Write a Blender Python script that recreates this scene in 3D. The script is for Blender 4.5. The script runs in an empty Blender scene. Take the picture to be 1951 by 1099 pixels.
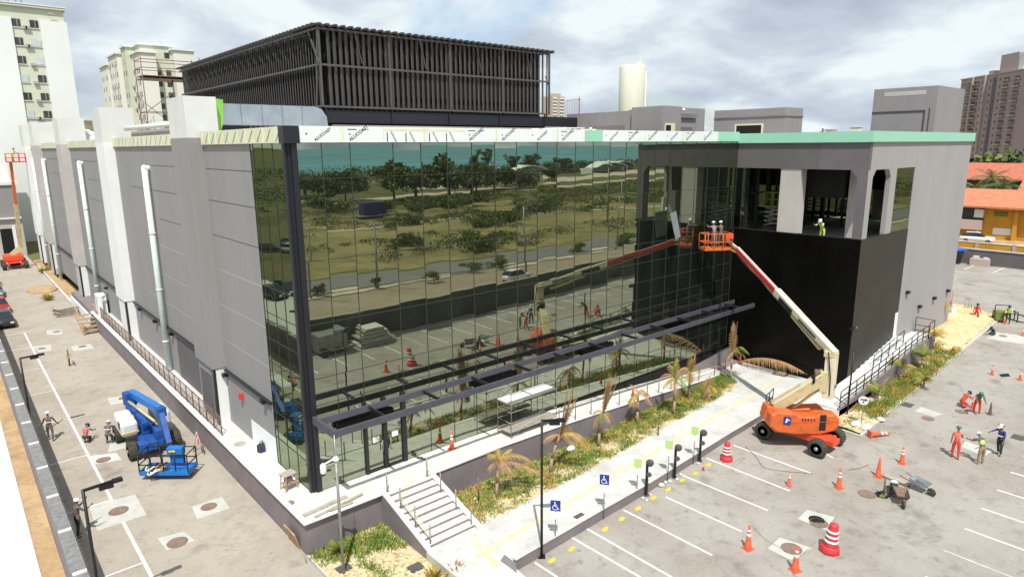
import bpy, bmesh, math, random
from mathutils import Vector, Matrix
random.seed(7)
R = math.radians
SC = bpy.context.scene
COL = SC.collection

# ------------------------------------------------------------------ camera
CAM_H = 16.5
YAW, PITCH, ROLL, FPX = R(49.19), R(12.18), R(-0.479), 1254.0
fwd = Vector((math.cos(YAW)*math.cos(PITCH), math.sin(YAW)*math.cos(PITCH), -math.sin(PITCH)))
_r0 = Vector((math.sin(YAW), -math.cos(YAW), 0)); _u0 = _r0.cross(fwd)
rgt = math.cos(ROLL)*_r0 + math.sin(ROLL)*_u0
upv = -math.sin(ROLL)*_r0 + math.cos(ROLL)*_u0
cam = bpy.data.cameras.new('camera'); camo = bpy.data.objects.new('camera', cam); COL.objects.link(camo)
CAM = Vector((0, 0, CAM_H))
m = Matrix((rgt, upv, -fwd)).transposed().to_4x4(); m.translation = CAM
camo.matrix_world = m
cam.sensor_width = 36; cam.lens = 36*FPX/1951; cam.clip_start = 0.3; cam.clip_end = 90000
SC.camera = camo

# ------------------------------------------------------------------ world, sun, exposure
SUN_AZ, SUN_EL = R(53), R(60)           # direction in which shadows fall, and height
w = bpy.data.worlds.new('World'); SC.world = w; w.use_nodes = True
nt = w.node_tree; nt.nodes.clear()
def N(t, **k):
    n = nt.nodes.new(t)
    for a, b in k.items(): setattr(n, a, b)
    return n
def LK(a, b): nt.links.new(a, b)
out = N('ShaderNodeOutputWorld'); sky = N('ShaderNodeTexSky'); sky.sky_type = 'NISHITA'; sky.sun_disc = False
sky.sun_elevation = SUN_EL; sky.sun_rotation = R(217); sky.air_density = 1.0; sky.dust_density = 1.5; sky.ozone_density = 1.5
bg = N('ShaderNodeBackground'); bg.inputs[1].default_value = 0.15; LK(sky.outputs[0], bg.inputs[0])
tc = N('ShaderNodeTexCoord'); sp = N('ShaderNodeSeparateXYZ'); LK(tc.outputs['Generated'], sp.inputs[0])
az = N('ShaderNodeMath', operation='ADD'); az.inputs[1].default_value = 0.30; LK(sp.outputs[2], az.inputs[0])
mz = N('ShaderNodeMath', operation='MAXIMUM'); mz.inputs[1].default_value = 0.05; LK(az.outputs[0], mz.inputs[0])
dx = N('ShaderNodeMath', operation='DIVIDE'); dy = N('ShaderNodeMath', operation='DIVIDE')
LK(sp.outputs[0], dx.inputs[0]); LK(mz.outputs[0], dx.inputs[1]); LK(sp.outputs[1], dy.inputs[0]); LK(mz.outputs[0], dy.inputs[1])
cb = N('ShaderNodeCombineXYZ'); LK(dx.outputs[0], cb.inputs[0]); LK(dy.outputs[0], cb.inputs[1])
n1 = N('ShaderNodeTexNoise'); n1.inputs['Scale'].default_value = 1.15; n1.inputs['Detail'].default_value = 9; n1.inputs['Roughness'].default_value = 0.55; n1.inputs['Distortion'].default_value = 0.4
mp = N('ShaderNodeMapping'); mp.inputs['Location'].default_value = (3.4, 1.3, 0); LK(cb.outputs[0], mp.inputs[0]); LK(mp.outputs[0], n1.inputs['Vector'])
n2 = N('ShaderNodeTexNoise'); n2.inputs['Scale'].default_value = 1.9; n2.inputs['Detail'].default_value = 8; n2.inputs['Roughness'].default_value = 0.52; n2.inputs['Distortion'].default_value = 0.25
mp2 = N('ShaderNodeMapping'); mp2.inputs['Location'].default_value = (9.1, 5.7, 2); LK(cb.outputs[0], mp2.inputs[0]); LK(mp2.outputs[0], n2.inputs['Vector'])
r1 = N('ShaderNodeValToRGB'); e = r1.color_ramp.elements; e[0].position = 0.33; e[0].color = (0.12, 0.12, 0.12, 1); e[1].position = 0.46; e[1].color = (1, 1, 1, 1)
LK(n1.outputs['Fac'], r1.inputs[0])
r2 = N('ShaderNodeValToRGB'); e = r2.color_ramp.elements; e[0].position = 0.36; e[0].color = (0.46, 0.52, 0.62, 1); e[1].position = 0.60; e[1].color = (0.86, 0.94, 0.97, 1)
e2 = r2.color_ramp.elements.new(0.48); e2.color = (0.60, 0.685, 0.77, 1)
LK(n2.outputs['Fac'], r2.inputs[0])
bg2 = N('ShaderNodeBackground'); bg2.inputs[1].default_value = 0.99; LK(r2.outputs[0], bg2.inputs[0])
mx = N('ShaderNodeMixShader'); LK(r1.outputs[0], mx.inputs[0]); LK(bg.outputs[0], mx.inputs[1]); LK(bg2.outputs[0], mx.inputs[2])
LK(mx.outputs[0], out.inputs[0])
sl = bpy.data.lights.new('sun', 'SUN'); sl.energy = 4.7; sl.angle = R(0.55); sl.color = (1.0, 0.955, 0.88)
so = bpy.data.objects.new('sun', sl); COL.objects.link(so); so.location = (0, -20, 60)
sd = Vector((math.cos(SUN_AZ)*math.cos(SUN_EL), math.sin(SUN_AZ)*math.cos(SUN_EL), -math.sin(SUN_EL)))
so.rotation_euler = sd.to_track_quat('-Z', 'Y').to_euler()
SC.view_settings.view_transform = 'Standard'; SC.view_settings.look = 'None'
SC.view_settings.exposure = 0.05; SC.view_settings.gamma = 1
SC.render.engine = 'CYCLES'
SC.cycles.max_bounces = 6; SC.cycles.glossy_bounces = 4; SC.cycles.diffuse_bounces = 2; SC.cycles.transparent_max_bounces = 6
SC.cycles.use_adaptive_sampling = True

# ------------------------------------------------------------------ measuring helpers
def gz(x):                                  # the lot rises gently towards +X
    if x <= 20: return 0.0
    if x <= 36: return (x-20)/16*0.13
    if x <= 70: return 0.13+(x-36)/34*1.02
    return 1.15
def ray(px, py): return rgt*((px-975.5)/FPX) - upv*((py-549.5)/FPX) + fwd
def on(px, py, ax, v):
    d = ray(px, py); t = (v-CAM[ax])/d[ax]; return CAM + d*t
def P(px, py, dz=0.0):                      # photo pixel -> point on the lot (dz above it)
    z = dz
    for _ in range(12):
        p = on(px, py, 2, z); z = gz(p.x)+dz
    return on(px, py, 2, z)

# ------------------------------------------------------------------ materials
MATS = {}
def mat(name, col, rough=0.7, metal=0.0, var=0.0, vscale=2.0, bump=0.0, bscale=30.0, spec=0.5, col2=None, thr=(0.35, 0.65), emis=None, detail=5, stretch=None, alpha=None):
    if name in MATS: return MATS[name]
    M_ = bpy.data.materials.new(name); M_.use_nodes = True; t = M_.node_tree; b = t.nodes['Principled BSDF']
    b.inputs['Base Color'].default_value = (*col, 1); b.inputs['Roughness'].default_value = rough; b.inputs['Metallic'].default_value = metal
    b.inputs['Specular IOR Level'].default_value = spec
    tcn = t.nodes.new('ShaderNodeTexCoord'); src = tcn.outputs['Object']
    if stretch:
        mpn = t.nodes.new('ShaderNodeMapping'); mpn.inputs['Scale'].default_value = stretch; t.links.new(src, mpn.inputs[0]); src = mpn.outputs[0]
    if var or col2:
        n = t.nodes.new('ShaderNodeTexNoise'); n.inputs['Scale'].default_value = vscale; n.inputs['Detail'].default_value = detail; n.inputs['Roughness'].default_value = 0.6
        t.links.new(src, n.inputs['Vector'])
        r = t.nodes.new('ShaderNodeValToRGB'); e = r.color_ramp.elements
        e[0].position, e[1].position = thr
        if col2: e[0].color = (*col2, 1); e[1].color = (*col, 1)
        else:
            e[0].color = (*[c*(1-var) for c in col], 1); e[1].color = (*[min(1, c*(1+var)) for c in col], 1)
        t.links.new(n.outputs['Fac'], r.inputs[0]); t.links.new(r.outputs[0], b.inputs['Base Color'])
    if bump:
        n = t.nodes.new('ShaderNodeTexNoise'); n.inputs['Scale'].default_value = bscale; n.inputs['Detail'].default_value = 4
        t.links.new(src, n.inputs['Vector'])
        bn = t.nodes.new('ShaderNodeBump'); bn.inputs['Strength'].default_value = 1.0; bn.inputs['Distance'].default_value = bump
        t.links.new(n.outputs['Fac'], bn.inputs['Height']); t.links.new(bn.outputs[0], b.inputs['Normal'])
    if emis: b.inputs['Emission Color'].default_value = (*emis, 1); b.inputs['Emission Strength'].default_value = 1
    MATS[name] = M_; return M_

def ground_mat(name, layers, base, rough=0.9, bump=0.01, bscale=8.0):
    """base colour, then layers of (scale, lo, hi, colour, strength, detail)"""
    M_ = bpy.data.materials.new(name); M_.use_nodes = True; t = M_.node_tree; b = t.nodes['Principled BSDF']
    b.inputs['Roughness'].default_value = rough; b.inputs['Specular IOR Level'].default_value = 0.25
    tcn = t.nodes.new('ShaderNodeTexCoord'); cur = None
    for i, (sc, lo, hi, c, st, det) in enumerate(layers):
        mpn = t.nodes.new('ShaderNodeMapping'); mpn.inputs['Location'].default_value = (i*17.3, i*7.1, i*3.3); t.links.new(tcn.outputs['Object'], mpn.inputs[0])
        n = t.nodes.new('ShaderNodeTexNoise'); n.inputs['Scale'].default_value = sc; n.inputs['Detail'].default_value = det; n.inputs['Roughness'].default_value = 0.62
        n.inputs['Distortion'].default_value = 0.3
        t.links.new(mpn.outputs[0], n.inputs['Vector'])
        r = t.nodes.new('ShaderNodeMapRange'); r.inputs['From Min'].default_value = lo; r.inputs['From Max'].default_value = hi; r.inputs['To Max'].default_value = st
        t.links.new(n.outputs['Fac'], r.inputs['Value'])
        mxn = t.nodes.new('ShaderNodeMix'); mxn.data_type = 'RGBA'; t.links.new(r.outputs[0], mxn.inputs['Factor'])
        if cur is None: mxn.inputs['A'].default_value = (*base, 1)
        else: t.links.new(cur, mxn.inputs['A'])
        mxn.inputs['B'].default_value = (*c, 1); cur = mxn.outputs['Result']
    t.links.new(cur, b.inputs['Base Color'])
    if bump:
        n = t.nodes.new('ShaderNodeTexNoise'); n.inputs['Scale'].default_value = bscale; n.inputs['Detail'].default_value = 8
        t.links.new(tcn.outputs['Object'], n.inputs['Vector'])
        bn = t.nodes.new('ShaderNodeBump'); bn.inputs['Distance'].default_value = bump; t.links.new(n.outputs['Fac'], bn.inputs['Height']); t.links.new(bn.outputs[0], b.inputs['Normal'])
    MATS[name] = M_; return M_

M = dict(
 lot = ground_mat('lot_concrete', [(0.22, .42, .66, (.285, .25, .215), .8, 5), (1.3, .52, .72, (.20, .175, .15), .55, 7), (5.0, .5, .75, (.42, .39, .35), .45, 6), (26, .52, .75, (.16, .14, .12), .6, 3), (0.5, .58, .70, (.17, .15, .13), .65, 8), (2.4, .60, .68, (.20, .175, .15), .6, 9), (60, .5, .8, (.22, .20, .18), .5, 2)], (.385, .36, .325), bump=.006),
 lot_side = ground_mat('side_lot_concrete', [(0.22, .42, .66, (.34, .295, .245), .8, 5), (1.3, .5, .72, (.27, .235, .195), .6, 7), (5.0, .5, .75, (.47, .43, .37), .4, 6), (0.4, .6, .7, (.20, .17, .14), .6, 8), (24, .52, .75, (.22, .19, .16), .55, 3), (2.4, .60, .68, (.25, .21, .17), .6, 9), (60, .5, .8, (.28, .25, .21), .5, 2)], (.42, .38, .32), bump=.006),
 pave = ground_mat('pavement_concrete', [(0.6, .45, .7, (.42, .42, .40), .7, 6), (3.0, .52, .75, (.36, .35, .33), .6, 7), (16, .5, .8, (.40, .39, .37), .4, 4)], (.60, .60, .58), bump=.004),
 podium = ground_mat('podium_concrete', [(0.8, .45, .7, (.52, .49, .44), .8, 6), (3.0, .52, .75, (.40, .35, .30), .6, 8)], (.68, .67, .64), bump=.004),
 sandy = ground_mat('sand_bed', [(1.0, .42, .62, (.56, .43, .24), .8, 6), (5.0, .50, .64, (.22, .20, .06), .8, 8), (2.2, .54, .66, (.12, .17, .03), .8, 6)], (.66, .54, .33), bump=.05, bscale=5),
 sand = ground_mat('raw_sand', [(1.2, .42, .62, (.56, .42, .22), .8, 6), (5.0, .5, .7, (.44, .32, .16), .7, 7), (0.7, .58, .68, (.35, .27, .13), .6, 6)], (.70, .56, .33), bump=.08, bscale=3),
 land = ground_mat('field', [(0.02, .40, .60, (.17, .14, .06), 1.0, 6), (0.06, .5, .62, (.07, .085, .025), .9, 8), (0.012, .60, .66, (.34, .27, .18), .8, 6), (0.6, .5, .8, (.16, .15, .06), .5, 8)], (.10, .115, .03), bump=.1, bscale=1.5),
 dirt = ground_mat('dirt_road', [(0.1, .42, .66, (.28, .22, .15), .8, 6), (0.7, .5, .72, (.20, .16, .11), .6, 8), (3, .5, .8, (.40, .33, .25), .5, 5)], (.36, .29, .21), bump=.03, bscale=2),
 ochre = ground_mat('ochre_dirt', [(0.5, .42, .66, (.34, .21, .11), .8, 6), (4, .5, .72, (.22, .15, .09), .6, 8)], (.50, .36, .20), bump=.03),
 wpave = ground_mat('white_road', [(0.3, .45, .7, (.60, .59, .57), .7, 6), (2.5, .55, .8, (.5, .47, .42), .4, 7)], (.60, .60, .585), bump=.004),
 sea = mat('sea_water', (.055, .25, .29), rough=.4, var=.3, vscale=.004, bump=.05, bscale=.15),
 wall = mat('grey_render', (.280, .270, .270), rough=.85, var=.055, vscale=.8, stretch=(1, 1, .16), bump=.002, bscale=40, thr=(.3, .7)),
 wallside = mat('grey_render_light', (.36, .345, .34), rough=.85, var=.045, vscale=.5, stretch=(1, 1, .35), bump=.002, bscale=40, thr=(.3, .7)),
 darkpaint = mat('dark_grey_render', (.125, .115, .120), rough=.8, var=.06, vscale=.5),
 mauvegrey = mat('mauve_grey_render', (.150, .132, .145), rough=.8, var=.06, vscale=.5),
 kerb = mat('mauve_paint', (.215, .185, .195), rough=.8, var=.12, vscale=.8, bump=.002),
 white = mat('white_paint', (.80, .82, .81), rough=.6, var=.04, vscale=.7),
 offwhite = mat('offwhite_render', (.68, .69, .66), rough=.8, var=.06, vscale=.4),
 coping = mat('white_coping', (.76, .76, .74), rough=.7, var=.07, vscale=1.5),
 pilgrey = mat('pale_grey_render', (.50, .47, .45), rough=.85, var=.07, vscale=.4),
 joint = mat('joint_dark', (.07, .065, .07), rough=.9),
 jointlt = mat('joint_light', (.45, .42, .42), rough=.9),
 frame = mat('dark_aluminium', (.026, .027, .034), rough=.4, metal=.3),
 frame2 = mat('canopy_steel', (.088, .086, .110), rough=.5, metal=.2, var=.1, vscale=1.5),
 black = mat('black_cladding', (.0030, .0030, .0027), rough=.24, spec=.16, var=.5, vscale=.5, stretch=(1, 1, .3)),
 steel = mat('galvanised_sheet', (.45, .50, .54), rough=.35, metal=.6, var=.12, vscale=1.2),
 steel2 = mat('dull_steel', (.32, .31, .30), rough=.5, metal=.5, var=.2, vscale=4),
 rust = mat('rusty_steel', (.19, .115, .09), rough=.8, var=.3, vscale=3),
 louvre = mat('louvre_bronze', (.060, .055, .052), rough=.55, var=.12, vscale=1.0),
 louvref = mat('louvre_frame', (.088, .080, .076), rough=.55, var=.1, vscale=1.0),
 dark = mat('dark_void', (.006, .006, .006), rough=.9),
 mint = mat('mint_panel', (.33, .66, .49), rough=.4, var=.03, vscale=.6),
 film = mat('white_film', (.80, .84, .84), rough=.35, var=.03, vscale=1.0),
 filmy = mat('yellow_film', (.78, .78, .46), rough=.4, var=.1, vscale=1.4),
 filmg = mat('pale_green_film', (.68, .71, .54), rough=.45, var=.1, vscale=1.0),
 ink = mat('ink', (.05, .05, .07), rough=.6),
 inkb = mat('brown_ink', (.22, .17, .10), rough=.6),
 pipe = mat('mint_pipe', (.64, .76, .71), rough=.4, var=.06, vscale=2),
 blackp = mat('black_metal', (.014, .014, .015), rough=.45, metal=.2),
 tyre = mat('tyre_rubber', (.058, .056, .044), rough=.85, var=.3, vscale=6),
 rim = mat('wheel_rim', (.42, .40, .36), rough=.5, metal=.3, var=.2, vscale=5),
 orange = mat('orange_paint', (.66, .135, .03), rough=.5, col2=(.40, .095, .03), vscale=2.6, thr=(.30, .50), detail=8),
 redor = mat('red_orange_paint', (.72, .085, .03), rough=.45, var=.1, vscale=3),
 cream = mat('cream_paint', (.60, .50, .28), rough=.55, col2=(.42, .34, .19), vscale=2.2, thr=(.3, .5), detail=8),
 creamw = mat('pale_cream_paint', (.78, .70, .50), rough=.5, col2=(.60, .50, .33), vscale=2.4, thr=(.28, .46), detail=8),
 red = mat('red_plastic', (.62, .04, .05), rough=.5, var=.08, vscale=4),
 conered = mat('cone_orange', (.80, .14, .06), rough=.5, var=.15, vscale=6),
 reflw = mat('reflective_white', (.82, .82, .80), rough=.4),
 yellow = mat('yellow_paint', (.80, .53, .04), rough=.7, var=.15, vscale=8),
 yfaint = mat('worn_yellow', (.66, .59, .34), rough=.8, col2=(.56, .55, .50), vscale=2.5, thr=(.38, .55)),
 line = mat('white_line', (.78, .77, .74), rough=.7, var=.12, vscale=3),
 linew = mat('worn_line', (.55, .52, .47), rough=.8, var=.15, vscale=3),
 blue = mat('blue_paint', (.014, .085, .34), rough=.5, col2=(.012, .045, .16), vscale=2.6, thr=(.32, .5), detail=8),
 bluel = mat('light_blue_paint', (.02, .17, .52), rough=.45, col2=(.02, .09, .28), vscale=3, thr=(.30, .46), detail=8),
 signblue = mat('sign_blue', (.02, .035, .27), rough=.45),
 lime = mat('lime_sign', (.46, .64, .26), rough=.5),
 limecl = mat('lime_mesh', (.26, .60, .08), rough=.6),
 wood = mat('raw_wood', (.42, .28, .16), rough=.85, var=.25, vscale=4),
 woodg = mat('weathered_wood', (.38, .34, .29), rough=.9, var=.2, vscale=4),
 bark = mat('palm_bark', (.33, .235, .16), rough=.9, var=.3, vscale=8),
 barkd = mat('tree_bark', (.14, .10, .07), rough=.9, var=.3, vscale=4),
 dry = mat('dry_frond', (.47, .30, .14), rough=.8, col2=(.32, .17, .075), vscale=3),
 dryy = mat('yellow_frond', (.50, .42, .09), rough=.8, col2=(.34, .20, .05), vscale=3),
 green = mat('green_frond', (.13, .21, .035), rough=.7, col2=(.26, .30, .05), vscale=2),
 leafd = mat('dark_leaf', (.070, .11, .036), rough=.7, col2=(.11, .155, .05), vscale=.8, thr=(.4, .6)),
 leafm = mat('mid_leaf', (.10, .135, .04), rough=.7, col2=(.16, .18, .06), vscale=.8, thr=(.4, .6)),
 leafl = mat('light_leaf', (.11, .15, .03), rough=.7, col2=(.17, .20, .05), vscale=.8, thr=(.4, .6)),
 grass = mat('grass_blade', (.13, .22, .025), rough=.8, col2=(.24, .28, .05), vscale=1.2, thr=(.4, .6)),
 stone = mat('pale_stone', (.66, .58, .43), rough=.9, var=.2, vscale=6),
 rubble = mat('concrete_rubble', (.60, .59, .56), rough=.9, var=.2, vscale=6),
 cover = mat('rusty_cover', (.22, .155, .12), rough=.85, var=.3, vscale=14),
 patch = mat('fresh_patch', (.50, .50, .46), rough=.85, var=.09, vscale=1.8),
 grate = mat('iron_grate', (.09, .08, .075), rough=.8, var=.2, vscale=10),
 skin = mat('skin', (.22, .12, .075), rough=.6),
 hgreen = mat('green_helmet', (.03, .19, .07), rough=.35), hwhite = mat('white_helmet', (.82, .82, .80), rough=.3), hblue = mat('blue_helmet', (.03, .05, .20), rough=.4), black_lit = mat('black_cladding_lit', (.048, .043, .034), rough=.5, spec=.2, var=.12, vscale=.4), hdark = mat('dark_cap', (.03, .04, .035), rough=.7),  # front black cladding: same material, brightness of the lit face put into colour
 cred = mat('red_overall', (.66, .055, .025), rough=.8, var=.12, vscale=6), cpink = mat('pink_red_overall', (.70, .15, .12), rough=.8, var=.12, vscale=6),
 cgrey = mat('grey_overall', (.12, .115, .105), rough=.85, var=.15, vscale=6), ctan = mat('tan_trousers', (.33, .25, .15), rough=.85, var=.1, vscale=6),
 cblue = mat('navy_jacket', (.045, .05, .20), rough=.8, var=.1, vscale=6), clb = mat('light_blue_cloth', (.10, .30, .62), rough=.8), cdg = mat('dark_green_trousers', (.02, .045, .035), rough=.85),
 hivis = mat('hi_vis_yellow', (.50, .66, .16), rough=.6), cpurple = mat('mauve_shirt', (.30, .22, .27), rough=.8), boot = mat('boot_leather', (.05, .035, .025), rough=.7),
 tower = mat('cream_tower', (.78, .80, .77), rough=.85, var=.03, vscale=.06), towerg = mat('pale_green_tower', (.60, .62, .49), rough=.85, var=.05, vscale=.08),
 towerc = mat('cream_block', (.78, .76, .69), rough=.85, var=.04, vscale=.06), pink = mat('pink_brown_tower', (.43, .31, .30), rough=.85, var=.10, vscale=.05),
 pinkl = mat('pale_pink_pier', (.50, .39, .355), rough=.85), win = mat('window_dark', (.05, .05, .045), rough=.25, var=.5, vscale=.3), winw = mat('window_shutter', (.55, .60, .62), rough=.4, var=.15, vscale=.5),
 ac = mat('air_conditioner', (.42, .40, .34), rough=.6), tile = mat('clay_tile', (.53, .19, .10), rough=.85, var=.16, vscale=1.5, bump=.03, bscale=3), tile2 = mat('dull_clay_tile', (.45, .14, .085), rough=.85, var=.16, vscale=1.5),
 ochrew = mat('ochre_wall', (.58, .30, .035), rough=.85, var=.10, vscale=.5), tank = mat('cream_tank', (.74, .74, .62), rough=.6, var=.05, vscale=.3, stretch=(1, 1, .1)),
 carw = mat('white_car_paint', (.75, .76, .78), rough=.25), card = mat('dark_car_paint', (.03, .033, .04), rough=.25), carb = mat('bluegrey_car_paint', (.12, .17, .26), rough=.25), carr = mat('red_car_paint', (.40, .02, .02), rough=.3),
 cargl = mat('car_glass', (.03, .035, .04), rough=.08), contb = mat('blue_container', (.03, .035, .16), rough=.5, var=.1, vscale=1),
 slab = mat('roof_beam', (.42, .34, .31), rough=.85, var=.12, vscale=.8), rootb = mat('rope_red', (.6, .06, .05), rough=.7), plasticb = mat('blue_tarp', (.04, .13, .55), rough=.5),
 wallper = mat('perimeter_wall_paint', (.080, .085, .068), rough=.8, var=.15, vscale=.4), curt = mat('pane_edge', (.036, .042, .033), rough=.6),
)
def glass_mat(name, col, rough, wob):
    M_ = bpy.data.materials.new(name); M_.use_nodes = True; t = M_.node_tree; b = t.nodes['Principled BSDF']
    b.inputs['Base Color'].default_value = (*col, 1); b.inputs['Metallic'].default_value = 1; b.inputs['Roughness'].default_value = rough
    b.inputs['Specular IOR Level'].default_value = 0.2; b.inputs['Specular Tint'].default_value = (.5, .55, .45, 1)
    tcn = t.nodes.new('ShaderNodeTexCoord'); n = t.nodes.new('ShaderNodeTexNoise'); n.inputs['Scale'].default_value = .9; n.inputs['Detail'].default_value = 1
    t.links.new(tcn.outputs['Object'], n.inputs['Vector']); bn = t.nodes.new('ShaderNodeBump'); bn.inputs['Distance'].default_value = wob; bn.inputs['Strength'].default_value = 1
    t.links.new(n.outputs['Fac'], bn.inputs['Height']); t.links.new(bn.outputs[0], b.inputs['Normal']); 
    df = t.nodes.new('ShaderNodeBsdfDiffuse'); df.inputs[0].default_value = (.26, .29, .25, 1); ms = t.nodes.new('ShaderNodeMixShader'); nd = t.nodes.new('ShaderNodeTexNoise'); nd.inputs['Scale'].default_value = .8; nd.inputs['Detail'].default_value = 6
    mpd = t.nodes.new('ShaderNodeMapping'); mpd.inputs['Scale'].default_value = (1, 1, .25); t.links.new(tcn.outputs['Object'], mpd.inputs[0]); t.links.new(mpd.outputs[0], nd.inputs['Vector'])
    mr = t.nodes.new('ShaderNodeMapRange'); mr.inputs['From Min'].default_value = .3; mr.inputs['From Max'].default_value = .75; mr.inputs['To Min'].default_value = .015; mr.inputs['To Max'].default_value = .055; t.links.new(nd.outputs['Fac'], mr.inputs['Value'])
    t.links.new(mr.outputs[0], ms.inputs[0]); t.links.new(b.outputs[0], ms.inputs[1]); t.links.new(df.outputs[0], ms.inputs[2]); t.links.new(ms.outputs[0], t.nodes['Material Output'].inputs[0])
    MATS[name] = M_; return M_
M['glass'] = glass_mat('mirror_glass', (.34, .372, .29), .006, .0013)
M['glassd'] = glass_mat('dark_mirror_glass', (.085, .10, .075), .01, .0006)

# ------------------------------------------------------------------ mesh helpers
class MB:
    def __init__(s): s.v = []; s.f = []; s.T = None; s.sm = []
    def add(s, vs, fs, smooth=False):
        o = len(s.v)
        for p in vs:
            p = Vector(p); s.v.append(s.T @ p if s.T else p)
        for f in fs: s.f.append([i+o for i in f]); s.sm.append(smooth)
        return s
    def box(s, x0, x1, y0, y1, z0, z1):
        return s.add([(x0,y0,z0),(x1,y0,z0),(x1,y1,z0),(x0,y1,z0),(x0,y0,z1),(x1,y0,z1),(x1,y1,z1),(x0,y1,z1)],
                     [(0,3,2,1),(4,5,6,7),(0,1,5,4),(1,2,6,5),(2,3,7,6),(3,0,4,7)])
    def cb(s, c, sz, rot=None):
        a, b, d = sz[0]/2, sz[1]/2, sz[2]/2; vs = [Vector((i*a, j*b, k*d)) for k in (-1,1) for i, j in ((-1,-1),(1,-1),(1,1),(-1,1))]
        if rot is not None:
            rm = rot if isinstance(rot, Matrix) else Matrix.Rotation(rot, 3, 'Z'); vs = [rm @ v for v in vs]
        return s.add([v+Vector(c) for v in vs], [(0,3,2,1),(4,5,6,7),(0,1,5,4),(1,2,6,5),(2,3,7,6),(3,0,4,7)])
    def beam(s, a, b, wd, ht):              # rectangular bar from a to b
        a, b = Vector(a), Vector(b); d = (b-a); L = d.length
        if L < 1e-6: return s
        d.normalize(); sd_ = d.cross(Vector((0,0,1)))
        if sd_.length < 1e-3: sd_ = Vector((1,0,0))
        sd_.normalize(); u = sd_.cross(d); vs = []
        for p in (a, b):
            for i, j in ((-1,-1),(1,-1),(1,1),(-1,1)): vs.append(p+sd_*(i*wd/2)+u*(j*ht/2))
        return s.add(vs, [(0,1,2,3),(7,6,5,4),(0,4,5,1),(1,5,6,2),(2,6,7,3),(3,7,4,0)])
    def tube(s, a, b, r0, r1=None, n=8, cap=True):
        a, b = Vector(a), Vector(b); r1 = r0 if r1 is None else r1; d = (b-a)
        if d.length < 1e-6: return s
        d.normalize(); x = d.orthogonal().normalized(); y = d.cross(x); vs = []
        for p, r in ((a, r0), (b, r1)):
            for i in range(n):
                t = 2*math.pi*i/n; vs.append(p+(x*math.cos(t)+y*math.sin(t))*r)
        o = len(s.v); s.add(vs, [(i, (i+1) % n, n+(i+1) % n, n+i) for i in range(n)], True)
        if cap: s.add([], []); s.f.append([o+i for i in range(n)][::-1]); s.sm.append(False); s.f.append([o+n+i for i in range(n)]); s.sm.append(False)
        return s
    def path(s, pts, r, n=6):
        for a, b in zip(pts, pts[1:]): s.tube(a, b, r, r, n)
        return s
    def prism(s, poly, z0, z1):             # z0/z1: number or function(x,y)
        k = len(poly); ar = sum(poly[i][0]*poly[(i+1)%k][1]-poly[(i+1)%k][0]*poly[i][1] for i in range(k))
        if ar < 0: poly = poly[::-1]
        g0 = z0 if callable(z0) else (lambda x, y: z0); g1 = z1 if callable(z1) else (lambda x, y: z1)
        vs = [(p[0], p[1], g0(p[0], p[1])) for p in poly]+[(p[0], p[1], g1(p[0], p[1])) for p in poly]
        return s.add(vs, [tuple(range(k))[::-1], tuple(range(k, 2*k))]+[(i, (i+1)%k, k+(i+1)%k, k+i) for i in range(k)])
    def lathe(s, prof, c=(0,0,0), n=16, axis='Z'):
        vs = []; c = Vector(c)
        for r, z in prof:
            for i in range(n):
                t = 2*math.pi*i/n; p = Vector((r*math.cos(t), r*math.sin(t), z))
                if axis == 'Y': p = Vector((p.x, p.z, p.y))
                if axis == 'X': p = Vector((p.z, p.x, p.y))
                vs.append(c+p)
        fs = []
        for j in range(len(prof)-1):
            for i in range(n): fs.append((j*n+i, j*n+(i+1)%n, (j+1)*n+(i+1)%n, (j+1)*n+i))
        s.add(vs, fs, True); o = len(s.v)-len(vs)
        s.f.append([o+i for i in range(n)][::-1]); s.sm.append(False); s.f.append([o+(len(prof)-1)*n+i for i in range(n)]); s.sm.append(False)
        return s
    def ell(s, c, r, n=10, m_=7):
        prof = [(math.sin(math.pi*j/m_), -math.cos(math.pi*j/m_)) for j in range(m_+1)]
        vs = []; c = Vector(c)
        for q, z in prof:
            for i in range(n):
                t = 2*math.pi*i/n; vs.append(c+Vector((q*r[0]*math.cos(t), q*r[1]*math.sin(t), z*r[2])))
        fs = [(j*n+i, j*n+(i+1)%n, (j+1)*n+(i+1)%n, (j+1)*n+i) for j in range(m_) for i in range(n)]
        return s.add(vs, fs, True)
    def build(s, name, m_, parent=None, world=False, bevel=0, keep=False):
        me = bpy.data.meshes.new(name); me.from_pydata([tuple(v) for v in s.v], [], s.f)
        for p, q in zip(me.polygons, s.sm): p.use_smooth = q
        if not keep:
            bm = bmesh.new(); bm.from_mesh(me); bmesh.ops.recalc_face_normals(bm, faces=bm.faces); bm.to_mesh(me); bm.free()
        me.materials.append(M[m_] if isinstance(m_, str) else m_)
        o = bpy.data.objects.new(name, me); COL.objects.link(o)
        if parent:
            o.parent = parent
            if world:
                if parent.type == 'EMPTY' or parent.parent is None: base = parent
                else: base = parent
                o.matrix_parent_inverse = wm(base).inverted()
        if bevel:
            b = o.modifiers.new('bevel', 'BEVEL'); b.width = bevel; b.segments = 2; b.limit_method = 'ANGLE'; b.angle_limit = R(40)
        return o
def wm(o):
    mm = Matrix.Translation(o.location) @ o.rotation_euler.to_matrix().to_4x4() @ Matrix.Diagonal((*o.scale, 1))
    if o.parent: mm = wm(o.parent) @ o.matrix_parent_inverse @ mm
    return mm
def tag(o, label=None, cat=None, group=None, kind=None):
    if label: o['label'] = label
    if cat: o['category'] = cat
    if group: o['group'] = group
    if kind: o['kind'] = kind
    return o
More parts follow.
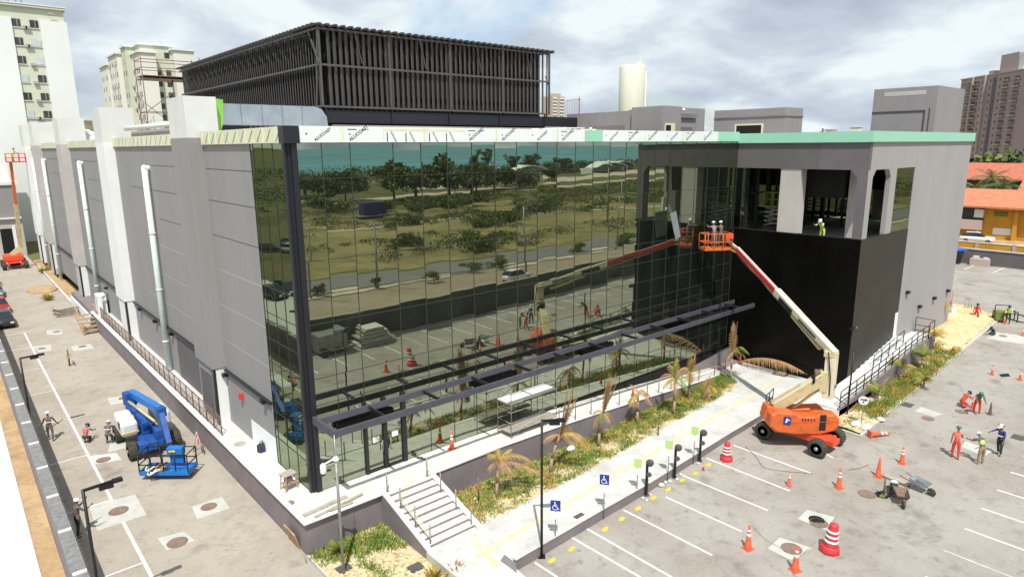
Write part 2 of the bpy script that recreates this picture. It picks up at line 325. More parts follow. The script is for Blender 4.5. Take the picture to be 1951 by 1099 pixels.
def thing(name, label, cat, loc=(0,0,0), rz=0, group=None):
    o = bpy.data.objects.new(name, None); COL.objects.link(o); o.location = loc; o.rotation_euler = (0,0,rz); o.empty_display_size = .3
    return tag(o, label, cat, group)
def kids(o): return [c for c in bpy.data.objects if c.parent == o]
def copy_tree(o, parent=None):
    c = o.copy(); COL.objects.link(c); c.parent = parent
    if parent: c.matrix_parent_inverse = o.matrix_parent_inverse.copy()
    for ch in kids(o): copy_tree(ch, c)
    return c
def dup(o, loc, rz=None, label=None, group=None):
    c = copy_tree(o); c.location = loc
    if rz is not None: c.rotation_euler = (0,0,rz)
    if label: c['label'] = label
    if group: c['group'] = group
    return c
def struct(name, mb, m_): return tag(mb.build(name, m_), kind='structure')
def text_mesh(mb, s, size, origin, U, V, thick=0.0):
    """add flat lettering s to mb: baseline from origin along U, up V"""
    cu = bpy.data.curves.new('txt', 'FONT'); cu.body = s; cu.size = size; cu.resolution_u = 2; cu.offset = .03*size
    ob = bpy.data.objects.new('txt', cu); COL.objects.link(ob)
    dg = bpy.context.evaluated_depsgraph_get(); me = bpy.data.meshes.new_from_object(ob.evaluated_get(dg))
    U, V, O = Vector(U).normalized(), Vector(V).normalized(), Vector(origin)
    mb.add([O+U*v.co.x+V*v.co.y for v in me.vertices], [tuple(p.vertices) for p in me.polygons])
    bpy.data.objects.remove(ob); bpy.data.meshes.remove(me); bpy.data.curves.remove(cu)
    return mb
# ================================================================== SETTING: ground, lots, paths, sea
S_ = 30000
mb = MB(); mb.box(-S_, S_, -285, S_, -1.2, -0.06); 
struct('ground', mb, 'land')
mb = MB(); mb.box(-S_, S_, -S_*2, -283, -3, -0.9); struct('sea', mb, 'sea')
# gentle hills far behind
def hill(cx, cy, rx, ry, h, nm='hill'):
    mb = MB(); n = 22; vs = []; fs = []
    for j in range(n+1):
        for i in range(n+1):
            u, v = i/n*2-1, j/n*2-1; d = math.sqrt(u*u+v*v); e_ = max(0, 1-d*d)
            vs.append((cx+u*rx, cy+v*ry, -0.5+h*e_*(0.75+0.25*math.sin(5*u+cx)*math.cos(4*v))))
    for j in range(n):
        for i in range(n): a = j*(n+1)+i; fs.append((a, a+1, a+n+2, a+n+1))
    mb.add(vs, fs, True); return struct(nm, mb, 'hillm')
M['hillm'] = ground_mat('hill_scrub', [(0.01, .42, .6, (.22, .16, .10), .9, 8), (0.04, .5, .65, (.05, .07, .025), .9, 8)], (.10, .10, .045), bump=.3, bscale=.2)
hill(70, 760, 300, 160, 46); hill(1500, 1500, 1400, 400, 24); hill(3000, 700, 1300, 600, 22)

def strip(name, m_, x0, x1, ya, yb, dz, step=3.0, thick=.5):
    """sheet following the lot between x0..x1; ya,yb functions of x"""
    mb = MB(); xs = []; x = x0
    while x < x1-1e-6: xs.append(x); x += step
    xs.append(x1); vs = []
    for x in xs:
        z = gz(x)+dz; vs += [(x, ya(x), z), (x, yb(x), z), (x, ya(x), z-thick), (x, yb(x), z-thick)]
    for_ = []
    for i in range(len(xs)-1):
        a = i*4; b = a+4; for_ += [(a, b, b+1, a+1), (a+2, a+3, b+3, b+2), (a, a+2, b+2, b), (a+1, b+1, b+3, a+3)]
    e = (len(xs)-1)*4; for_ += [(0, 1, 3, 2), (e, e+2, e+3, e+1)]
    mb.add(vs, for_); return struct(name, mb, m_)
strip('pavement', 'lot', 9.4, 104, lambda x: 1.2, lambda x: 45.0 if x > 64 else 26.0, 0.0)
mb = MB(); mb.box(1.9, 9.4, 1.2, 160, -.5, 0.0); struct('side_pavement', mb, 'lot_side')
# outside the left wall: ochre verge and white road
mb = MB(); mb.box(.93, 1.66, -10, 170, -.5, -.01); struct('verge', mb, 'ochre')
mb = MB(); mb.box(-9, .93, -10, 170, -.5, .02); struct('road', mb, 'wpave')
mb = MB(); mb.box(-60, -9, 10, 60, -.5, -.03); struct('dirt_ground', mb, 'dirt')
# dirt road in front of the perimeter wall (seen mirrored in the glass)
mb = MB(); mb.prism([(-60, -16), (200, -18.5), (200, .6), (-60, .6)], -.5, -.02); struct('dirt_road', mb, 'dirt')
M['ptrack'] = ground_mat('pale_track', [(0.3, .4, .7, (.42, .35, .27), .7, 6)], (.60, .52, .42), bump=.03)
mb = MB(); mb.prism([(-60, -17.2), (200, -19.7), (200, -18.2), (-60, -15.7)], -.3, .10); struct('sand_ridge', mb, 'ptrack')
mb = MB()
pts = [(-90, -128), (60, -134), (150, -146), (260, -150), (420, -160)]
for (a, b) in zip(pts, pts[1:]): mb.prism([(a[0], a[1]-4), (b[0], b[1]-4), (b[0], b[1]+4), (a[0], a[1]+4)], -.3, .05)
for (a, b) in zip([(140, -175), (260, -190), (420, -215)], [(260, -190), (420, -215), (600, -235)]): mb.prism([(a[0], a[1]-14), (b[0], b[1]-18), (b[0], b[1]+12), (a[0], a[1]+10)], -.3, .06)
pts = [(60, -78), (110, -72), (150, -60), (220, -54)]
for (a, b) in zip(pts, pts[1:]): mb.prism([(a[0], a[1]-1.2), (b[0], b[1]-1.2), (b[0], b[1]+1.2), (a[0], a[1]+1.2)], -.3, .05)
struct('sand_track', mb, 'ptrack')
M['meadow'] = ground_mat('meadow', [(0.035, .42, .58, (.33, .26, .12), 1.0, 6), (0.10, .47, .60, (.15, .145, .05), .9, 8), (.3, .52, .66, (.34, .28, .17), .7, 8), (1.5, .5, .8, (.20, .18, .07), .5, 6)], (.22, .19, .07), bump=.15, bscale=1.2)
mb = MB(); mb.prism([(-70, -120), (75, -100), (200, -95), (200, -30), (60, -27), (-70, -30)], -.4, -.02); struct('meadow', mb, 'meadow')
# asphalt road band between meadow and dirt road
mb = MB(); mb.prism([(-70, -29), (60, -26), (200, -29), (200, -20.5), (-70, -18)], -.4, -.01)
M['oldroad'] = ground_mat('old_road', [(0.2, .4, .7, (.16, .16, .15), .7, 6)], (.22, .21, .20), bump=.02); struct('old_road', mb, 'oldroad')

# walkway / plaza in front of the building
ZW = .48
W_ = lambda x, y: tuple(on(x, y, 2, ZW)[:2])
walk = [W_(977.4, 1064), W_(1148, 965.6), W_(1228.6, 920.5), W_(1380, 827), W_(1458, 782)]
kx = 44.6
walkpoly = [(12.9, 20.56), (12.9, 17.2)] + [(14.9, 17.2)] + walk[:] + [(40.2, 18.2), (44.0, 18.3), (44.0, 25.6), (40.0, 25.2), (39.0, 21.9), (31.0, 21.3), (21.6, 20.6), (15.69, 20.4), (15.69, 20.56)]
mb = MB(); mb.prism(walkpoly, -.3, ZW); struct('walkway', mb, 'pave')
mb = MB(); mb.prism([(12.9, 17.2), (14.9, 17.2), (14.9, 13.2), (12.9, 13.2)], -.3, lambda x, y: max(.02, ZW-(17.2-y)*.12)); struct('walkway_ramp', mb, 'pave')
# low mauve kerb wall along the walkway
mb = MB(); wk = [(14.9, 17.2)] + walk
def offs(p, d): return (p[0], p[1]-d)
prev = walk[0]
ext = walk + [(38.2, 18.6)]
for a, b in zip(ext, ext[1:]): mb.prism([a, b, (b[0], b[1]-.16), (a[0], a[1]-.16)], -.3, ZW+.012)
mb.prism([(14.75, 16.95), (15.1, 17.4), (15.1, 18.1), (14.75, 17.9)], -.3, ZW+.03)
struct('kerb', mb, 'kerb')
mb = MB()
for a, b in zip(ext, ext[1:]): mb.prism([(a[0], a[1]+.10), (b[0], b[1]+.10), (b[0], b[1]-.19), (a[0], a[1]-.19)], ZW+.012, ZW+.045)
struct('kerb_coping', mb, 'pave')
# yellow tactile strip
a, b = on(996, 1000, 2, ZW), on(1420, 760, 2, ZW)
mb = MB(); d = Vector((b.x-a.x, b.y-a.y, 0)).normalized(); n_ = Vector((-d.y, d.x, 0))*.13
def sheet(mb, pa, pb, wd, z):
    pa, pb = Vector(pa[:2]+(0,)) if isinstance(pa, tuple) else Vector((pa.x, pa.y, 0)), Vector(pb[:2]+(0,)) if isinstance(pb, tuple) else Vector((pb.x, pb.y, 0))
    d = (pb-pa).normalized(); n = Vector((-d.y, d.x, 0))*wd/2; q = [pa-n, pb-n, pb+n, pa+n]
    mb.add([(v.x, v.y, (z if not callable(z) else z(v.x))) for v in q], [(0, 1, 2, 3)]); return mb
sheet(mb, Vector((14.2, 18.75, 0)), b, .27, ZW+.004); sheet(mb, b, Vector((43.6, 20.9, 0)), .27, ZW+.005)
e1, e2 = on(900, 1020, 2, ZW), on(975, 1099, 2, ZW); sheet(mb, Vector((14.9, 19.9, 0)), Vector((14.4, 17.6, 0)), .27, ZW+.006)
struct('tactile_strip', mb, 'yfaint')

# planting bed between the walkway and the ramp wall: falls towards the wall
def by0(x):
    for (xa, ya), (xb, yb) in (((15.0, 20.4), (21.6, 20.6)), ((21.6, 20.6), (31, 21.3)), ((31, 21.3), (39, 21.9)), ((39, 21.9), (41, 23.6))):
        if x <= xb: return ya+(yb-ya)*(x-xa)/(xb-xa)
    return 23.6
bed = [(15.3, 20.55), (21.6, 20.72), (31.0, 21.42), (39.0, 22.0), (41.2, 23.95), (15.6, 23.95)]
def bedz(x, y):
    far = .48 if x > 38 else (.0 + max(0, (x-28)/10)*.45 if x > 28 else 0.0)
    y0 = by0(x); t = min(1, max(0, (y-y0)/(23.95-y0))); return .45*(1-t)+far*t
mb = MB(); nx, ny = 60, 10; vs = []; fs = []
for i in range(nx+1):
    x = 15.35+(40.8-15.35)*i/nx; y0 = by0(x)-.04
    for j in range(ny+1):
        y = y0+(23.97-y0)*j/ny; vs.append((x, y, bedz(x, y)+random.uniform(-.02, .03)))
for i in range(nx):
    for j in range(ny): a = i*(ny+1)+j; fs.append((a, a+ny+1, a+ny+2, a+1))
mb.add(vs, fs, True); struct('planting_bed', mb, 'sandy')
# front-left bed
fb = [(9.36, 23.84), (13.15, 23.84), (12.86, 20.4), (12.86, 13), (9.36, 13)]
def fbz(x, y): return .12+.06*math.sin(x*1.7)*math.cos(y*1.3)
mb = MB(); nx, ny = 16, 44; vs = []; fs = []
for i in range(nx+1):
    for j in range(ny+1):
        x = 9.38+(12.95-9.38)*i/nx; y = 13+(23.84-13)*j/ny; vs.append((x, y, fbz(x, y)+random.uniform(-.02, .02)))
for i in range(nx):
    for j in range(ny): a = i*(ny+1)+j; fs.append((a, a+ny+1, a+ny+2, a+1))
mb.add(vs, fs, True); struct('sand_bed', mb, 'sandy')
mb = MB(); mb.box(12.84, 12.95, 13, 20.3, -.2, .5); mb.box(9.33, 9.40, 13, 23.84, -.2, .16); struct('bed_edge', mb, 'patch')
# right-hand bed, rises against the ramp wall
def rk(x): return 13.45+(x-37)*.032
def rbz(x, y):
    t = min(1, max(0, (y-rk(x))/3.0)); return gz(x)+.10+t*(.10+max(0, min(1, (x-46)/10))*.45)
mb = MB(); nx, ny = 60, 12; vs = []; fs = []
for i in range(nx+1):
    x = 38.0+(70.5-38.0)*i/nx; y0 = rk(x); y1 = 15.55 if x < 54 else (16.9 if x < 64 else 18.2)
    for j in range(ny+1):
        y = y0+(y1-y0)*j/ny; vs.append((x, y, rbz(x, y)+random.uniform(-.03, .04)))
for i in range(nx):
    for j in range(ny): a = i*(ny+1)+j; fs.append((a, a+ny+1, a+ny+2, a+1))
nsplit = 38
mb.add(vs, fs, True); struct('shrub_bed', mb, 'sandy')
mb = MB(); vs = []; fs = []; nx = 40; ny = 16
for i in range(nx+1):
    x = 56.5+(70.4-56.5)*i/nx; y0 = rk(x)+.05; y1 = 16.8 if x < 64 else 18.1
    for j in range(ny+1):
        y = y0+(y1-y0)*j/ny; ed = min(i/6, (nx-i)/6, j/3, (ny-j)/3, 1); vs.append((x, y, rbz(x, y)-.03+ed*(.22+random.uniform(0, .16))))
for i in range(nx):
    for j in range(ny): a = i*(ny+1)+j; fs.append((a, a+ny+1, a+ny+2, a+1))
mb.add(vs, fs, True); struct('sand_pile', mb, 'sand')
mb = MB()
for i in range(33):
    x = 37.6+i; mb.prism([(x, rk(x)), (x+1.0, rk(x+1)), (x+1.0, rk(x+1)-.13), (x, rk(x)-.13)], gz(x)-.2, gz(x)+.14)
mb.prism([(37.6, rk(37.6)-.13), (37.73, rk(37.6)-.13), (37.9, 15.3), (37.77, 15.3)], -.2, .28)
mb.prism([(70.5, rk(70)), (70.63, rk(70)), (70.63, 18.2), (70.5, 18.2)], .8, 1.32)
struct('kerb_stones', mb, 'patch')

# painted lines
def lotsheet(mb, pa, pb, wd, dz=.006, seg=4):
    pa = Vector((pa[0], pa[1], 0)); pb = Vector((pb[0], pb[1], 0))
    for i in range(seg):
        sheet(mb, pa.lerp(pb, i/seg), pa.lerp(pb, (i+1)/seg), wd, lambda x: gz(x)+dz)
mb = MB()
L_ = [((1019, 1071), (1062, 1099)), ((1089, 1023), (1220, 1099)), ((1118, 1006.6), (1280, 1099)), ((1187.6, 970.7), (1356.7, 1057)), ((1268, 946), (1413, 1012)), ((1300, 905), (1463, 972)), ((1345, 872), (1505, 935)), ((1398, 848), (1545, 901)), ((1570, 862), (1587, 872))]
for i, (a, b) in enumerate(L_): lotsheet(mb, P(*a), P(*b), .10)
x = 23.9
struct('bay_lines', mb, 'line')
mb = MB()
# row beside the perimeter wall (near ends seen at the right edge of the photo, the rest only in the glass)
bp0 = P(1838.3, 1006.4)
for i in range(-7, 28):
    x = bp0.x+2.42*i
    if x > 98: break
    if i == -1: continue
    lotsheet(mb, (x, 2.6), (x, bp0.y), .10, seg=1)
struct('wall_bay_lines', mb, 'line')
mb = MB(); lotsheet(mb, (bp0.x-2.42, 2.6), (bp0.x-2.42, bp0.y+.1), .10, seg=1); struct('worn_bay_line', mb, 'linew')
mb = MB()                                # far bays in front of the right wall
for y in range(6, 44, 1):
    if y % 3 == 0: lotsheet(mb, (94.8, y), (99.6, y), .11, seg=1)
struct('far_bay_lines', mb, 'line')
mb = MB()                                # left lot lane line and bay lines
sheet(mb, Vector((4.22, 16, 0)), Vector((4.22, 74.1, 0)), .13, .006)
for q in [(130, 797), (185, 866), (110, 800)][:0]: pass
y = 74.1
for k, (px, py) in enumerate([(46.6, 633.5), (60, 661), (80, 701), (103, 744), (130, 797), (165, 867), (212, 952), (271, 1072)]):
    yy = on(px, py, 2, 0).y; sheet(mb, Vector((2.06, yy-.02, 0)), Vector((4.2, yy, 0)), .09, .011)
struct('lane_line', mb, 'line')
# yellow marks in front of the wheel-chair bays
marks = [(1052, 1067), (1090, 1045), (1153, 1007), (1185, 988), (1216, 968), (1245, 948), (1273, 932), (1300, 915), (1325, 901), (1350, 885)]
mb = MB()
for (px, py) in marks:
    p = P(px, py); k = 10; a0 = math.atan2(1.0, .35)
    vs = [(p.x+.11*math.cos(t*2*math.pi/k)*random.uniform(.85, 1.15)+.05*math.sin(t*2*math.pi/k), p.y+.22*math.sin(t*2*math.pi/k)*random.uniform(.9, 1.1), gz(p.x)+.007) for t in range(k)]
    rot = Matrix.Rotation(R(-62), 3, 'Z'); c = Vector((p.x, p.y, 0)); vs = [tuple(rot @ (Vector(v)-Vector((p.x, p.y, v[2]))) + Vector((p.x, p.y, v[2]))) for v in vs]
    mb.add(vs, [tuple(range(k))])
struct('yellow_marks', mb, 'yellow')
# pale patches round manholes, with their covers
def quadpatch(name, pts, dz=.008, m_='patch'):
    mb = MB(); ps = [P(*q) for q in pts]; mb.add([(p.x, p.y, p.z+dz) for p in ps], [tuple(range(len(ps)))]); return struct(name, mb, m_)
Z6 = lambda x, y: (1350+x/3.246, 800+y/3.246)
Z3 = lambda x, y: (x/2.04, 560+y/2.04)
quadpatch('concrete_patch', [Z6(610, 555), Z6(780, 600), Z6(725, 680), Z6(550, 610)])
quadpatch('concrete_patch', [Z6(440, 725), Z6(640, 790), Z6(510, 865), Z6(365, 795)])
quadpatch('concrete_patch', [Z6(1590, 130), Z6(1760, 190), Z6(1700, 225), Z6(1560, 165)])
quadpatch('concrete_patch', [(1755, 775), (1797, 789), (1780, 794), (1742, 783)])
quadpatch('concrete_patch', [(1890, 632), (1951, 640), (1951, 656), (1880, 645)])
quadpatch('concrete_patch', [Z3(345, 825), Z3(525, 778), Z3(570, 858), Z3(378, 920)])
quadpatch('concrete_patch', [(210, 845), (243, 836), (255, 850), (205, 862)])
quadpatch('concrete_patch', [(365, 965), (423, 946), (438, 968), (376, 989)])
quadpatch('concrete_patch', [(300, 1025), (350, 1012), (372, 1030), (318, 1048)])
quadpatch('concrete_patch', [(60, 660), (98, 656), (98, 668), (75, 671)])
quadpatch('concrete_patch', [(135, 660), (172, 655), (180, 664), (140, 669)])
quadpatch('concrete_patch', [(172, 868), (222, 862), (232, 876), (182, 884)], m_='pave')
quadpatch('concrete_patch', [(395, 760), (440, 750), (446, 766), (405, 775)], m_='pave')
quadpatch('concrete_patch', [(88, 630), (118, 627), (118, 637), (90, 638)])
quadpatch('concrete_patch', [(205, 758), (245, 752), (253, 764), (210, 772)])
def cover(px, py, r=.34, z=None, nm='manhole_cover', m_='cover', sq=False, label=None):
    p = P(px, py) if z is None else on(px, py, 2, z); mb = MB()
    if sq: mb.cb((0, 0, .012), (r*2, r*1.6, .024)); 
    else: mb.lathe([(r*1.0, 0), (r, .02), (r*.93, .028), (r*.9, .022), (r*.3, .024)], n=20)
    o = mb.build(nm, m_); o.location = (p.x, p.y, p.z); return tag(o, label, 'manhole cover', 'manhole covers')
# ================================================================== THE MALL BUILDING
XF, YF, XW, YW = 10.65, 25.93, 44.0, 16.9
ZP, ZG, ZT = 1.55, 16.70, 17.36          # podium, top of glass, top of fascia
mall = thing('mall_building', 'large grey mall under construction with a mirror glass front and a black walled wing', 'building', (38, 70, 0))
def B(mb, name, m_, par=None, bevel=0): return mb.build(name, m_, par or mall, world=True, bevel=bevel)

# podium and its coping
mb = MB(); mb.box(9.42, XF, 23.97, 84, -.3, ZP-.05); mb.box(XF+.001, 13.0, 23.971, YF, -.3, ZP-.051); mb.box(15.75, 19.6, 23.971, YF, -.3, ZP-.051); mb.box(13.0, 15.75, 24.0, YF, -.3, ZP-.051)
B(mb, 'podium_wall', 'kerb')
mb = MB(); mb.box(9.36, XF+.2, 23.9, 70.0, ZP-.05, ZP); mb.box(XF+.2, 13.05, 23.9, YF+.1, ZP-.05, ZP); mb.box(13.05, 15.7, 24.02, YF+.1, ZP-.05, ZP); mb.box(15.7, 19.6, 23.9, YF+.1, ZP-.05, ZP)
B(mb, 'podium_top', 'podium')
mb = MB(); mb.box(9.30, 9.55, 23.8, 71.8, ZP-.03, ZP+.025); mb.box(9.55, 13.06, 23.8, 24.02, ZP-.03, ZP+.025)
for i in range(8): mb.box(9.31+i*.02, 9.5+i*.02, 84+i*4.6, 84+4.5+i*4.6, .1, .32)
mb.box(9.28, 9.46, 72.2, 84.2, .2, 1.0)
B(mb, 'podium_coping', 'coping')
# ragged dirt strip beyond the podium
mb = MB(); mb.box(9.46, XF, 84, 121, -.3, .35); B(mb, 'planter_strip', 'ochre')
# ramp down to the walkway with its retaining wall
rtop = [(19.6, 1.55), (24, 1.42), (28, 1.24), (32, 1.02), (35.5, .78), (38.5, .62), (41.0, .50)]
mb = MB(); mw = MB(); mc = MB()
for (xa, za), (xb, zb) in zip(rtop, rtop[1:]):
    f = lambda x, y, xa=xa, za=za, xb=xb, zb=zb: za+(zb-za)*(x-xa)/(xb-xa)
    mb.prism([(xa, 24.1), (xb, 24.1), (xb, YF+.1), (xa, YF+.1)], -.3, lambda x, y: f(x, y)-.002)
    mw.prism([(xa, 23.97), (xb, 23.97), (xb, 24.1), (xa, 24.1)], -.3, lambda x, y: f(x, y)-.03)
    mc.prism([(xa, 23.92), (xb, 23.92), (xb, 24.16), (xa, 24.16)], lambda x, y: f(x, y)-.03, lambda x, y: f(x, y)+.02)
B(mb, 'ramp', 'podium'); B(mw, 'ramp_wall', 'kerb'); B(mc, 'ramp_coping', 'coping')
mb = MB(); mb.box(40.9, 44.0, 24.6, YF, .3, .5); mb.prism([(37.2, 25.5), (43.9, 25.2), (43.9, 25.36), (37.2, 25.66)], .4, lambda x, y: .75+(x-37.2)*.14)
B(mb, 'ramp_side_wall', 'kerb')

# front stairs
st = thing('entrance_stairs', 'white concrete stairs with side walls climbing to the glass doors', 'stairs', (14.4, 22.2, .48))
n = 9; y0, y1 = 20.5, 24.02; mb = MB(); md = MB()
for i in range(n):
    ya = y0+(y1-y0)*i/n; z1 = .48+(ZP-.48)*(i+1)/n
    mb.box(13.1, 15.45, ya, y1, z1-(ZP-.48)/n-.001, z1); md.box(13.12, 15.43, ya-.012, ya-.001, z1-(ZP-.48)/n+.003, z1-.035)
mb.build('steps', 'podium', st, world=True); md.build('risers', 'kerb', st, world=True)
for xa, xb in ((12.88, 13.1), (15.45, 15.68)):
    mb = MB(); s = (ZP-.48)/(y1-y0)
    mb.prism([(xa+.015, y0-.25), (xb-.015, y0-.25), (xb-.015, y1-.12), (xa+.015, y1-.12)], -.2, lambda x, y: .50+(y-y0+.2)*s); w1 = mb.build('side_wall', 'kerb', st, world=True)
    mb = MB(); mb.prism([(xa, y0-.3), (xb, y0-.3), (xb, y1-.125), (xa, y1-.125)], lambda x, y: .502+(y-y0+.2)*s, lambda x, y: .56+(y-y0+.25)*s); mb.build('side_coping', 'coping', st, world=True)
for xa in (13.22, 15.33):
    for i, t in enumerate((.02, .33, .66, .97)):
        mb = MB(); y = y0+(y1-y0)*t; z = .48+(ZP-.48)*t; mb.tube((xa, y, z+.02), (xa, y, z+.98), .032, n=6); mb.cb((xa, y, z+.03), (.14, .14, .05))
        mb.build('rail_post', 'steel2', st, world=True)
    for h in ((.62, .5, .38) if xa < 14 else ()): mb = MB(); mb.tube((xa, y0, .48+h), (xa, y1-1.1, ZP+h-.33), .016, n=6); mb.build('rail', 'creamw', st, world=True)

# ---------------------------------------------------------------- curtain wall of mirror glass
def curtain(us, zs, O, U, Nn, name, gm='glass', lim=100, fw=.012, skip=None, wob=.0017):
    """us: distances along U, zs: heights, O: origin, U along, Nn outward"""
    O, U, Nn = Vector(O), Vector(U), Vector(Nn); mb = MB()
    for u in us: 
        for za, zb in zip(zs, zs[1:]): pass
        a = O+U*u; mb.beam(a+Vector((0, 0, zs[0])), a+Vector((0, 0, zs[-1])), .07, fw*2) if False else mb.cb(a+Vector((0, 0, (zs[0]+zs[-1])/2))+Nn*.004, (abs(U.x)*fw*2+abs(Nn.x)*.03+.0, abs(U.y)*fw*2+abs(Nn.y)*.03, zs[-1]-zs[0]))
    for z in zs:
        c = O+U*((us[0]+us[-1])/2)+Vector((0, 0, z))+Nn*.002; L = us[-1]-us[0]
        mb.cb(c, (abs(U.x)*L+abs(Nn.x)*.03, abs(U.y)*L+abs(Nn.y)*.03, fw*2))
    fr = B(mb, name, 'curt'); rng = random.Random(5); cnt = 0; rest = MB()
    for i, (ua, ub) in enumerate(zip(us, us[1:])):
        for j, (za, zb) in enumerate(zip(zs, zs[1:])):
            if skip and skip(i, j): continue
            c = O+U*((ua+ub)/2)+Vector((0, 0, (za+zb)/2)); hw, hh = (ub-ua)/2-fw*.6, (zb-za)/2-fw*.6
            tx, tz = rng.gauss(0, wob), rng.gauss(0, wob)
            vs = [c+U*(s*hw)+Vector((0, 0, t*hh))+Nn*(s*hw*tx+t*hh*tz) for s, t in ((-1, -1), (1, -1), (1, 1), (-1, 1))]
            bk = [v-Nn*.02 for v in vs]; tgt = MB() if cnt < lim else rest
            tgt.add(vs+bk, [(0, 1, 2, 3), (7, 6, 5, 4), (0, 4, 5, 1), (1, 5, 6, 2), (2, 6, 7, 3), (3, 7, 4, 0)]); cnt += 1
            if tgt is not rest: B(tgt, 'glass_pane', gm, fr)
    if rest.v: tag(B(rest, 'glass_panes_far', gm, fr), kind='stuff')
    return fr
rows = [ZP, 2.95, 4.3, 5.55, 6.75, 7.92, 9.16, 10.40, 11.88, 13.55, 15.25, ZG]
ux = [11.09, 12.14, 13.42, 15.5]+[15.5+1.455*k for k in range(1, 19)]+[43.0, 43.98]
curtain([u-11.09 for u in ux], rows, (11.09, YF, 0), (1, 0, 0), (0, -1, 0), 'front_curtain_wall', lim=100)
curtain([0, 1.1, 2.2, 3.28, 3.62], rows, (10.66, 26.25, 0), (0, 1, 0), (-1, 0, 0), 'side_curtain_wall', lim=44)
# dark interior behind the glass, doors
mb = MB(); mb.box(10.8, 43.9, YF+.06, YF+.3, .4, ZG+.2); mb.box(10.72, 10.9, YF+.3, 29.8, 1.0, ZG+.2); B(mb, 'inner_wall', 'dark')
mb = MB()                                    # corner post pair
mb.box(10.60, 10.80, 26.02, 26.25, ZP, ZG+.66); mb.box(10.84, 11.08, 25.86, 26.02, ZP, ZG); mb.box(10.72, 10.86, 25.96, 26.1, ZP, ZG)
B(mb, 'corner_post', 'frame')
for xs in ((13.36, .15), (14.36, .20), (15.40, .22)):
    mb = MB(); mb.box(xs[0]-xs[1]/2, xs[0]+xs[1]/2, YF-.10, YF-.015, ZP, 5.1); B(mb, 'door_post', 'frame')
for xa in (13.48, 14.5):
    mb = MB(); mb.box(xa, xa+.76, YF-.06, YF-.02, ZP, ZP+.12); mb.box(xa, xa+.76, YF-.06, YF-.02, ZP+2.6, ZP+2.7); d = B(mb, 'glass_door', 'frame')
    mb = MB(); mb.tube((xa+.68 if xa < 14 else xa+.1, YF-.12, ZP+.9), (xa+.68 if xa < 14 else xa+.1, YF-.12, ZP+1.5), .025); B(mb, 'handle', 'steel2', d)
    mb = MB(); mb.box(xa+.22, xa+.56, YF-.03, YF-.024, ZP+1.45, ZP+1.72); B(mb, 'paper_notice', 'white', d)

# ---------------------------------------------------------------- steel canopy frame over the entrance
mb = MB(); yo, yi, zc = 23.75, 25.35, 5.2
mb.box(10.95, 43.8, yo-.06, yo+.06, zc-.28, zc); B(mb, 'canopy_front_beam', 'frame2')
mb = MB(); mb.box(10.95, 43.8, yi-.05, yi+.05, zc-.30, zc-.02); B(mb, 'canopy_back_beam', 'frame2')
mb = MB(); mb.box(10.8, 10.95, yo-.06, yi+.4, zc-.33, zc-.005); B(mb, 'canopy_end_beam', 'frame2')
for k in range(12):
    x = 13.3+k*2.91
    if x > 43.5: break
    mb = MB(); mb.box(x-.035, x+.035, yo+.06, yi-.05, zc-.20, zc-.06); B(mb, 'canopy_rafter', 'frame')
for x in (13.3, 21, 29, 37):
    mb = MB(); mb.tube((x, yi-.2, 4.9), (x, yi-.2, 4.2), .02); mb.box(x-1.4, x+1.4, YF-.35, YF-.1, 4.25, 4.6); B(mb, 'door_header', 'black')

# ---------------------------------------------------------------- fascia panels
txt = MB(); text_mesh(txt, 'ALUCOAST', 1.0, (0, 0, 0), (1, 0, 0), (0, 1, 0))
tv, tf = list(txt.v), list(txt.f)
def word(mb, O, ang, size, U, Nn):
    """stamp the film's lettering at O on a wall (U along, Nn outward), rotated by ang"""
    U, Nn, O = Vector(U), Vector(Nn), Vector(O); Z = Vector((0, 0, 1)); a, b = U*math.cos(ang)+Z*math.sin(ang), -U*math.sin(ang)+Z*math.cos(ang)
    mb.add([O+a*(v.x*size)+b*(v.y*size)+Nn*.004 for v in tv], tf)
yfz = YF-.12
def fascia(name, m_, box): mb = MB(); mb.box(*box); return B(mb, name, m_)
widths = [11.2]; x = 11.2; k = 0
while x < 41.2:
    wd = random.choice([1.9, 2.05, 2.2]); x2 = min(41.2, x+wd)
    greenp = (27.0 < x < 28.6) or (29.6 < x < 31.2)
    if greenp: x2 = x+1.5
    g = fascia('fascia_panel', 'mint' if greenp else 'film', (x+.006, x2-.006, yfz, YF+.25, ZG+.01, ZT))
    if not greenp:
        mb = MB(); typ = k % 3
        if 14.6 < x < 18.4:
            for q in (0.15, 1.1): mb.box(x+q, x+q+.05, yfz-.004, yfz-.0005, ZG+.03, ZG+.42); word(mb, (x+q+.2, yfz, ZG+.45), R(-62), .10, (1, 0, 0), (0, -1, 0))
        else:
            word(mb, (x+(.30 if typ else .65), yfz, ZG+.05), R(33), .205 if typ else .17, (1, 0, 0), (0, -1, 0))
            if typ == 1: mb.box(x+.2, x+.62, yfz-.004, yfz-.0005, ZG+.52, ZG+.56); mb.box(x+.85, x+1.2, yfz-.004, yfz-.0005, ZG+.53, ZG+.55)
            mb.box(x+.25, x+.32, yfz-.004, yfz-.0005, ZG+.32, ZG+.38)
        B(mb, 'lettering', 'ink', g)
        if k % 2 == 0:
            mb = MB(); mb.box(x2-.16, x2-.05, yfz-.003, yfz-.0002, ZG+.02, ZT-.02); B(mb, 'tape', 'filmy' if x < 20 else 'filmg', g)
        if 14.6 < x < 18.4:
            mb = MB(); mb.box(x+.02, x2-.02, yfz-.005, yfz-.0042, ZG+.50, ZG+.58); B(mb, 'yellow_band', 'filmy', g)
    x = x2; k += 1
fascia('fascia_panel', 'mint', (41.2, XW-.15, yfz, YF+.25, ZG+.01, ZT))
fascia('wing_fascia', 'mint', (XW-.15, XW+.2, YW-.14, YF+.25, ZG-.12, ZT-.12))
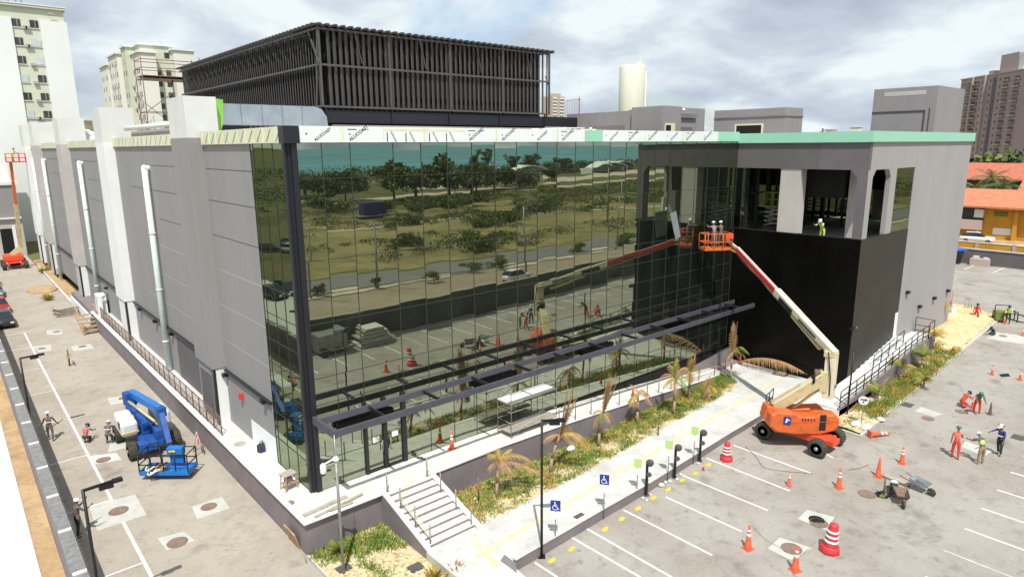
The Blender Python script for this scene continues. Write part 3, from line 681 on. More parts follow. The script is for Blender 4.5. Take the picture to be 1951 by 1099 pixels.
fascia('wing_fascia', 'mint', (XW+.2, 64.25, YW-.14, YW+.2, ZG-.12, ZT-.12))
# side fascia: strip of yellow film between the piers
def sfascia(y0, y1, z0=ZG+.0, m_='filmy'):
    n = max(1, round((y1-y0)/2.2)); 
    for i in range(n):
        a, b = y0+(y1-y0)*i/n, y0+(y1-y0)*(i+1)/n
        g = fascia('side_fascia_panel', 'filmg', (XF-.12, XF+.2, a+.005, b-.005, z0, ZT-.02)); mb = MB(); mc = MB()
        for q in (.25, 1.25):
            if a+q+.5 < b: mb.add([(XF-.124, a+q, ZG+.05), (XF-.124, a+q+.10, ZG+.05), (XF-.124, a+q-.45, ZT-.1), (XF-.124, a+q-.55, ZT-.1)][::1], [(0, 1, 2, 3)])
            mc = MB(); mc.box(XF-.1235, XF-.121, a+q+.25, a+q+.55, ZG+.02, ZT-.04); B(mc, 'yellow_tape', 'filmy', g)
        if mb.v: B(mb, 'film_marks', 'inkb', g)
sfascia(26.3, 36.4)
fascia('corner_cap', 'frame', (10.52, 11.16, 25.75, 26.28, ZG-.02, ZT))

# ---------------------------------------------------------------- left-hand wall with piers and downpipes
YE = 121
piers = [(36.5, 39.6, 'wall'), (58.3, 61.4, 'white'), (80.0, 83.3, 'pilgrey'), (101.8, 105.6, 'pilgrey'), (113.5, 117.5, 'white')]
segs = [29.87]+[v for p in piers for v in p[:2]]+[YE]
for i in range(0, len(segs), 2):
    a, b = segs[i], segs[i+1]
    if b-a < .5: continue
    g = fascia('side_wall', 'wall', (XF, XF+.3, a, b, ZP-.3, ZG)); mb = MB(); ml = MB()
    for z in (15.5, 13.9, 12.1, 10.3, 8.35, 6.4): 
        (mb if z > 11 else ml).box(XF-.004, XF-.001, a+.05, b-.05 if i == 0 else a+(b-a)*random.uniform(.4, .95), z-.018, z+.018)
    B(mb, 'dark_joint', 'joint', g); B(ml, 'pale_joint', 'jointlt', g)
    mb = MB(); mb.box(XF-.16, XF-.002, a+.05, b-.05, 4.55, 4.66); B(mb, 'ledge', 'frame', g)
    if i > 0: sfascia(a, b, ZG)
mb = MB(); mb.prism([(XF-.006, 29.9), (XF-.001, 29.9), (XF-.001, 33.2), (XF-.006, 33.2)], ZP, lambda x, y: 1.75+(33.2-y)*.02+1.0); B(mb, 'white_base_panel', 'white')
mb = MB(); mb.box(XF-.03, XF-.002, 40.3, 46.5, ZP, 4.5); B(mb, 'side_gate', 'darkpaint')
for k, (a, b, m_) in enumerate(piers):
    XP = 9.93; top = 19.1 if k == 0 else (19.6 if k < 3 else 19.9)
    g = fascia('pier', m_, (XP, XF+.3, a, b, 4.75, ZG+.35))
    mb = MB(); mb.box(XP+.002, 11.5 if k == 0 else 12.2, a+.002, b-.002, ZG+.352, top); B(mb, 'roof_block', 'offwhite', g)
    mb = MB(); mb.box(XP+.12, XF+.29, a+.06, b-.06, .8, 4.748); B(mb, 'pier_base', 'white' if m_ == 'white' else ('pilgrey' if k > 1 else 'wall'), g)
    mb = MB(); mb.box(XP+.03, XP+.14, a+.0, a+.30, .85, 4.745); B(mb, 'corner_angle', 'frame', g)
    mb = MB(); mb.box(XP+.16, XF-.01, a+.05, a+.058, ZP, 4.7); B(mb, 'white_return', 'white', g)
    if k == 0: 
        mb = MB(); mb.box(XP+.108, XP+.118, a+.75, b-.3, ZP, 4.2); B(mb, 'service_door', 'darkpaint', g)
for (y, zb) in ((48.3, 1.6), (73.4, 1.6), (99.8, .5), (110.6, .3)):
    mb = MB(); x = XF-.30; mb.tube((x, y, zb), (x, y, 15.35), .185, n=12); mb.tube((x, y, 15.3), (XF+.1, y, 15.3), .185, n=12); mb.ell((x, y, 15.33), (.195, .195, .195))
    g = B(mb, 'downpipe', 'pipe')
    for z in (3.6, 7.2, 11.0): mb = MB(); mb.tube((x, y, z), (x, y, z+.14), .205, n=12); B(mb, 'pipe_collar', 'pipe', g)
for q in [on(270, 588, 0, XF), on(299, 611, 0, XF), on(330, 635, 0, XF), on(433, 712, 0, XF), on(508, 762, 0, XF), on(205, 548, 0, XF)]:
    g = MB(); g.box(XF-.28, XF-.01, q.y-.17, q.y+.17, q.z-.1, q.z+.08); B(g, 'wall_lamp', 'blackp')
mb = MB(); q = on(463, 752, 0, XF); mb.box(XF-.2, XF-.01, q.y-.12, q.y+.12, q.z-.2, q.z+.1); B(mb, 'hydrant_box', 'red')
mb = MB(); mb.box(XF+.3, 12.0, YE-.3, YE, -.3, ZG); mb.box(12.0, 60, YE-.3, YE, -.3, ZG); mb.box(59.7, 60, 40, YE, -.3, ZG); B(mb, 'rear_wall', 'wall')
mb = MB(); mb.box(XF+.3, 59.7, 26.3, YE-.3, ZG-.5, ZG-.2); mb.box(XW+.3, 63.7, YW+.3, 40, ZG-.5, ZG-.2); B(mb, 'flat_roof', 'pilgrey')

# ---------------------------------------------------------------- the wing
g = MB(); t_ = .3
def wbox(name, m_, *b, par=None): mb = MB(); mb.box(*b); return B(mb, name, m_, par)
ZO, ZL = 10.47, 14.85                         # sill and head of the openings
wbox('black_cladding_panel', 'black', XW, XW+t_, YW+.002, YF-.02, -.2, ZO)
g = wbox('wing_front_black', 'black_lit', XW+.004, 52.0, YW, YW+t_, -.2, ZO)
mb = MB(); q = on(1628, 625, 1, YW); mb.box(q.x-.1, q.x+.35, YW-.06, YW-.004, q.z-.05, q.z+.05); B(mb, 'wall_light', 'steel2', g)
wbox('wing_front_wall', 'wallside', 52.0, 64.05, YW+.002, YW+t_, 0, ZG-.13)
wbox('wing_front_wall', 'wallside', XW+t_, 52.0, YW+.002, YW+t_, ZL, ZG-.13)
wbox('wing_end_wall', 'wall', 63.75, 64.05, YW+t_, 45, 0, ZG-.13)
wbox('wing_back_wall', 'wall', 60.0, 63.75, 44.7, 45, 0, ZG-.13)
wbox('white_corner_strip', 'white', 51.45, 52.02, YW-.012, YW-.001, 2.3, 4.4)
# lintel on the left face: two tones, both darker than the front wall
wbox('wing_lintel', 'darkpaint', XW, XW+t_, 20.0, YF+.0, ZL, ZG-.13); wbox('wing_lintel', 'mauvegrey', XW, XW+t_, YW+.002, 20.0, ZL, ZG-.13)
pc = wbox('corner_column', 'mauvegrey', XW, XW+.75, YW+.002, 17.52, ZO, ZL)
wbox('column_face', 'wallside', XW+.004, XW+.75, YW-.003, YW+.0, ZO, ZL, par=pc)
wbox('middle_column', 'pilgrey', XW+.05, XW+.9, 21.2, 22.6, ZO-.3, ZL)
wbox('front_column', 'wallside', 47.7, 48.7, YW+.002, YW+t_, ZO, ZL)
wbox('inner_column', 'pilgrey', 46.5, 47.9, 18.3, 19.0, ZO-.3, ZL)
wbox('white_post', 'white', 46.3, 46.7, 17.7, 17.9, ZO-.3, 12.2)
for (y, s) in ((17.52, 1), (21.2, -1)):
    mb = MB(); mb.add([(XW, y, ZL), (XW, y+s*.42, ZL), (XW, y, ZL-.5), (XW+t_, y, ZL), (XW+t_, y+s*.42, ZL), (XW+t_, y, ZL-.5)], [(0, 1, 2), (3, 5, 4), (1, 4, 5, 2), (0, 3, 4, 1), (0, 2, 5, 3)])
    B(mb, 'chamfer', 'mauvegrey')
    break
for (x, s) in ((44.75, 1), (47.7, -1)):
    mb = MB(); mb.add([(x, YW, ZL), (x+s*.42, YW, ZL), (x, YW, ZL-.5), (x, YW+t_, ZL), (x+s*.42, YW+t_, ZL), (x, YW+t_, ZL-.5)], [(0, 1, 2), (3, 5, 4), (1, 4, 5, 2), (0, 3, 4, 1), (0, 2, 5, 3)]); B(mb, 'chamfer', 'wallside')
wbox('front_window', 'glass', 48.7, 52.0, YW+.05, YW+.09, ZO, ZL)
wbox('terrace_floor', 'pilgrey', XW+t_, 60, YW+t_, 34, ZO-.6, ZO-.35)
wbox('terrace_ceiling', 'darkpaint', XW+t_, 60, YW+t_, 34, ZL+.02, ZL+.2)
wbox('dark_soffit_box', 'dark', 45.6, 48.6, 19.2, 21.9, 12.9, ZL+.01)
wbox('terrace_back', 'glass', 52.6, 52.65, YW+t_, 25.5, ZO-.34, ZL)
wbox('terrace_side', 'glass', XW+.31, 52.6, 25.55, 25.6, ZO-.34, ZL)
mb = MB()
for k in range(6): mb.box(52.5, 52.59, 17.4+k*1.45, 17.52+k*1.45, ZO-.34, ZL)
for k in range(6): mb.box(44.9+k*1.45, 45.02+k*1.45, 25.45, 25.54, ZO-.34, ZL)
mb.box(44.4, 52.5, 25.46, 25.535, 12.9, 13.0); B(mb, 'terrace_frames', 'frame')
mb = MB(); mb.box(XW-.008, XW+.31, YW-.01, YF-.03, ZO, ZO+.05); mb.box(XW-.009, 52.01, YW-.012, YW+.305, ZO+.001, ZO+.051); B(mb, 'parapet_cap', 'frame')
# ramp and steps beside the wing
rp = [(39.2, .85), (45.5, 1.42), (52.6, 2.25), (55.4, 2.28)]
mb = MB(); mw = MB()
for (xa, za), (xb, zb) in zip(rp, rp[1:]):
    f = lambda x, y, xa=xa, za=za, xb=xb, zb=zb: za+(zb-za)*(x-xa)/(xb-xa)
    mb.prism([(xa, 15.45), (xb, 15.45), (xb, YW), (xa, YW)], -.3, f); mw.prism([(xa, 15.3), (xb, 15.3), (xb, 15.45), (xa, 15.45)], -.3, lambda x, y: f(x, y)+.03)
B(mb, 'side_ramp', 'podium'); B(mw, 'side_ramp_wall', 'kerb')
mb = MB(); mb.prism([(38.2, 18.5), (39.2, 15.3), (44, 15.3), (44, 18.6)], -.3, lambda x, y: .48+max(0, (18.3-y))*.10); B(mb, 'side_landing', 'podium')
mb = MB()
for i in range(9): mb.box(45.3+i*.72, 52.4, 16.2+.002*i, YW-.001, .5, 1.4+(i+1)*.115+i*.012)
B(mb, 'side_steps', 'white')
for q in (on(1727, 556, 1, YW), on(1750, 583, 1, YW), on(1778, 567, 1, YW), on(1804, 553, 1, YW), on(1622, 625, 1, YW)):
    mb = MB(); mb.box(q.x-.2, q.x+.2, YW-.22, YW-.01, q.z-.12, q.z+.08); B(mb, 'wall_lamp', 'blackp')
for k in range(1, 7): pass

# ---------------------------------------------------------------- roof: louvred plant enclosure
XB0, XB1, YB0, YB1, ZB0, ZB1 = 22.0, 44.9, 46.4, 81.0, 19.45, 24.95
enc = wbox('plant_enclosure', 'dark', XB0+1.1, XB1-.30, YB0+1.0, YB1-1, ZB0-.4, ZB1-.05)
mb = MB(); rng = random.Random(3)
k = 0; x = XB0+.9
while x < XB1-.3:
    mb.cb((x, YB0+.25, (ZB0+ZB1)/2), (.30, .07, ZB1-ZB0), R(28)); x += .475
B(mb, 'front_slats', 'louvref', enc)
mb = MB(); y = YB0+.7
while y < YB1:
    mb.cb((XB0+.25, y, (ZB0+ZB1)/2), (.30, .07, ZB1-ZB0), R(62)); y += .475
B(mb, 'side_slats', 'louvre', enc)
mb = MB()
for z in (ZB0, (ZB0+ZB1)/2+.15, ZB1-.15): mb.box(XB0, XB1, YB0-.05, YB0+.08, z-.07, z+.07); mb.box(XB0-.05, XB0+.08, YB0, YB1, z-.07, z+.07)
for x in (XB0, XB0+5.7, XB0+11.4, XB0+17.1, XB1-.1): mb.box(x, x+.13, YB0-.1, YB0+.05, ZB0-.05, ZB1)
for x in (XB0+2.9, XB0+8.6, XB0+14.3, XB0+20): mb.beam((x, YB0-.02, ZB1-.2), (x+.5, YB0-.02, ZB0+3.2), .08, .06)
mb.beam((XB0+.02, YB0+.9, ZB0), (XB0+.06, YB0+.1, ZB1), .10, .10); mb.beam((XB0+.05, YB0-.02, ZB1), (XB0+.8, YB0-.02, ZB0), .001, .001)
mb.beam((XB0+.0, YB0+1.6, ZB1), (XB0+.03, YB0+.1, ZB0+3), .10, .10)
mb.tube((XB1-.1, YB0+.25, ZB0-.3), (XB1-.1, YB0+.2, ZB1+.1), .07); mb.beam((XB1-.1, YB0, ZB0+2.6), (XB1-.5, YB0, ZB0+3.4), .06, .06)
B(mb, 'enclosure_frame', 'louvref', enc)
mb = MB(); x = XB0-.1                          # ridges of the cover overhanging the top edge
while x < XB1: mb.box(x, x+.26, YB0-.45, YB0+4, ZB1+.04, ZB1+.17); mb.box(x+.26, x+.5, YB0-.25, YB0+4, ZB1-.02, ZB1+.06); x += .62
y = YB0
while y < YB1: mb.box(XB0-.4, XB0+1.5, y, y+.30, ZB1+.045, ZB1+.175); y += .7
B(mb, 'top_ribs', 'louvre', enc)
mb = MB(); mb.box(XB0+.1, XB1+6.5, YB0+.1, YB0+.5, ZB0-1.15, ZB0-.25); mb.box(XB0+.1, XB0+.5, YB0+.5, YB1, ZB0-1.15, ZB0-.25)
for x in range(5): mb.box(XB0+.3+x*5.5, XB0+.4+x*5.5, YB0, YB0+.09, ZB0-1.2, ZB0-.05)
B(mb, 'floor_beams', 'frame', enc)
mb = MB(); mb.box(XB0+.2, XB1+9, YB0-1.3, YB0-1.0, 17.75, 18.10); B(mb, 'roof_beam', 'slab', enc); mb = MB(); mb.box(XB0+10, XB1+6, YB0-3.0, YB0-2.7, 17.2, 17.65); B(mb, 'roof_beam', 'slab', enc)
for k in range(7): mb = MB(); mb.box(XB0+11+k*2.6, XB0+11.35+k*2.6, YB0-3.1, YB0-2.6, ZG-.2, 18.0); B(mb, 'roof_stub', 'slab', enc)
mb = MB(); mb.box(XB0+.8, XB1, YB0+.6, YB0+.9, ZG-.3, ZB0-1.1); mb.box(XB0+.5, XB0+.8, YB0+.6, YB1, ZG-.3, ZB0-1.1); B(mb, 'under_void', 'dark', enc)
mb = MB()
for k in range(5): mb.box(XB0+11.4+k*2.6, XB0+13.5+k*2.6, YB0-2.7, YB0-2.6, ZG, 17.62)
B(mb, 'low_block_wall', 'offwhite', enc)
# insulated duct
mb = MB()
pts = [on(418, 229, 1, 37.5), on(600, 229, 1, 37.5)]; xa, xb = pts[0].x, pts[1].x
mb.box(xa, xb, 37.5, 38.7, 17.75, 18.85); v = [(xb, 18.85), (xb+.45, 18.72), (xb+.75, 18.3), (xb+.85, 17.2), (xb, 17.2)]
mb.add([(a, 37.5, z) for a, z in v]+[(a, 38.7, z) for a, z in v], [(0, 1, 2, 3, 4)[::-1], (5, 6, 7, 8, 9), (0, 1, 6, 5), (1, 2, 7, 6), (2, 3, 8, 7), (3, 4, 9, 8), (4, 0, 5, 9)])
g = B(mb, 'air_duct', 'steel'); mb = MB(); k = 0; x = xa
while x < xb: mb.box(x, x+.03, 37.47, 37.499, 17.72, 18.87); x += 1.15
B(mb, 'duct_flanges', 'steel2', g)
mb = MB(); mb.box(13, 22, 41, 41.3, 16.7, 17.9)
y = 36; B(mb, 'roof_low_wall', 'frame')
mb = MB(); x = 14.0
while x < 19.4: mb.box(x, x+.06, 38.8, 38.9, 16.6, 17.75); x += .28
B(mb, 'duct_support', 'steel2', g)
mb = MB(); mb.tube((11.3, 42.9, 18.0), (11.3, 57, 18.0), .17, n=10); B(mb, 'white_roof_pipe', 'white'); mb = MB(); mb.box(11.6, 11.9, 42.9, 57, 16.7, 17.8); B(mb, 'roof_kerb', 'pilgrey')
mb = MB(); mb.tube((46, 44, 17.85), (56, 44, 18.05), .13, n=8); mb.tube((40, 43.5, 17.9), (47, 43.8, 18.1), .09, n=8); B(mb, 'white_roof_pipe', 'white')
for k, x in enumerate((43.2, 44.6, 49.8, 51.2)):
    mb = MB(); mb.tube((x, 40.5+k*.3, ZG-.2), (x, 40.5+k*.3, 17.75+.15*(k % 2)), .11, n=8); mb.ell((x, 40.5+k*.3, 17.8+.15*(k % 2)), (.17, .17, .12)); B(mb, 'roof_vent', 'white')

# rooftop blocks (grey render); px measured corners at chosen depth
def rblock(name, px_l, px_c, px_r, y_c, ztop_px, label=None, m1='wall', cap=True):
    """box whose vertical corner edge is at px_c; left face recedes along +Y to px_l, right face along +X to px_r"""
    c = on(px_c, ztop_px, 1, y_c); X = c.x; dl = ray(px_l, ztop_px); yl = X*dl.y/dl.x; dr = ray(px_r, ztop_px); xr = y_c*dr.x/dr.y
    mb = MB(); mb.box(X, xr, y_c, yl, 16.2, c.z); return B(mb, name, m1), X, y_c, xr, yl, c.z
g, X, Y, xr, yl, z = rblock('stair_block', 1204, 1264, 1299, 36, 201.5)
mb = MB(); mb.box(X+.35, X+1.15, Y-.01, Y+.2, 16.3, z-2.0+.6); 
d = wbox('door_frame', 'creamw', X+.30, X+1.75, Y-.05, Y-.001, 16.3, 18.35, par=g); wbox('dark_doorway', 'dark', X+.42, X+1.15, Y-.06, Y-.051, 16.3, 18.2, par=g)
g2 = wbox('stair_block', 'wall', X+.3, xr-.2, yl, yl+8.5, 16.2, z-.25)
wbox('blocked_window', 'kerb', X+.27, X+.29, yl+1.0, yl+4.9, 16.6, 18.3, par=g2)
g3 = wbox('gate_block', 'wall', xr, xr+4.9, Y+.8, Y+6, 16.2, z-.02); wbox('roller_gate', 'mauvegrey', xr+.7, xr+2.9, Y+.76, Y+.79, 16.4, 18.1, par=g3)
wbox('gate_lintel', 'kerb', xr+.2, xr+3.3, Y+.6, Y+.79, 18.9, 19.3, par=g3)
mb = MB(); mb.tube((xr-.1, Y-.3, 19.4), (xr-.1, Y-.3, 19.65), .12); B(mb, 'roof_light', 'white', g3)
g, X, Y, xr, yl, z = rblock('machine_room', 1362, 1497, 1531, 33, 204.5)
wbox('cornice', 'kerb', X-.08, xr+.06, Y-.08, yl, z-.85, z-.75, par=g)
mb = MB(); mb.box(X-.05, X-.001, Y+2.2, Y+5.4, 16.3, 18.55); fr = B(mb, 'window_frame', 'creamw', g); wbox('dark_opening', 'dark', X-.056, X-.051, Y+2.4, Y+5.2, 16.3, 18.4, par=g)
wbox('vent_grille', 'film', X-.3, X-.1, yl+.2, yl+1.2, 16.3, 18.2, par=g)
g, X, Y, xr, yl, z = rblock('lift_tower', 1667, 1789, 1840, 22.5, 163)
mb = MB(); mb.box(X-.05, X-.001, Y+1.0, yl, z-2.35, z-2.2); mb.box(X-.06, X-.0012, Y+.9, Y+1.0, 16.4, z-2.2); mb.box(X-.05, X-.0014, Y+.5, Y+.56, 16.4, z-2.0); B(mb, 'tower_band', 'joint', g)
mb = MB(); mb.box(X-.012, X-.002, Y+1.0, yl-1, z-.75, z-.35); B(mb, 'scraped_patch', 'pilgrey', g)
# ================================================================== SURROUNDINGS
def W(par, name, m_, *b): mb = MB(); mb.box(*b); return mb.build(name, m_, par, world=True)
# ---- walls round the site
pw = thing('perimeter_wall', 'long dark grey-green perimeter wall, seen mirrored in the glass front', 'wall', (50, 1.2, 0))
mb = MB(); x = 2.1
while x < 99.6: x2 = min(99.6, x+6); mb.prism([(x, .95), (x2, .95), (x2, 1.2), (x, 1.2)], -.5, lambda a, b: gz(a)+2.5); x = x2
mb.build('wall_face', 'wallper', pw, world=True)
mb = MB(); x = 2.1
while x < 99.6: x2 = min(99.6, x+6); mb.prism([(x, .9), (x2, .9), (x2, 1.25), (x, 1.25)], lambda a, b: gz(a)+2.5, lambda a, b: gz(a)+2.58); x = x2
mb.build('wall_coping', 'woodg', pw, world=True)
rw = thing('perimeter_wall', 'dark mauve boundary wall in front of the orange-roofed houses', 'wall', (99.8, 22, 1.1))
W(rw, 'wall_face', 'kerbd', 99.65, 99.9, .9, 70, .6, 3.05) if 'kerbd' in M else None
M['kerbd'] = mat('dark_mauve_wall', (.135, .118, .128), rough=.85, var=.12, vscale=.5)
W(rw, 'wall_face', 'kerbd', 99.65, 99.9, .9, 70, .6, 3.05); W(rw, 'wall_coping', 'patch', 99.55, 100.0, .9, 70, 3.05, 3.16)
lw = thing('boundary_wall', 'mauve boundary wall with a broad pale coping, left of the side car park', 'wall', (1.85, 60, 0))
W(lw, 'wall_face', 'kerb', 1.66, 2.0, 1.3, 150, -.4, 2.15); 
mb = MB(); y = 1.3; k = 0
while y < 150: mb.box(1.60, 2.06, y+.03, min(150, y+3.4)-.03, 2.15, 2.22); y += 3.4
mb.build('wall_coping', 'steel2', lw, world=True)
mb = MB(); y = 1.3
while y < 150: mb.box(1.62, 2.04, y-.06, y+.10, 2.221, 2.26); y += 3.4
mb.build('coping_joint', 'coping', lw, world=True)
mb = MB(); y = 16.0
while y < 60:
    for z in (0,): mb.beam((2.12, y, .15), (2.12, y+.9, 2.1), .012, .012); mb.beam((2.12, y+.9, .15), (2.12, y, 2.1), .012, .012)
    y += .3
mb.build('wire_mesh', 'steel2', lw, world=True)
# end of the side lot
eb = thing('low_building', 'low pale annexe with a dark band at the far end of the side car park', 'building', (3, 133, 0))
W(eb, 'wall', 'pilgrey', -12, 9.6, 131, 140, -.3, 6.2); W(eb, 'dark_band', 'wall', -12.02, 9.4, 130.93, 130.99, 6.2, 11.0); W(eb, 'upper_wall', 'pilgrey', -12, 9.5, 131, 140, 6.2, 11.2)
W(eb, 'roof_edge', 'coping', -12.3, 9.8, 130.7, 140.2, 11.2, 11.7); W(eb, 'doorway', 'dark', 6.6, 8.1, 130.9, 130.98, 0, 4.4); W(eb, 'door_frame', 'white', 8.15, 8.6, 130.85, 130.98, 0, 4.8)
W(eb, 'ledge', 'coping', -12.1, 9.55, 130.6, 130.92, 5.9, 6.15); W(eb, 'tank_block', 'offwhite', -12, 9.5, 140, 146, 0, 17)

# ---- left tower block
tl = thing('apartment_tower', 'tall white and pale green apartment tower at the left edge of the photo', 'apartment tower', (12, 160, 0))
W(tl, 'wall', 'towerg', -2, 22.0, 150, 172, 0, 41.2); W(tl, 'white_panel', 'tower', 18.2, 22.3, 149.7, 150.0, 0, 39.2); W(tl, 'white_panel', 'tower', -2, 14.1, 149.7, 149.98, 0, 39.2)
W(tl, 'side_panel', 'tower', 22.02, 22.3, 150.01, 171, 0, 39.2)
W(tl, 'roof_edge', 'towerg', -2.2, 22.4, 149.5, 172.2, 41.2, 41.6); W(tl, 'white_coping', 'tower', -2.25, 22.45, 149.4, 172.3, 41.6, 41.75)
rng = random.Random(11)
for k in range(11):
    z = 38.5-k*3.12
    for c, x in enumerate((14.75, 17.35)):
        sh = rng.random() < .4; wn = W(tl, 'window', 'winw' if sh else 'win', x-.62, x+.62, 149.9, 149.96, z-.65, z+.6)
        W(wn, 'sill', 'tower', x-.75, x+.75, 149.84, 149.98, z-.86, z-.78)
        if not sh: W(wn, 'sash', 'pinkl', x+.1, x+.18, 149.86, 149.9, z-.6, z+.55)
        if rng.random() < .62:
            xx = x+(1.15 if c == 0 else -1.05); a = W(tl, 'air_conditioner', 'ac', xx-.32, xx+.32, 149.55, 149.97, z-.95, z-.5)
for k, x in enumerate((13.6, 14.3, 15.4, 16.2)):
    mb = MB(); mb.tube((x, 152, 41.7), (x, 152, 43.4+.5*(k % 2)), .09, n=5); mb.box(x-.25, x+.25, 151.8, 151.9, 42.6, 43.3); mb.build('antenna', 'steel2', tl, world=True)
W(tl, 'roof_vent_hole', 'pinkl', 19.6, 20.6, 149.45, 149.49, 40.35, 40.6)

# ---- middle tower block, cream, stepped
tm = thing('apartment_tower', 'cream stepped apartment tower with many small windows, left of the louvred roof enclosure', 'apartment tower', (52, 215, 0))
def tb(m_, x0, x1, y0, y1, zt):
    g = W(tm, 'wall', m_, x0, x1, y0, y1, 0, zt); W(g, 'roof_edge', 'tower', x0-.4, x1+.4, y0-.4, y1+.4, zt, zt+.5); return g
b1 = tb('towerc', 46.6, 50.8, 208, 216.5, 42.2); b2 = tb('towerg', 47.6, 56.2, 211, 222, 44.6); b3 = tb('towerc', 55.3, 60.7, 207.5, 222, 43.4)
b4 = tb('towerg', 45.2, 50, 216.6, 222, 44.4); b5 = tb('towerc', 44.0, 52, 222.1, 234, 43.0); b6 = tb('towerc', 43.6, 50, 234.1, 245, 41.0)
def wrow_x(par, X, ys, zs, wd=.9, ht=1.2):   # windows in a face looking towards -X
    for z in zs:
        for y in ys:
            if rng.random() < .92: W(par, 'window', 'pinkl' if rng.random() < .25 else 'win', X-.06, X-.01, y-wd/2, y+wd/2, z-ht/2, z+ht/2)
            if rng.random() < .22: W(par, 'air_conditioner', 'ac', X-.5, X-.02, y+wd/2+.2, y+wd/2+.9, z-ht/2-.3, z-ht/2+.3)
def wrow_y(par, Y, xs, zs, wd=1.3, ht=1.5):
    for z in zs:
        for x in xs:
            W(par, 'window', 'win', x-wd/2, x+wd/2, Y-.06, Y-.01, z-ht/2, z+ht/2)
zz = [40.6-k*3.05 for k in range(8)]
wrow_x(b1, 46.6, (209.3, 211.2, 213.4, 215.3), zz[1:], .75, 1.3); wrow_x(b5, 44.0, (223.5, 226, 228.6, 231.5), zz, .8, 1.3); wrow_x(b6, 43.6, (236, 239, 242.5), zz[1:], .8, 1.3); wrow_x(b4, 45.2, (217.8, 220.4), zz, .7, 1.3)
wrow_y(b2, 211, (51.9, 54.4), zz[1:6]); wrow_y(b2, 211, (54.4,), [42.2])

# ---- right tower block (pink brown)
A_ = Vector((317.4, 90.2, 0)); D_ = Vector((-.7168, -.6973, 0)); Nn_ = Vector((-D_.y, D_.x, 0)); Nn_ = Nn_ if Nn_.dot(-A_) > 0 else -Nn_
tr = bpy.data.objects.new('apartment_tower', None); COL.objects.link(tr); tr.location = A_; tr.rotation_euler = (0, 0, math.atan2(D_.y, D_.x))
tag(tr, 'huge pink-brown apartment tower with rows of dark balconies at the right edge of the photo', 'apartment tower')
sg = 1 if (Matrix.Rotation(tr.rotation_euler.z, 3, 'Z') @ Vector((0, 1, 0))).dot(Nn_) > 0 else -1
def TR(par, name, m_, x0, x1, d0, d1, z0, z1):   # local: x along the face, depth measured outward
    mb = MB(); ya, yb = sorted((sg*d0, sg*d1)); mb.box(x0, x1, ya, yb, z0, z1); return mb.build(name, m_, par)
TR(tr, 'wall', 'pink', 0, 62, -18, 0, 0, 40.9); TR(tr, 'roof_edge', 'pinkl', -.3, 62.3, -18.3, .3, 40.9, 41.3)
pen = TR(tr, 'penthouse', 'pinkl', 22.0, 32.0, -12, -1, 41.3, 47.6); TR(pen, 'white_end', 'tower', 32.0, 35, -11.5, -1.2, 41.3, 47.2)
TR(tr, 'stair_head', 'pinkl', 16.6, 19.2, -4, -.5, 41.3, 42.6)
for x in (8.4, 16.3, 45.0): TR(tr, 'pale_pier', 'pinkl', x, x+.9, .02, .9, 0, 41.2)
TR(tr, 'blue_recess', 'mauvegrey', 20.6, 23.0, .01, .05, 0, 40)
lowm = MB()
for k in range(16):
    z = 38.9-k*2.5; cells = [(x, .75, .02, .06, z-.5, z+.45) for x in (1.2, 3.0, 14.0, 15.2, 19.0, 21.6, 24.6, 43.2, 47.8, 49.6)]+[(x, rng.uniform(2.6, 3.1), .02, .07, z-.45, z+.45) for x in (4.6, 9.4, 27.0, 33.0, 52, 57)]
    if k < 6:
        for (x, wd_, da, db, za, zb) in cells: TR(tr, 'window', 'win', x, x+wd_, da, db, za, zb)
    else:
        for (x, wd_, da, db, za, zb) in cells: ya, yb = sorted((sg*da, sg*db)); lowm.box(x, x+wd_, ya, yb, za, zb)
    for x in (4.4, 9.2, 26.8, 32.8, 51.8, 56.8): TR(tr, 'balcony', 'pinkl' if k % 2 else 'pink', x, x+3.4, .08, .9, z-.95, z-.5)
tag(lowm.build('lower_windows', 'win', tr), kind='stuff')

# ---- cream water tank behind the roof blocks
tk = thing('water_tank', 'tall cream cylindrical water tank rising behind the grey roof blocks', 'water tank', (0, 0, 0))
c = on(1203, 200, 1, 118); r_ = 118*0+ (on(1227, 200, 1, 118).x-on(1180, 200, 1, 118).x)/2*.66; zt = on(1203, 128, 1, 118).z
tk.location = (c.x, 118, 0)
mb = MB(); mb.lathe([(r_, 0), (r_, zt), (r_*.96, zt+.3), (0.1, zt+.5)], n=32); mb.build('tank_shell', 'tank', tk)
mb = MB(); mb.tube((r_*.62, -r_*.85, 0), (r_*.62, -r_*.85, zt-1.2), .14, n=6); mb.tube((r_*.80, -r_*.72, 0), (r_*.80, -r_*.72, zt-1.2), .14, n=6); mb.build('overflow_pipe', 'tank', tk)
mb = MB(); mb.box(r_*.5, r_*.9, -r_*.4, 0, zt+.2, zt+1.6); mb.tube((r_*.8, -.4, zt+1.5), (r_*.8, -.4, zt+2.6), .06); mb.build('top_hatch', 'tank', tk)

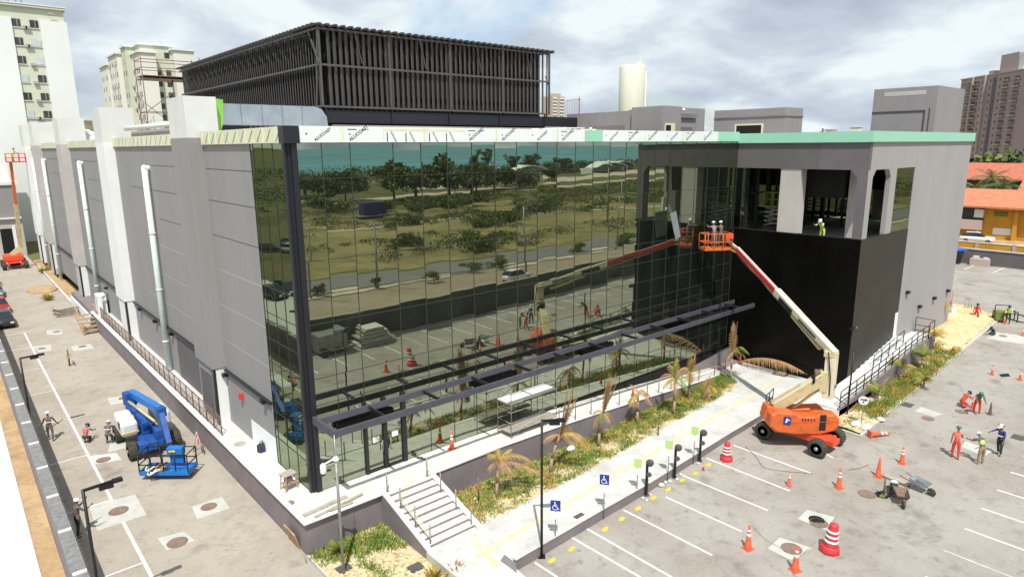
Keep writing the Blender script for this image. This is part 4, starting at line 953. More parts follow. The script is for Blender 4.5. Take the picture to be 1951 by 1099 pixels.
# ---- ochre houses with clay roofs beyond the right wall
def gable(par, name, m_, x0, x1, y0, y1, z0, z1, ov=.6):
    mb = MB(); xm = (x0+x1)/2
    mb.add([(x0-ov, y0-ov, z0), (x0-ov, y1+ov, z0), (xm, y1+ov, z1), (xm, y0-ov, z1), (x1+ov, y0-ov, z0), (x1+ov, y1+ov, z0), (x0-ov, y0-ov, z0-.25), (x0-ov, y1+ov, z0-.25), (x1+ov, y0-ov, z0-.25), (x1+ov, y1+ov, z0-.25)],
           [(0, 1, 2, 3), (3, 2, 5, 4), (0, 6, 7, 1), (4, 5, 9, 8), (6, 8, 9, 7), (0, 3, 4, 8, 6), (1, 7, 9, 5, 2)]); return mb.build(name, m_, par, world=True)
h1 = thing('house', 'ochre yellow house with a long orange clay roof behind the right boundary wall', 'house', (121, 24, 1.2))
W(h1, 'wall', 'ochrew', 116, 124, 15, 52, .8, 7.6); gable(h1, 'roof', 'tile', 115.2, 126, 15, 52, 7.4, 9.6)
wn = W(h1, 'window', 'win', 115.95, 115.99, 24.6, 25.2, 3.6, 4.1); W(wn, 'frame', 'white', 115.93, 115.97, 24.2, 26.2, 3.45, 3.6)
wn = W(h1, 'window', 'win', 115.95, 115.99, 25.6, 26.1, 3.6, 4.1); W(h1, 'window_frame', 'white', 115.92, 115.955, 24.3, 26.5, 3.35, 4.3)
W(h1, 'window', 'win', 115.95, 115.99, 22.0, 22.5, 3.7, 4.2)
W(h1, 'corner_pier', 'ochrew', 115.4, 116, 23.6, 24.1, 1, 7.3); W(h1, 'balcony', 'pinkl', 114.9, 115.99, 27.8, 32, 3.9, 5.3); W(h1, 'balcony_void', 'win', 115.9, 115.98, 27.8, 32, 5.3, 7.0)
d_ = W(h1, 'door', 'win', 115.9, 115.98, 28.4, 29.0, 1.3, 3.6); W(d_, 'door_frame', 'white', 115.85, 115.89, 28.2, 28.4, 1.3, 3.7); W(h1, 'awning', 'offwhite', 115.2, 115.99, 27.8, 28.9, 5.7, 6.9); W(h1, 'vent_sign', 'leafl', 115.9, 115.98, 25.0, 26.6, 6.0, 6.7)
yf = thing('yard_wall', 'low ochre yard wall between the dark boundary wall and the ochre house', 'wall', (108, 30, 1))
W(yf, 'wall_face', 'ochrew', 106, 106.2, 10, 60, .6, 3.15)
for y in (17, 21.4, 25.6, 29.2): W(yf, 'pillar', 'pinkl', 105.9, 106.3, y, y+.4, .6, 3.3)
W(yf, 'wall_coping', 'coping', 105.95, 106.25, 10, 60, 3.16, 3.24)
h2 = thing('house', 'low house with a dull red roof, partly hidden by the palms', 'house', (155, 38, 1)); W(h2, 'wall', 'darkpaint', 150, 160, 20, 70, 1, 9.8); gable(h2, 'roof', 'tile2', 149, 161, 20, 70, 9.8, 12.6)
h3 = thing('house', 'house with an orange hipped roof at the right edge of the photo, behind the palms', 'house', (138, 24, 1)); W(h3, 'wall', 'ochrew', 134, 142, 16, 27.5, 1, 8.4); gable(h3, 'roof', 'tile', 133.5, 142.5, 16, 27.4, 8.4, 11.3)
# more far buildings on the right skyline
for i, (px, py, y, wd, ht, m_, lab) in enumerate([(1640, 243, 330, 9, 5, 'towerc', 'small white building with a red band on the skyline left of the grey roof tower'), (1590, 247, 420, 16, 3, 'pinkl', 'long low brown building on the skyline above the mint fascia')]):
    c = on(px, py, 1, y); t = thing('far_building', lab, 'building', (c.x, y, 0)); W(t, 'wall', m_, c.x-wd/2, c.x+wd/2, y, y+10, 0, c.z-.8); W(t, 'roof', 'tile2' if i == 0 else 'pinkl', c.x-wd/2-.3, c.x+wd/2+.3, y-.3, y+10, c.z-.8, c.z)
c = on(1064, 200, 1, 400); fb_ = thing('far_tower', 'small far brick-and-white apartment block just right of the louvred enclosure', 'apartment tower', (c.x, 400, 0))
zt = on(1064, 184, 1, 400).z; W(fb_, 'wall', 'pinkl', c.x-7, c.x+7, 400, 412, 0, zt)
for k in range(9): W(fb_, 'balcony', 'tower', c.x-6.4, c.x-2.2, 399.3, 399.9, zt-2.2-k*2.6, zt-1.2-k*2.6); W(fb_, 'balcony', 'tower', c.x+1.6, c.x+5.6, 399.3, 399.9, zt-2.2-k*2.6, zt-1.2-k*2.6)
W(fb_, 'roof_house', 'pinkl', c.x-4, c.x+3.5, 401, 408, zt, zt+2.2)
tr_ = thing('roof_trellis', 'thin rusty guard frame standing on the roof right of the louvred enclosure', 'guard rail', (54, 52, ZG))
a, b = on(1078, 192, 1, 52), on(1104, 190, 1, 52)
for k in range(9):
    x = a.x+(b.x-a.x)*k/8; mb = MB(); mb.tube((x, 52, ZG-.3), (x, 52, a.z if k < 8 else b.z+.25), .02 if k < 8 else .07, n=5); mb.build('post', 'rust', tr_, world=True)
mb = MB(); mb.tube((a.x, 52, a.z), (b.x, 52, b.z), .03, n=5); mb.build('rail', 'rust', tr_, world=True)

# ---- trees
M['scrubl'] = mat('scrub_leaf', (.17, .17, .06), rough=.8, col2=(.24, .21, .08), vscale=.8, thr=(.4, .6))
def clump(mb, c, r, n, s, rng, flat=.8):
    for _ in range(n):
        while True:
            v = Vector((rng.uniform(-1, 1), rng.uniform(-1, 1), rng.uniform(-1, 1)))
            if .25 < v.length < 1: break
        p = Vector(c)+Vector((v.x*r, v.y*r, v.z*r*flat)); q = Vector((rng.gauss(0, 1), rng.gauss(0, 1), rng.gauss(0, .7))).normalized(); a = q.orthogonal().normalized(); b = q.cross(a); ss = s*rng.uniform(.6, 1.3)
        mb.add([p+a*ss, p+b*ss*.7, p-a*ss*.6, p-b*ss*.8], [(0, 1, 2, 3)])
def tree(x, y, h, w_, seed, mats=('leafd', 'leafm', 'leafl'), label=None, group=None, lobes=9, dens=90, s=None, name='tree', z0=0, flat=.8, lo=.42, hi=.86):
    rng = random.Random(seed); t = thing(name, label, 'tree', (x, y, z0), 0, group); s = s or w_*.075
    mb = MB(); tt = Vector((rng.uniform(-.05, .05)*h, rng.uniform(-.05, .05)*h, h*.55)); mb.tube((0, 0, -.3), tt, h*.035, h*.02, n=7)
    cs = []
    for i in range(lobes):
        a = rng.uniform(0, 6.28); rr = w_*.5*rng.uniform(.15, .75); c = Vector((math.cos(a)*rr, math.sin(a)*rr, h*rng.uniform(lo, hi))); cs.append(c); mb.tube(tt*rng.uniform(.5, 1), c, h*.014, h*.005, n=5)
    mb.build('trunk', 'barkd', t)
    mbs = [MB(), MB(), MB()]
    for c in cs:
        for _ in range(3): clump(mbs[rng.choice((0, 0, 1, 1, 2))], c+Vector((rng.gauss(0, .06)*w_, rng.gauss(0, .06)*w_, rng.gauss(0, .05)*h)), w_*rng.uniform(.13, .24), dens//3, s, rng, flat)
    for mb, m_ in zip(mbs, mats):
        if mb.v: mb.build('crown', m_, t, keep=True)
    return t
def frond(mb, base, az_, el, L, droop, wl=.32, n=15, rng=random, leaf=1.0):
    """a feathered frond: arcs up from base, leaflets hang both sides"""
    p = Vector(base); d = Vector((math.cos(az_)*math.cos(el), math.sin(az_)*math.cos(el), math.sin(el))); st_ = L/n; sd_ = Vector((-math.sin(az_), math.cos(az_), 0))
    for i in range(n):
        q = p+d*st_; mb.beam(p, q, .035*(1-i/n)+.008, .02)
        t = (i+.5)/n; wl_ = wl*math.sin(math.pi*min(1, t*.9+.12))*leaf
        for s in (-1, 1):
            for k in range(4):
                o = p+d*(st_*k/4); tip = o+sd_*(s*wl_*rng.uniform(.75, 1.1))+d*(wl_*.6)-Vector((0, 0, wl_*rng.uniform(.3, 1.1))); mb.add([o, o+d*st_*.24, tip], [(0, 1, 2)])
        p = q; d = (d+Vector((0, 0, -droop/n))).normalized()
def palm(x, y, z, h, fr, label, group=None, lean=(0, 0), name='palm_tree', tr_=.085, mats=('dry', 'dryy', 'green'), seed=1, wl=.32):
    """fr: list of (azimuth deg, elevation deg, length, droop, material index)"""
    rng = random.Random(seed); t = thing(name, label, 'palm tree', (x, y, z), 0, group); top = Vector((lean[0], lean[1], h)); mb = MB(); pts = [Vector((0, 0, -.2)), Vector((lean[0]*.2, lean[1]*.2, h*.4)), Vector((lean[0]*.6, lean[1]*.6, h*.75)), top]
    for i, (a, b) in enumerate(zip(pts, pts[1:])): mb.tube(a, b, tr_*(1-.12*i), tr_*(.88-.12*i), n=8)
    mb.build('trunk', 'bark', t)
    for (az_, el, L, dr, mi) in fr:
        mb = MB(); frond(mb, top, R(az_), R(el), L, dr, wl=wl, rng=rng); mb.build('frond', mats[mi], t, keep=True)
    return t
GP = 'trees behind the ochre houses'
for i in range(12):
    y = 27+i*4.2; tree(172+(i % 3)*6, y, 11.5+(i*37 % 4), 9.5, 40+i, label='bushy green tree in the belt behind the red-roofed houses', group=GP, dens=110, s=.8, z0=1, lobes=8)
GQ = 'palms between the red-roofed houses'
for i, (px, dist, h) in enumerate([(1890, 131, 9.6), (1868, 128, 7.6), (1912, 130, 8.3), (1850, 129, 7.0), (1932, 128, 6.2)]):
    c = on(px, 340, 0, dist); fr = [(a*360/16+i*9, 62-(a % 4)*24, 3.0+(a % 3)*.3, 1.6, 2) for a in range(16)]
    lab = 'tall palm rising between the two red roofs' if i == 0 else 'palm crown beside the tall palm between the red roofs'
    palm(dist, c.y, 1, h, fr, lab, None if i == 0 else GQ, tr_=.22, mats=('leafm', 'leafl', 'leafm'), seed=i, wl=.8)
for i, (px, x_, h, w_) in enumerate([(1843, 127, 6.6, 5.5), (1872, 126, 7.0, 6), (1905, 127, 6.2, 5.5), (1936, 128, 5.2, 4.6)]):
    c = on(px, 355, 0, x_); tree(x_, c.y, h, w_, 70+i, mats=('leafm', 'leafl', 'leafm'), label='low yellow-green shrubs and small trees just above the orange clay roof', group='shrubs above the orange clay roof', dens=130, s=.35, z0=1)

# ---- what the glass front mirrors: field trees, dunes, sheds
GM = 'trees of the field mirrored in the glass front'
rng = random.Random(21)
spots = [(106, -128, 13, 17), (118, -133, 14, 18), (128, -126, 15, 20), (140, -130, 12, 16), (148, -138, 11, 14), (96, -140, 9, 14), (78, -146, 8, 13), (66, -140, 9, 14), (88, -150, 8, 13), (54, -150, 8, 12), (225, -238, 17, 8), (238, -244, 16, 8), (252, -242, 15, 9), (262, -250, 13, 10), (276, -252, 13, 12), (300, -248, 11, 12), (370, -215, 18, 9), (382, -220, 14, 9), (205, -160, 7, 9), (215, -168, 8, 9), (320, -165, 8, 14), (345, -168, 8, 16), (365, -172, 8, 15), (46, -146, 9, 14), (60, -150, 10, 15), (72, -142, 9.5, 14), (84, -140, 10, 14), (92, -148, 9, 13), (160, -142, 10, 15), (172, -150, 9, 15), (182, -152, 8, 14), (192, -160, 8, 13)]
for i, (x, y, h, w_) in enumerate(spots):
    tree(x, y, h, w_, 100+i, flat=.55, lo=.30, hi=.80, mats=('leafd', 'leafm', 'leafl'), label='dark tree beyond the meadow, seen only as a reflection in the glass', group=GM, dens=240, lobes=9, s=w_*.034)
bushes = [(66, -33, 3.0, 9), (69, -36, 2.6, 8), (45, -15.5, 1.8, 2.6), (60, -44, 2.4, 9), (38, -17, 2.2, 1.5), (52, -17, 2.6, 3.2), (58, -18.4, 2.0, 4), (90, -60, 2.4, 10), (100, -66, 3, 12), (116, -75, 3, 14), (130, -84, 3.4, 12), (75, -70, 2.2, 9), (95, -95, 4, 10), (86, -100, 4, 8), (105, -98, 4, 12), (120, -104, 4, 14), (62, -112, 4, 12), (78, -116, 4, 14), (46, -104, 3, 8), (31, -17.5, 2.2, 2), (76, -20, 2.4, 3.5), (88, -21, 2.2, 5)]
for i, (x, y, h, w_) in enumerate(bushes):
    tree(x, y, h, w_, 160+i, flat=.36, lo=.12, hi=.62, mats=('leafm', 'leafl', 'leafl'), label='low green bush in the meadow, seen only as a reflection in the glass', group='bushes of the meadow mirrored in the glass', dens=200, lobes=8, s=max(.07, w_*.027), name='bush')
mb = [MB(), MB()]                              # far wood before the sea: one mass
for i in range(330):
    x = rng.uniform(-60, 470); y = (-160-rng.uniform(0, 115)) if x < 185 else -rng.uniform(243, 280); h = rng.uniform(3.5, 7)
    clump(mb[i % 2], (x, y, h*.55), rng.uniform(4, 8), 90, .6, rng, .55)
tag(mb[0].build('far_wood', 'leafd', keep=True), 'dark wood before the sea, mirrored in the glass front', 'woodland', kind='stuff'); tag(mb[1].build('far_wood', 'leafm', keep=True), 'greener clumps of the wood before the sea, mirrored in the glass front', 'woodland', kind='stuff')
mb = [MB(), MB()]
for i in range(260):                           # left-hand scrub mirrored in the side glass
    x = rng.uniform(-170, -30); y = rng.uniform(130, 420); clump(mb[i % 2], (x, y, 1.6+(x < -80)*1.5), rng.uniform(2.5, 6), 80, .42, rng, .5)
tag(mb[0].build('scrubland', 'leafd', keep=True), 'dark scrub west of the road, mirrored in the side glass', 'scrub', kind='stuff'); tag(mb[1].build('scrubland', 'leafm', keep=True), 'greener scrub west of the road, mirrored in the side glass', 'scrub', kind='stuff')
mb = MB()                                      # right and back far vegetation line
for i in range(420):
    a = rng.uniform(R(8), R(80)); d = rng.uniform(260, 700); clump(mb, (math.cos(a)*d, math.sin(a)*d, 4), rng.uniform(5, 10), 16, 1.6, rng, .5)
tag(mb.build('distant_trees', 'leafm', keep=True), 'distant line of trees on the skyline behind the mall', 'woodland', kind='stuff')
mb = [MB(), MB(), MB()]
from mathutils import noise as _nz
for i in range(2600):
    x = rng.uniform(22, 330); y = -rng.uniform(31, 130)-max(0, x-150)*.12
    if _nz.noise(Vector((x*.035, y*.06, 1.7)))+.5*_nz.noise(Vector((x*.11, y*.15, 4.2))) > .06: 
        kk = _nz.noise(Vector((x*.05, y*.08, 9.1))); clump(mb[0 if kk > .25 else (1 if kk > -.02 else 2)], (x, y, .3), rng.uniform(1.0, 2.0)*(1+x/150), 60, .13+x*.0011, rng, .20)
for k, m_ in enumerate(('leafm', 'leafl', 'scrubl')): tag(mb[k].build('meadow_scrub', m_, keep=True), ['dark green low scrub over the meadow, seen in the glass', 'mid green low scrub over the meadow, seen in the glass', 'yellow-green low scrub over the meadow, seen in the glass'][k], 'scrub', kind='stuff')
ct = thing('shipping_container', 'dark blue container standing in the meadow, seen mirrored in the glass', 'container', (81, -96, 0)); mb = MB(); mb.box(-3.4, 3, -1.3, 1.3, 0, 3.1); mb.build('body', 'contb', ct)
mb = MB(); [mb.box(-3.4+k*.4, -3.3+k*.4, 1.3, 1.36, .1, 3) for k in range(16)]; mb.build('ribs', 'contb', ct)
for i, (x, y, L, a) in enumerate([(232, -206, 26, .2), (318, -226, 30, .1), (340, -236, 26, .1), (210, -200, 18, .3)]):
    mb = MB(); k = 10
    for j in range(k):
        u0, u1 = j/k, (j+1)/k; z0_, z1_ = 3+4*math.sin(math.pi*u0), 3+4*math.sin(math.pi*u1)
        mb.add([(L*(u0-.5), -6, z0_), (L*(u1-.5), -6, z1_), (L*(u1-.5), 6, z1_), (L*(u0-.5), 6, z0_), (L*(u0-.5), -6, z0_-.4), (L*(u1-.5), -6, z1_-.4), (L*(u1-.5), 6, z1_-.4), (L*(u0-.5), 6, z0_-.4)], [(0, 1, 2, 3), (7, 6, 5, 4), (0, 4, 5, 1), (3, 2, 6, 7)])
    mb.box(-L/2, -L/2+.5, -5, 5, 0, 3.2); mb.box(L/2-.5, L/2, -5, 5, 0, 3.2); mb.box(-L*.3, L*.3, -5, -4.6, 0, 5)
    t = thing('beach_pavilion', 'white arched pavilion near the shore, seen mirrored in the glass', 'pavilion', (x, y, 0), a, 'white pavilions by the shore'); mb.build('arched_roof', 'white', t)
for i, (x, y, h, l2) in enumerate([(57.5, -11.9, 9, True), (38.1, -16.8, 8, False), (113, -46, 12, True), (108, -37, 9, True), (30, -17, 8, False), (82, -17, 9, False)]):
    t = thing('utility_pole', 'grey street pole beside the dirt road, seen mirrored in the glass', 'pole', (x, y, 0), 0, 'poles along the dirt road'); mb = MB(); mb.tube((0, 0, -.2), (0, 0, h), .14, .09, n=8); mb.build('pole', 'steel2', t)
    mb = MB(); mb.beam((-.9, 0, h-.2), (.9, 0, h-.2), .12, .12) if not l2 else mb.beam((0, 0, h), (1.8, .6, h+.35), .1, .1); mb.build('cross_arm', 'steel2', t)
# pallets, trailer and planks stacked by the perimeter wall
t = thing('pallet_stack', 'stack of pale pallets and boards by the perimeter wall, seen mirrored in the glass', 'pallet stack', (26.6, 2.6, gz(26.6)))
for k in range(9): mb = MB(); mb.cb((random.uniform(-.3, .3), 0, .12+k*.15), (3.4-k*.22, 1.5, .11), random.uniform(-.05, .05)); mb.build('board_layer', 'woodg' if k % 2 else 'rubble', t)
t = thing('site_trailer', 'pale grey box trailer by the perimeter wall, seen mirrored in the glass', 'trailer', (22.6, 2.5, 0)); mb = MB(); mb.box(-1.3, 1.3, -.8, .9, .35, 1.75); mb.build('body', 'steel2', t); mb = MB(); mb.lathe([(.38, -.1), (.38, .1)], c=(-.9, .95, .38), axis='Y'); mb.build('wheel', 'tyre', t)
# ================================================================== MACHINES AND VEHICLES
def wheel(par, c, r, wd, axis='Y', rz=0, rimc='rim', lugs=22, side=1):
    mb = MB(); k = lugs
    prof = [(r*.62, -wd/2), (r*.90, -wd/2), (r*.98, -wd*.38), (r*.98, wd*.38), (r*.90, wd/2), (r*.62, wd/2)]
    mb.lathe(prof, c=c, n=24, axis=axis)
    C_ = Vector(c)
    for i in range(k):
        a = 2*math.pi*i/k; d = Vector((math.cos(a), 0, math.sin(a))) if axis == 'Y' else Vector((0, math.cos(a), math.sin(a))); ax = Vector((0, 1, 0)) if axis == 'Y' else Vector((1, 0, 0)); tg = ax.cross(d)
        for s in (-1, 1):
            p = C_+d*r*.985+ax*(s*wd*.25); mb.beam(p-ax*s*wd*.2-tg*.02, p+ax*s*wd*.22+tg*.06, r*.09, r*.07)
    t = mb.build('tyre', 'tyre', par)
    mb = MB(); o = wd*.5*side; rr = [(r*.64, o-.03*side), (r*.58, o+.0), (r*.50, o-.09*side), (r*.22, o-.10*side), (r*.20, o+.03*side), (r*.04, o+.04*side)]
    mb.lathe(rr, c=c, n=20, axis=axis); mb.lathe([(r*.62, -wd*.5), (r*.1, -wd*.49)], c=c, n=16, axis=axis); mb.build('rim', rimc, t)
    return t
def basket(par_name, label, c, rz, paint, railm, size=(2.3, .95), h=1.1, bars=2):
    b = None
# -------- big orange boom lift (chassis along Y)
bl = thing('boom_lift', 'big orange boom lift with a cream mast, its boom raised to the glass front', 'boom lift', (34.67, 15.55, gz(34.7)))
L = lambda x, y, z: (x-34.67, y-15.55, z-gz(34.7))
z0 = gz(34.7)
for (x, y) in ((33.60, 17.05), (33.60, 14.02), (35.78, 17.05), (35.78, 14.02)):
    wheel(bl, L(x, y, z0+.50), .50, .42, axis='X', side=-1 if x < 34.6 else 1, lugs=20)
mb = MB(); mb.cb(L(34.68, 15.5, z0+.62), (.95, 3.1, .38)); mb.cb(L(34.68, 17.05, z0+.52), (1.9, .30, .26)); mb.cb(L(34.68, 14.02, z0+.52), (1.9, .30, .26)); mb.cb(L(34.68, 13.75, z0+.62), (.8, .5, .3)); mb.build('chassis', 'redor', bl, bevel=.03)
mb = MB(); mb.lathe([(.62, 0), (.62, .22), (.5, .3)], c=L(34.6, 15.55, z0+.80), n=24); mb.build('turntable', 'blackp', bl)
# turret: long rounded hood, long axis at right angles to the view
ta = R(-41); TX = Vector((math.cos(ta), math.sin(ta), 0)); TY = Vector((-math.sin(ta), math.cos(ta), 0)); TC = Vector(L(34.62, 15.55, z0+1.0))
def tur(x, y, z): return TC+TX*x+TY*y+Vector((0, 0, z))
def hull(mb, prof, w0, w1, taper=.12):
    """side profile (x,z) extruded over width w0..w1 with rounded top edges"""
    vs = []; n = len(prof); secs = [(w0, .86), (w0+(w1-w0)*.10, 1.0), (w1-(w1-w0)*.10, 1.0), (w1, .86)]
    zm = sum(p[1] for p in prof)/n; xm = sum(p[0] for p in prof)/n
    for w_, s in secs:
        for x, z in prof: vs.append(tur(xm+(x-xm)*(.93+.07*(s-.86)/.14), w_, zm+(z-zm)*s))
    fs = [tuple(range(n)), tuple(range(3*n, 4*n))[::-1]]
    for k in range(3):
        for i in range(n): fs.append((k*n+i, (k+1)*n+i, (k+1)*n+(i+1) % n, k*n+(i+1) % n))
    mb.add(vs, fs); return mb
mb = MB(); hull(mb, [(-2.05, .32), (-1.75, .02), (-.6, -.16), (.7, -.18), (1.55, .05), (1.75, .35), (1.72, .78), (1.5, 1.0), (.55, 1.02), (.35, .88), (-.4, .90), (-.9, 1.12), (-1.75, 1.22), (-2.0, 1.0)], -.98, -.18)
mb.build('turret_hood', 'orange', bl, bevel=.04)
mb = MB(); hull(mb, [(-1.95, .3), (-1.6, .05), (.7, 0), (1.45, .2), (1.55, .7), (1.3, .92), (-.5, .9), (-1.8, 1.05)], .18, .98); mb.build('turret_hood', 'orange', bl, bevel=.04)
mb = MB(); hull(mb, [(-1.9, .15), (1.5, .1), (1.5, .35), (.4, .55), (-1.8, .5)], -.2, .2); mb.build('turret_frame', 'redor', bl)
mb = MB(); hull(mb, [(.62, .1), (.98, .1), (.98, 1.0), (.62, 1.0)], -.998, -.85); mb.build('side_panel', 'frame', bl)
mb = MB(); hull(mb, [(-1.0, .60), (1.66, .60), (1.66, .63), (-1.0, .63)], -1.0, -.9); mb.build('hood_seam', 'redor', bl)
mb = MB(); q = [tur(-1.35, -1.0, .50), tur(-.95, -1.0, .46), tur(-.95, -1.0, .92), tur(-1.35, -1.0, .96)]; mb.add([v+(-TY)*.012 for v in q], [(0, 1, 2, 3)]); g = mb.build('blue_emblem', 'signblue', bl)
mb = MB(); o = tur(-1.27, -1.0, .60)-TY*.02; mb.add([o, o+TX*.10, o+TX*.17+Vector((0, 0, .24)), o+TX*.07+Vector((0, 0, .24))], [(0, 1, 2, 3)]); mb.add([o+TX*.12+Vector((0, 0, .12)), o+TX*.26+Vector((0, 0, .10)), o+TX*.24+Vector((0, 0, .18))], [(0, 1, 2)]); mb.build('emblem_mark', 'reflw', g)
# riser, mast, boom
RA, RB = Vector(L(33.95, 16.75, z0+1.95)), Vector(L(35.02, 14.75, 3.95)); MBt, MTp = Vector(L(35.22, 14.34, 2.95)), Vector(L(35.18, 14.45, 5.50))
rd = (RB-RA).normalized()
mb = MB(); mb.beam(RA, RB, .50, .62); mb.build('riser', 'cream', bl, bevel=.02)
mb = MB(); mb.beam(RA-rd*.1+Vector((0, 0, .28)), RB+Vector((0, 0, .38)), .54, .10); mb.tube(RA+Vector((.5, -.5, -.35)), RB-Vector((-.1, 0, .5)), .08); mb.build('riser_link', 'creamw', bl)
mb = MB(); mb.cb(L(34.98, 14.85, 3.95), (.52, .55, .95), R(28)); mb.build('knuckle', 'rust', bl, bevel=.05)
mb = MB(); mb.tube(L(34.72, 15.02, 3.95), L(34.66, 15.10, 3.95), .25, n=16); mb.build('knuckle_opening', 'dark', bl)
md = Vector((-.757, .653, 0)) ; fr_ = Vector((-.653, -.757, 0))   # right-hand / towards camera
mb = MB(); c = (MBt+MTp)/2
mb.cb(c, (.55, .55, (MTp-MBt).length), R(10)); mb.build('mast', 'creamw', bl, bevel=.02)
mb = MB(); mb.cb(MTp+Vector((0, 0, -.05)), (.62, .68, .34), R(20)); mb.build('mast_head', 'cream', bl, bevel=.04); mb = MB(); mb.cb(MBt+Vector((-.1, .3, .9)), (.6, .5, 1.2), R(28)); mb.build('mast_cheek', 'cream', bl, bevel=.04)
TIP = Vector(L(40.35, 23.35, 9.50)); bd = (TIP-MTp).normalized(); Lb = (TIP-MTp).length
mb = MB(); mb.beam(MTp-bd*.3+Vector((0, 0, .08)), MTp+bd*Lb*.53+Vector((0, 0, .08)), .38, .44); mb.build('main_boom', 'creamw', bl, bevel=.015)
mb = MB(); mb.beam(MTp+bd*Lb*.5+Vector((0, 0, .10)), TIP+Vector((0, 0, .05)), .26, .30); mb.build('inner_boom', 'red', bl, bevel=.01)
mb = MB(); mb.beam(MTp+bd*Lb*.52+Vector((.0, 0, .265)), TIP+Vector((0, 0, .22)), .20, .05); mb.build('boom_top_rail', 'pinkl', bl)
mb = MB(); mb.beam(MTp+bd*1.0-Vector((0, 0, .42)), MTp+bd*Lb*.36-Vector((0, 0, .30)), .16, .20); mb.beam(MTp+bd*Lb*.30-Vector((0, 0, .28)), TIP-Vector((0, 0, .16)), .12, .07); mb.build('hose_carrier', 'cream', bl)
s_ = bd.cross(Vector((0, 0, 1))).normalized()
mb = MB(); mb.beam(MTp+bd*Lb*.34-Vector((0, 0, .02))+s_*.0, MTp+bd*Lb*.47-Vector((0, 0, .02)), .46, .34); mb.build('control_valve_box', 'frame', bl)
for s in (-1, 1):
    mb = MB()
    for k in range(11):
        p = MTp+bd*(1.3+k*.16)+s_*(s*.195)+Vector((0, 0, .06)); mb.cb(p, (.10, .10, .14), R(60))
    mb.build('boom_lettering', 'ink', bl)
for s in (-1, 1):
    mb = MB(); pts = [MTp+bd*(.2+j*Lb*.095)+s_*(s*.24)+Vector((0, 0, -.10-.07*math.sin(j*1.7+s))) for j in range(11)]; mb.path(pts, .022, 5); mb.build('hose', 'blackp', bl)
mb = MB(); mb.path([RA+Vector((.2, -.2, .35)), (RA+RB)/2+Vector((.25, -.1, .50)), RB+Vector((.15, 0, .55)), MBt+Vector((-.3, .1, 1.3))], .035, 6); mb.build('hose', 'blackp', bl)
mb = MB(); mb.path([MBt+Vector((-.28, -.1, .2)), MBt+Vector((-.34, -.1, 1.2)), MTp+Vector((-.34, 0, .1))], .03, 6); mb.build('hose', 'blackp', bl)
mb = MB(); mb.cb(MBt+Vector((-.02, -.3, .75)), (.22, .03, .16), R(10)); mb.build('warning_label', 'ink', bl)
for k in range(5): mb = MB(); hull(mb, [(-.35+k*.16, .66), (-.28+k*.16, .66), (-.28+k*.16, .80), (-.35+k*.16, .80)], -.99, -.9); mb.build('hood_vent', 'frame', bl)
# jib + basket
BK = Vector(L(39.85, 24.75, 9.45))
mb = MB(); mb.beam(TIP+Vector((0, 0, .1)), BK+Vector((.95, -.35, .55)), .16, .16); mb.beam(TIP-Vector((0, 0, .15)), BK+Vector((.9, -.3, .12)), .12, .12); mb.build('jib', 'cream', bl)
ba = R(-32); 
def bk(x, y, z): return BK+Matrix.Rotation(ba, 3, 'Z') @ Vector((x, y, z))
BW, BD = .98, .46
mb = MB()
mb.cb(bk(0, 0, .09), (BW*2, BD*2, .18), ba); mb.build('basket_floor', 'orange', bl)
mb = MB()
def railset(mb, bk, BW, BD, h, r, nx=3):
    cs = [(-BW, -BD), (BW, -BD), (BW, BD), (-BW, BD)]
    for i in range(4):
        a, b = cs[i], cs[(i+1) % 4]
        for z in (h*.5, h): mb.tube(bk(a[0], a[1], z), bk(b[0], b[1], z), r, n=6)
        k = nx if i % 2 == 0 else 1
        for j in range(k): t = j/k; mb.tube(bk(a[0]+(b[0]-a[0])*t, a[1]+(b[1]-a[1])*t, .1), bk(a[0]+(b[0]-a[0])*t, a[1]+(b[1]-a[1])*t, h), r, n=6)
railset(mb, bk, BW, BD, 1.12, .035); mb.build('basket_rails', 'orange', bl)
mb = MB(); mb.cb(bk(.75, -.38, .95), (.55, .28, .34), ba); mb.build('control_box', 'redor', bl)

# -------- blue boom lift in the side car park
bx, by = 7.0, 39.9
ll = thing('boom_lift', 'folded blue boom lift with a white hood parked in the side car park', 'boom lift', (bx, by, 0))
LB = lambda x, y, z: (x-6.75, y-39.9, z)
for (x, y) in ((5.75, 38.65), (7.95, 38.75), (5.65, 41.7), (7.9, 41.75)):
    wheel(ll, LB(x, y, .50), .50, .44, axis='X', side=-1 if x < 6.7 else 1, lugs=20)
mb = MB(); mb.cb(LB(6.8, 40.1, .62), (1.0, 3.4, .36)); mb.cb(LB(6.8, 38.7, .55), (1.8, .34, .28)); mb.cb(LB(6.8, 41.7, .55), (1.8, .34, .28)); mb.cb(LB(6.45, 38.35, .72), (.9, .7, .5)); mb.cb(LB(7.2, 38.9, 1.0), (.5, .9, .7)); mb.build('chassis', 'blue', ll, bevel=.05)
mb = MB(); mb.cb(LB(5.95, 40.7, 1.28), (.85, 1.9, .80)); mb.cb(LB(5.95, 41.4, 1.5), (.8, .9, .6)); g = mb.build('engine_hood', 'offwhite', ll, bevel=.14)
mb = MB(); mb.cb(LB(5.53, 40.3, 1.45), (.03, .45, .4)); mb.build('hood_vent', 'frame', g)
mb = MB(); mb.cb(LB(5.95, 39.74, 1.12), (.86, .03, .06)); mb.build('yellow_stripe', 'yellow', g)
mb = MB(); mb.cb(LB(7.75, 41.2, 1.28), (.8, 1.9, .8)); g = mb.build('counterweight_hood', 'offwhite', ll, bevel=.12); mb = MB(); mb.cb(LB(8.16, 41.4, 1.3), (.03, .5, .5)); mb.build('hood_vent', 'red', g)
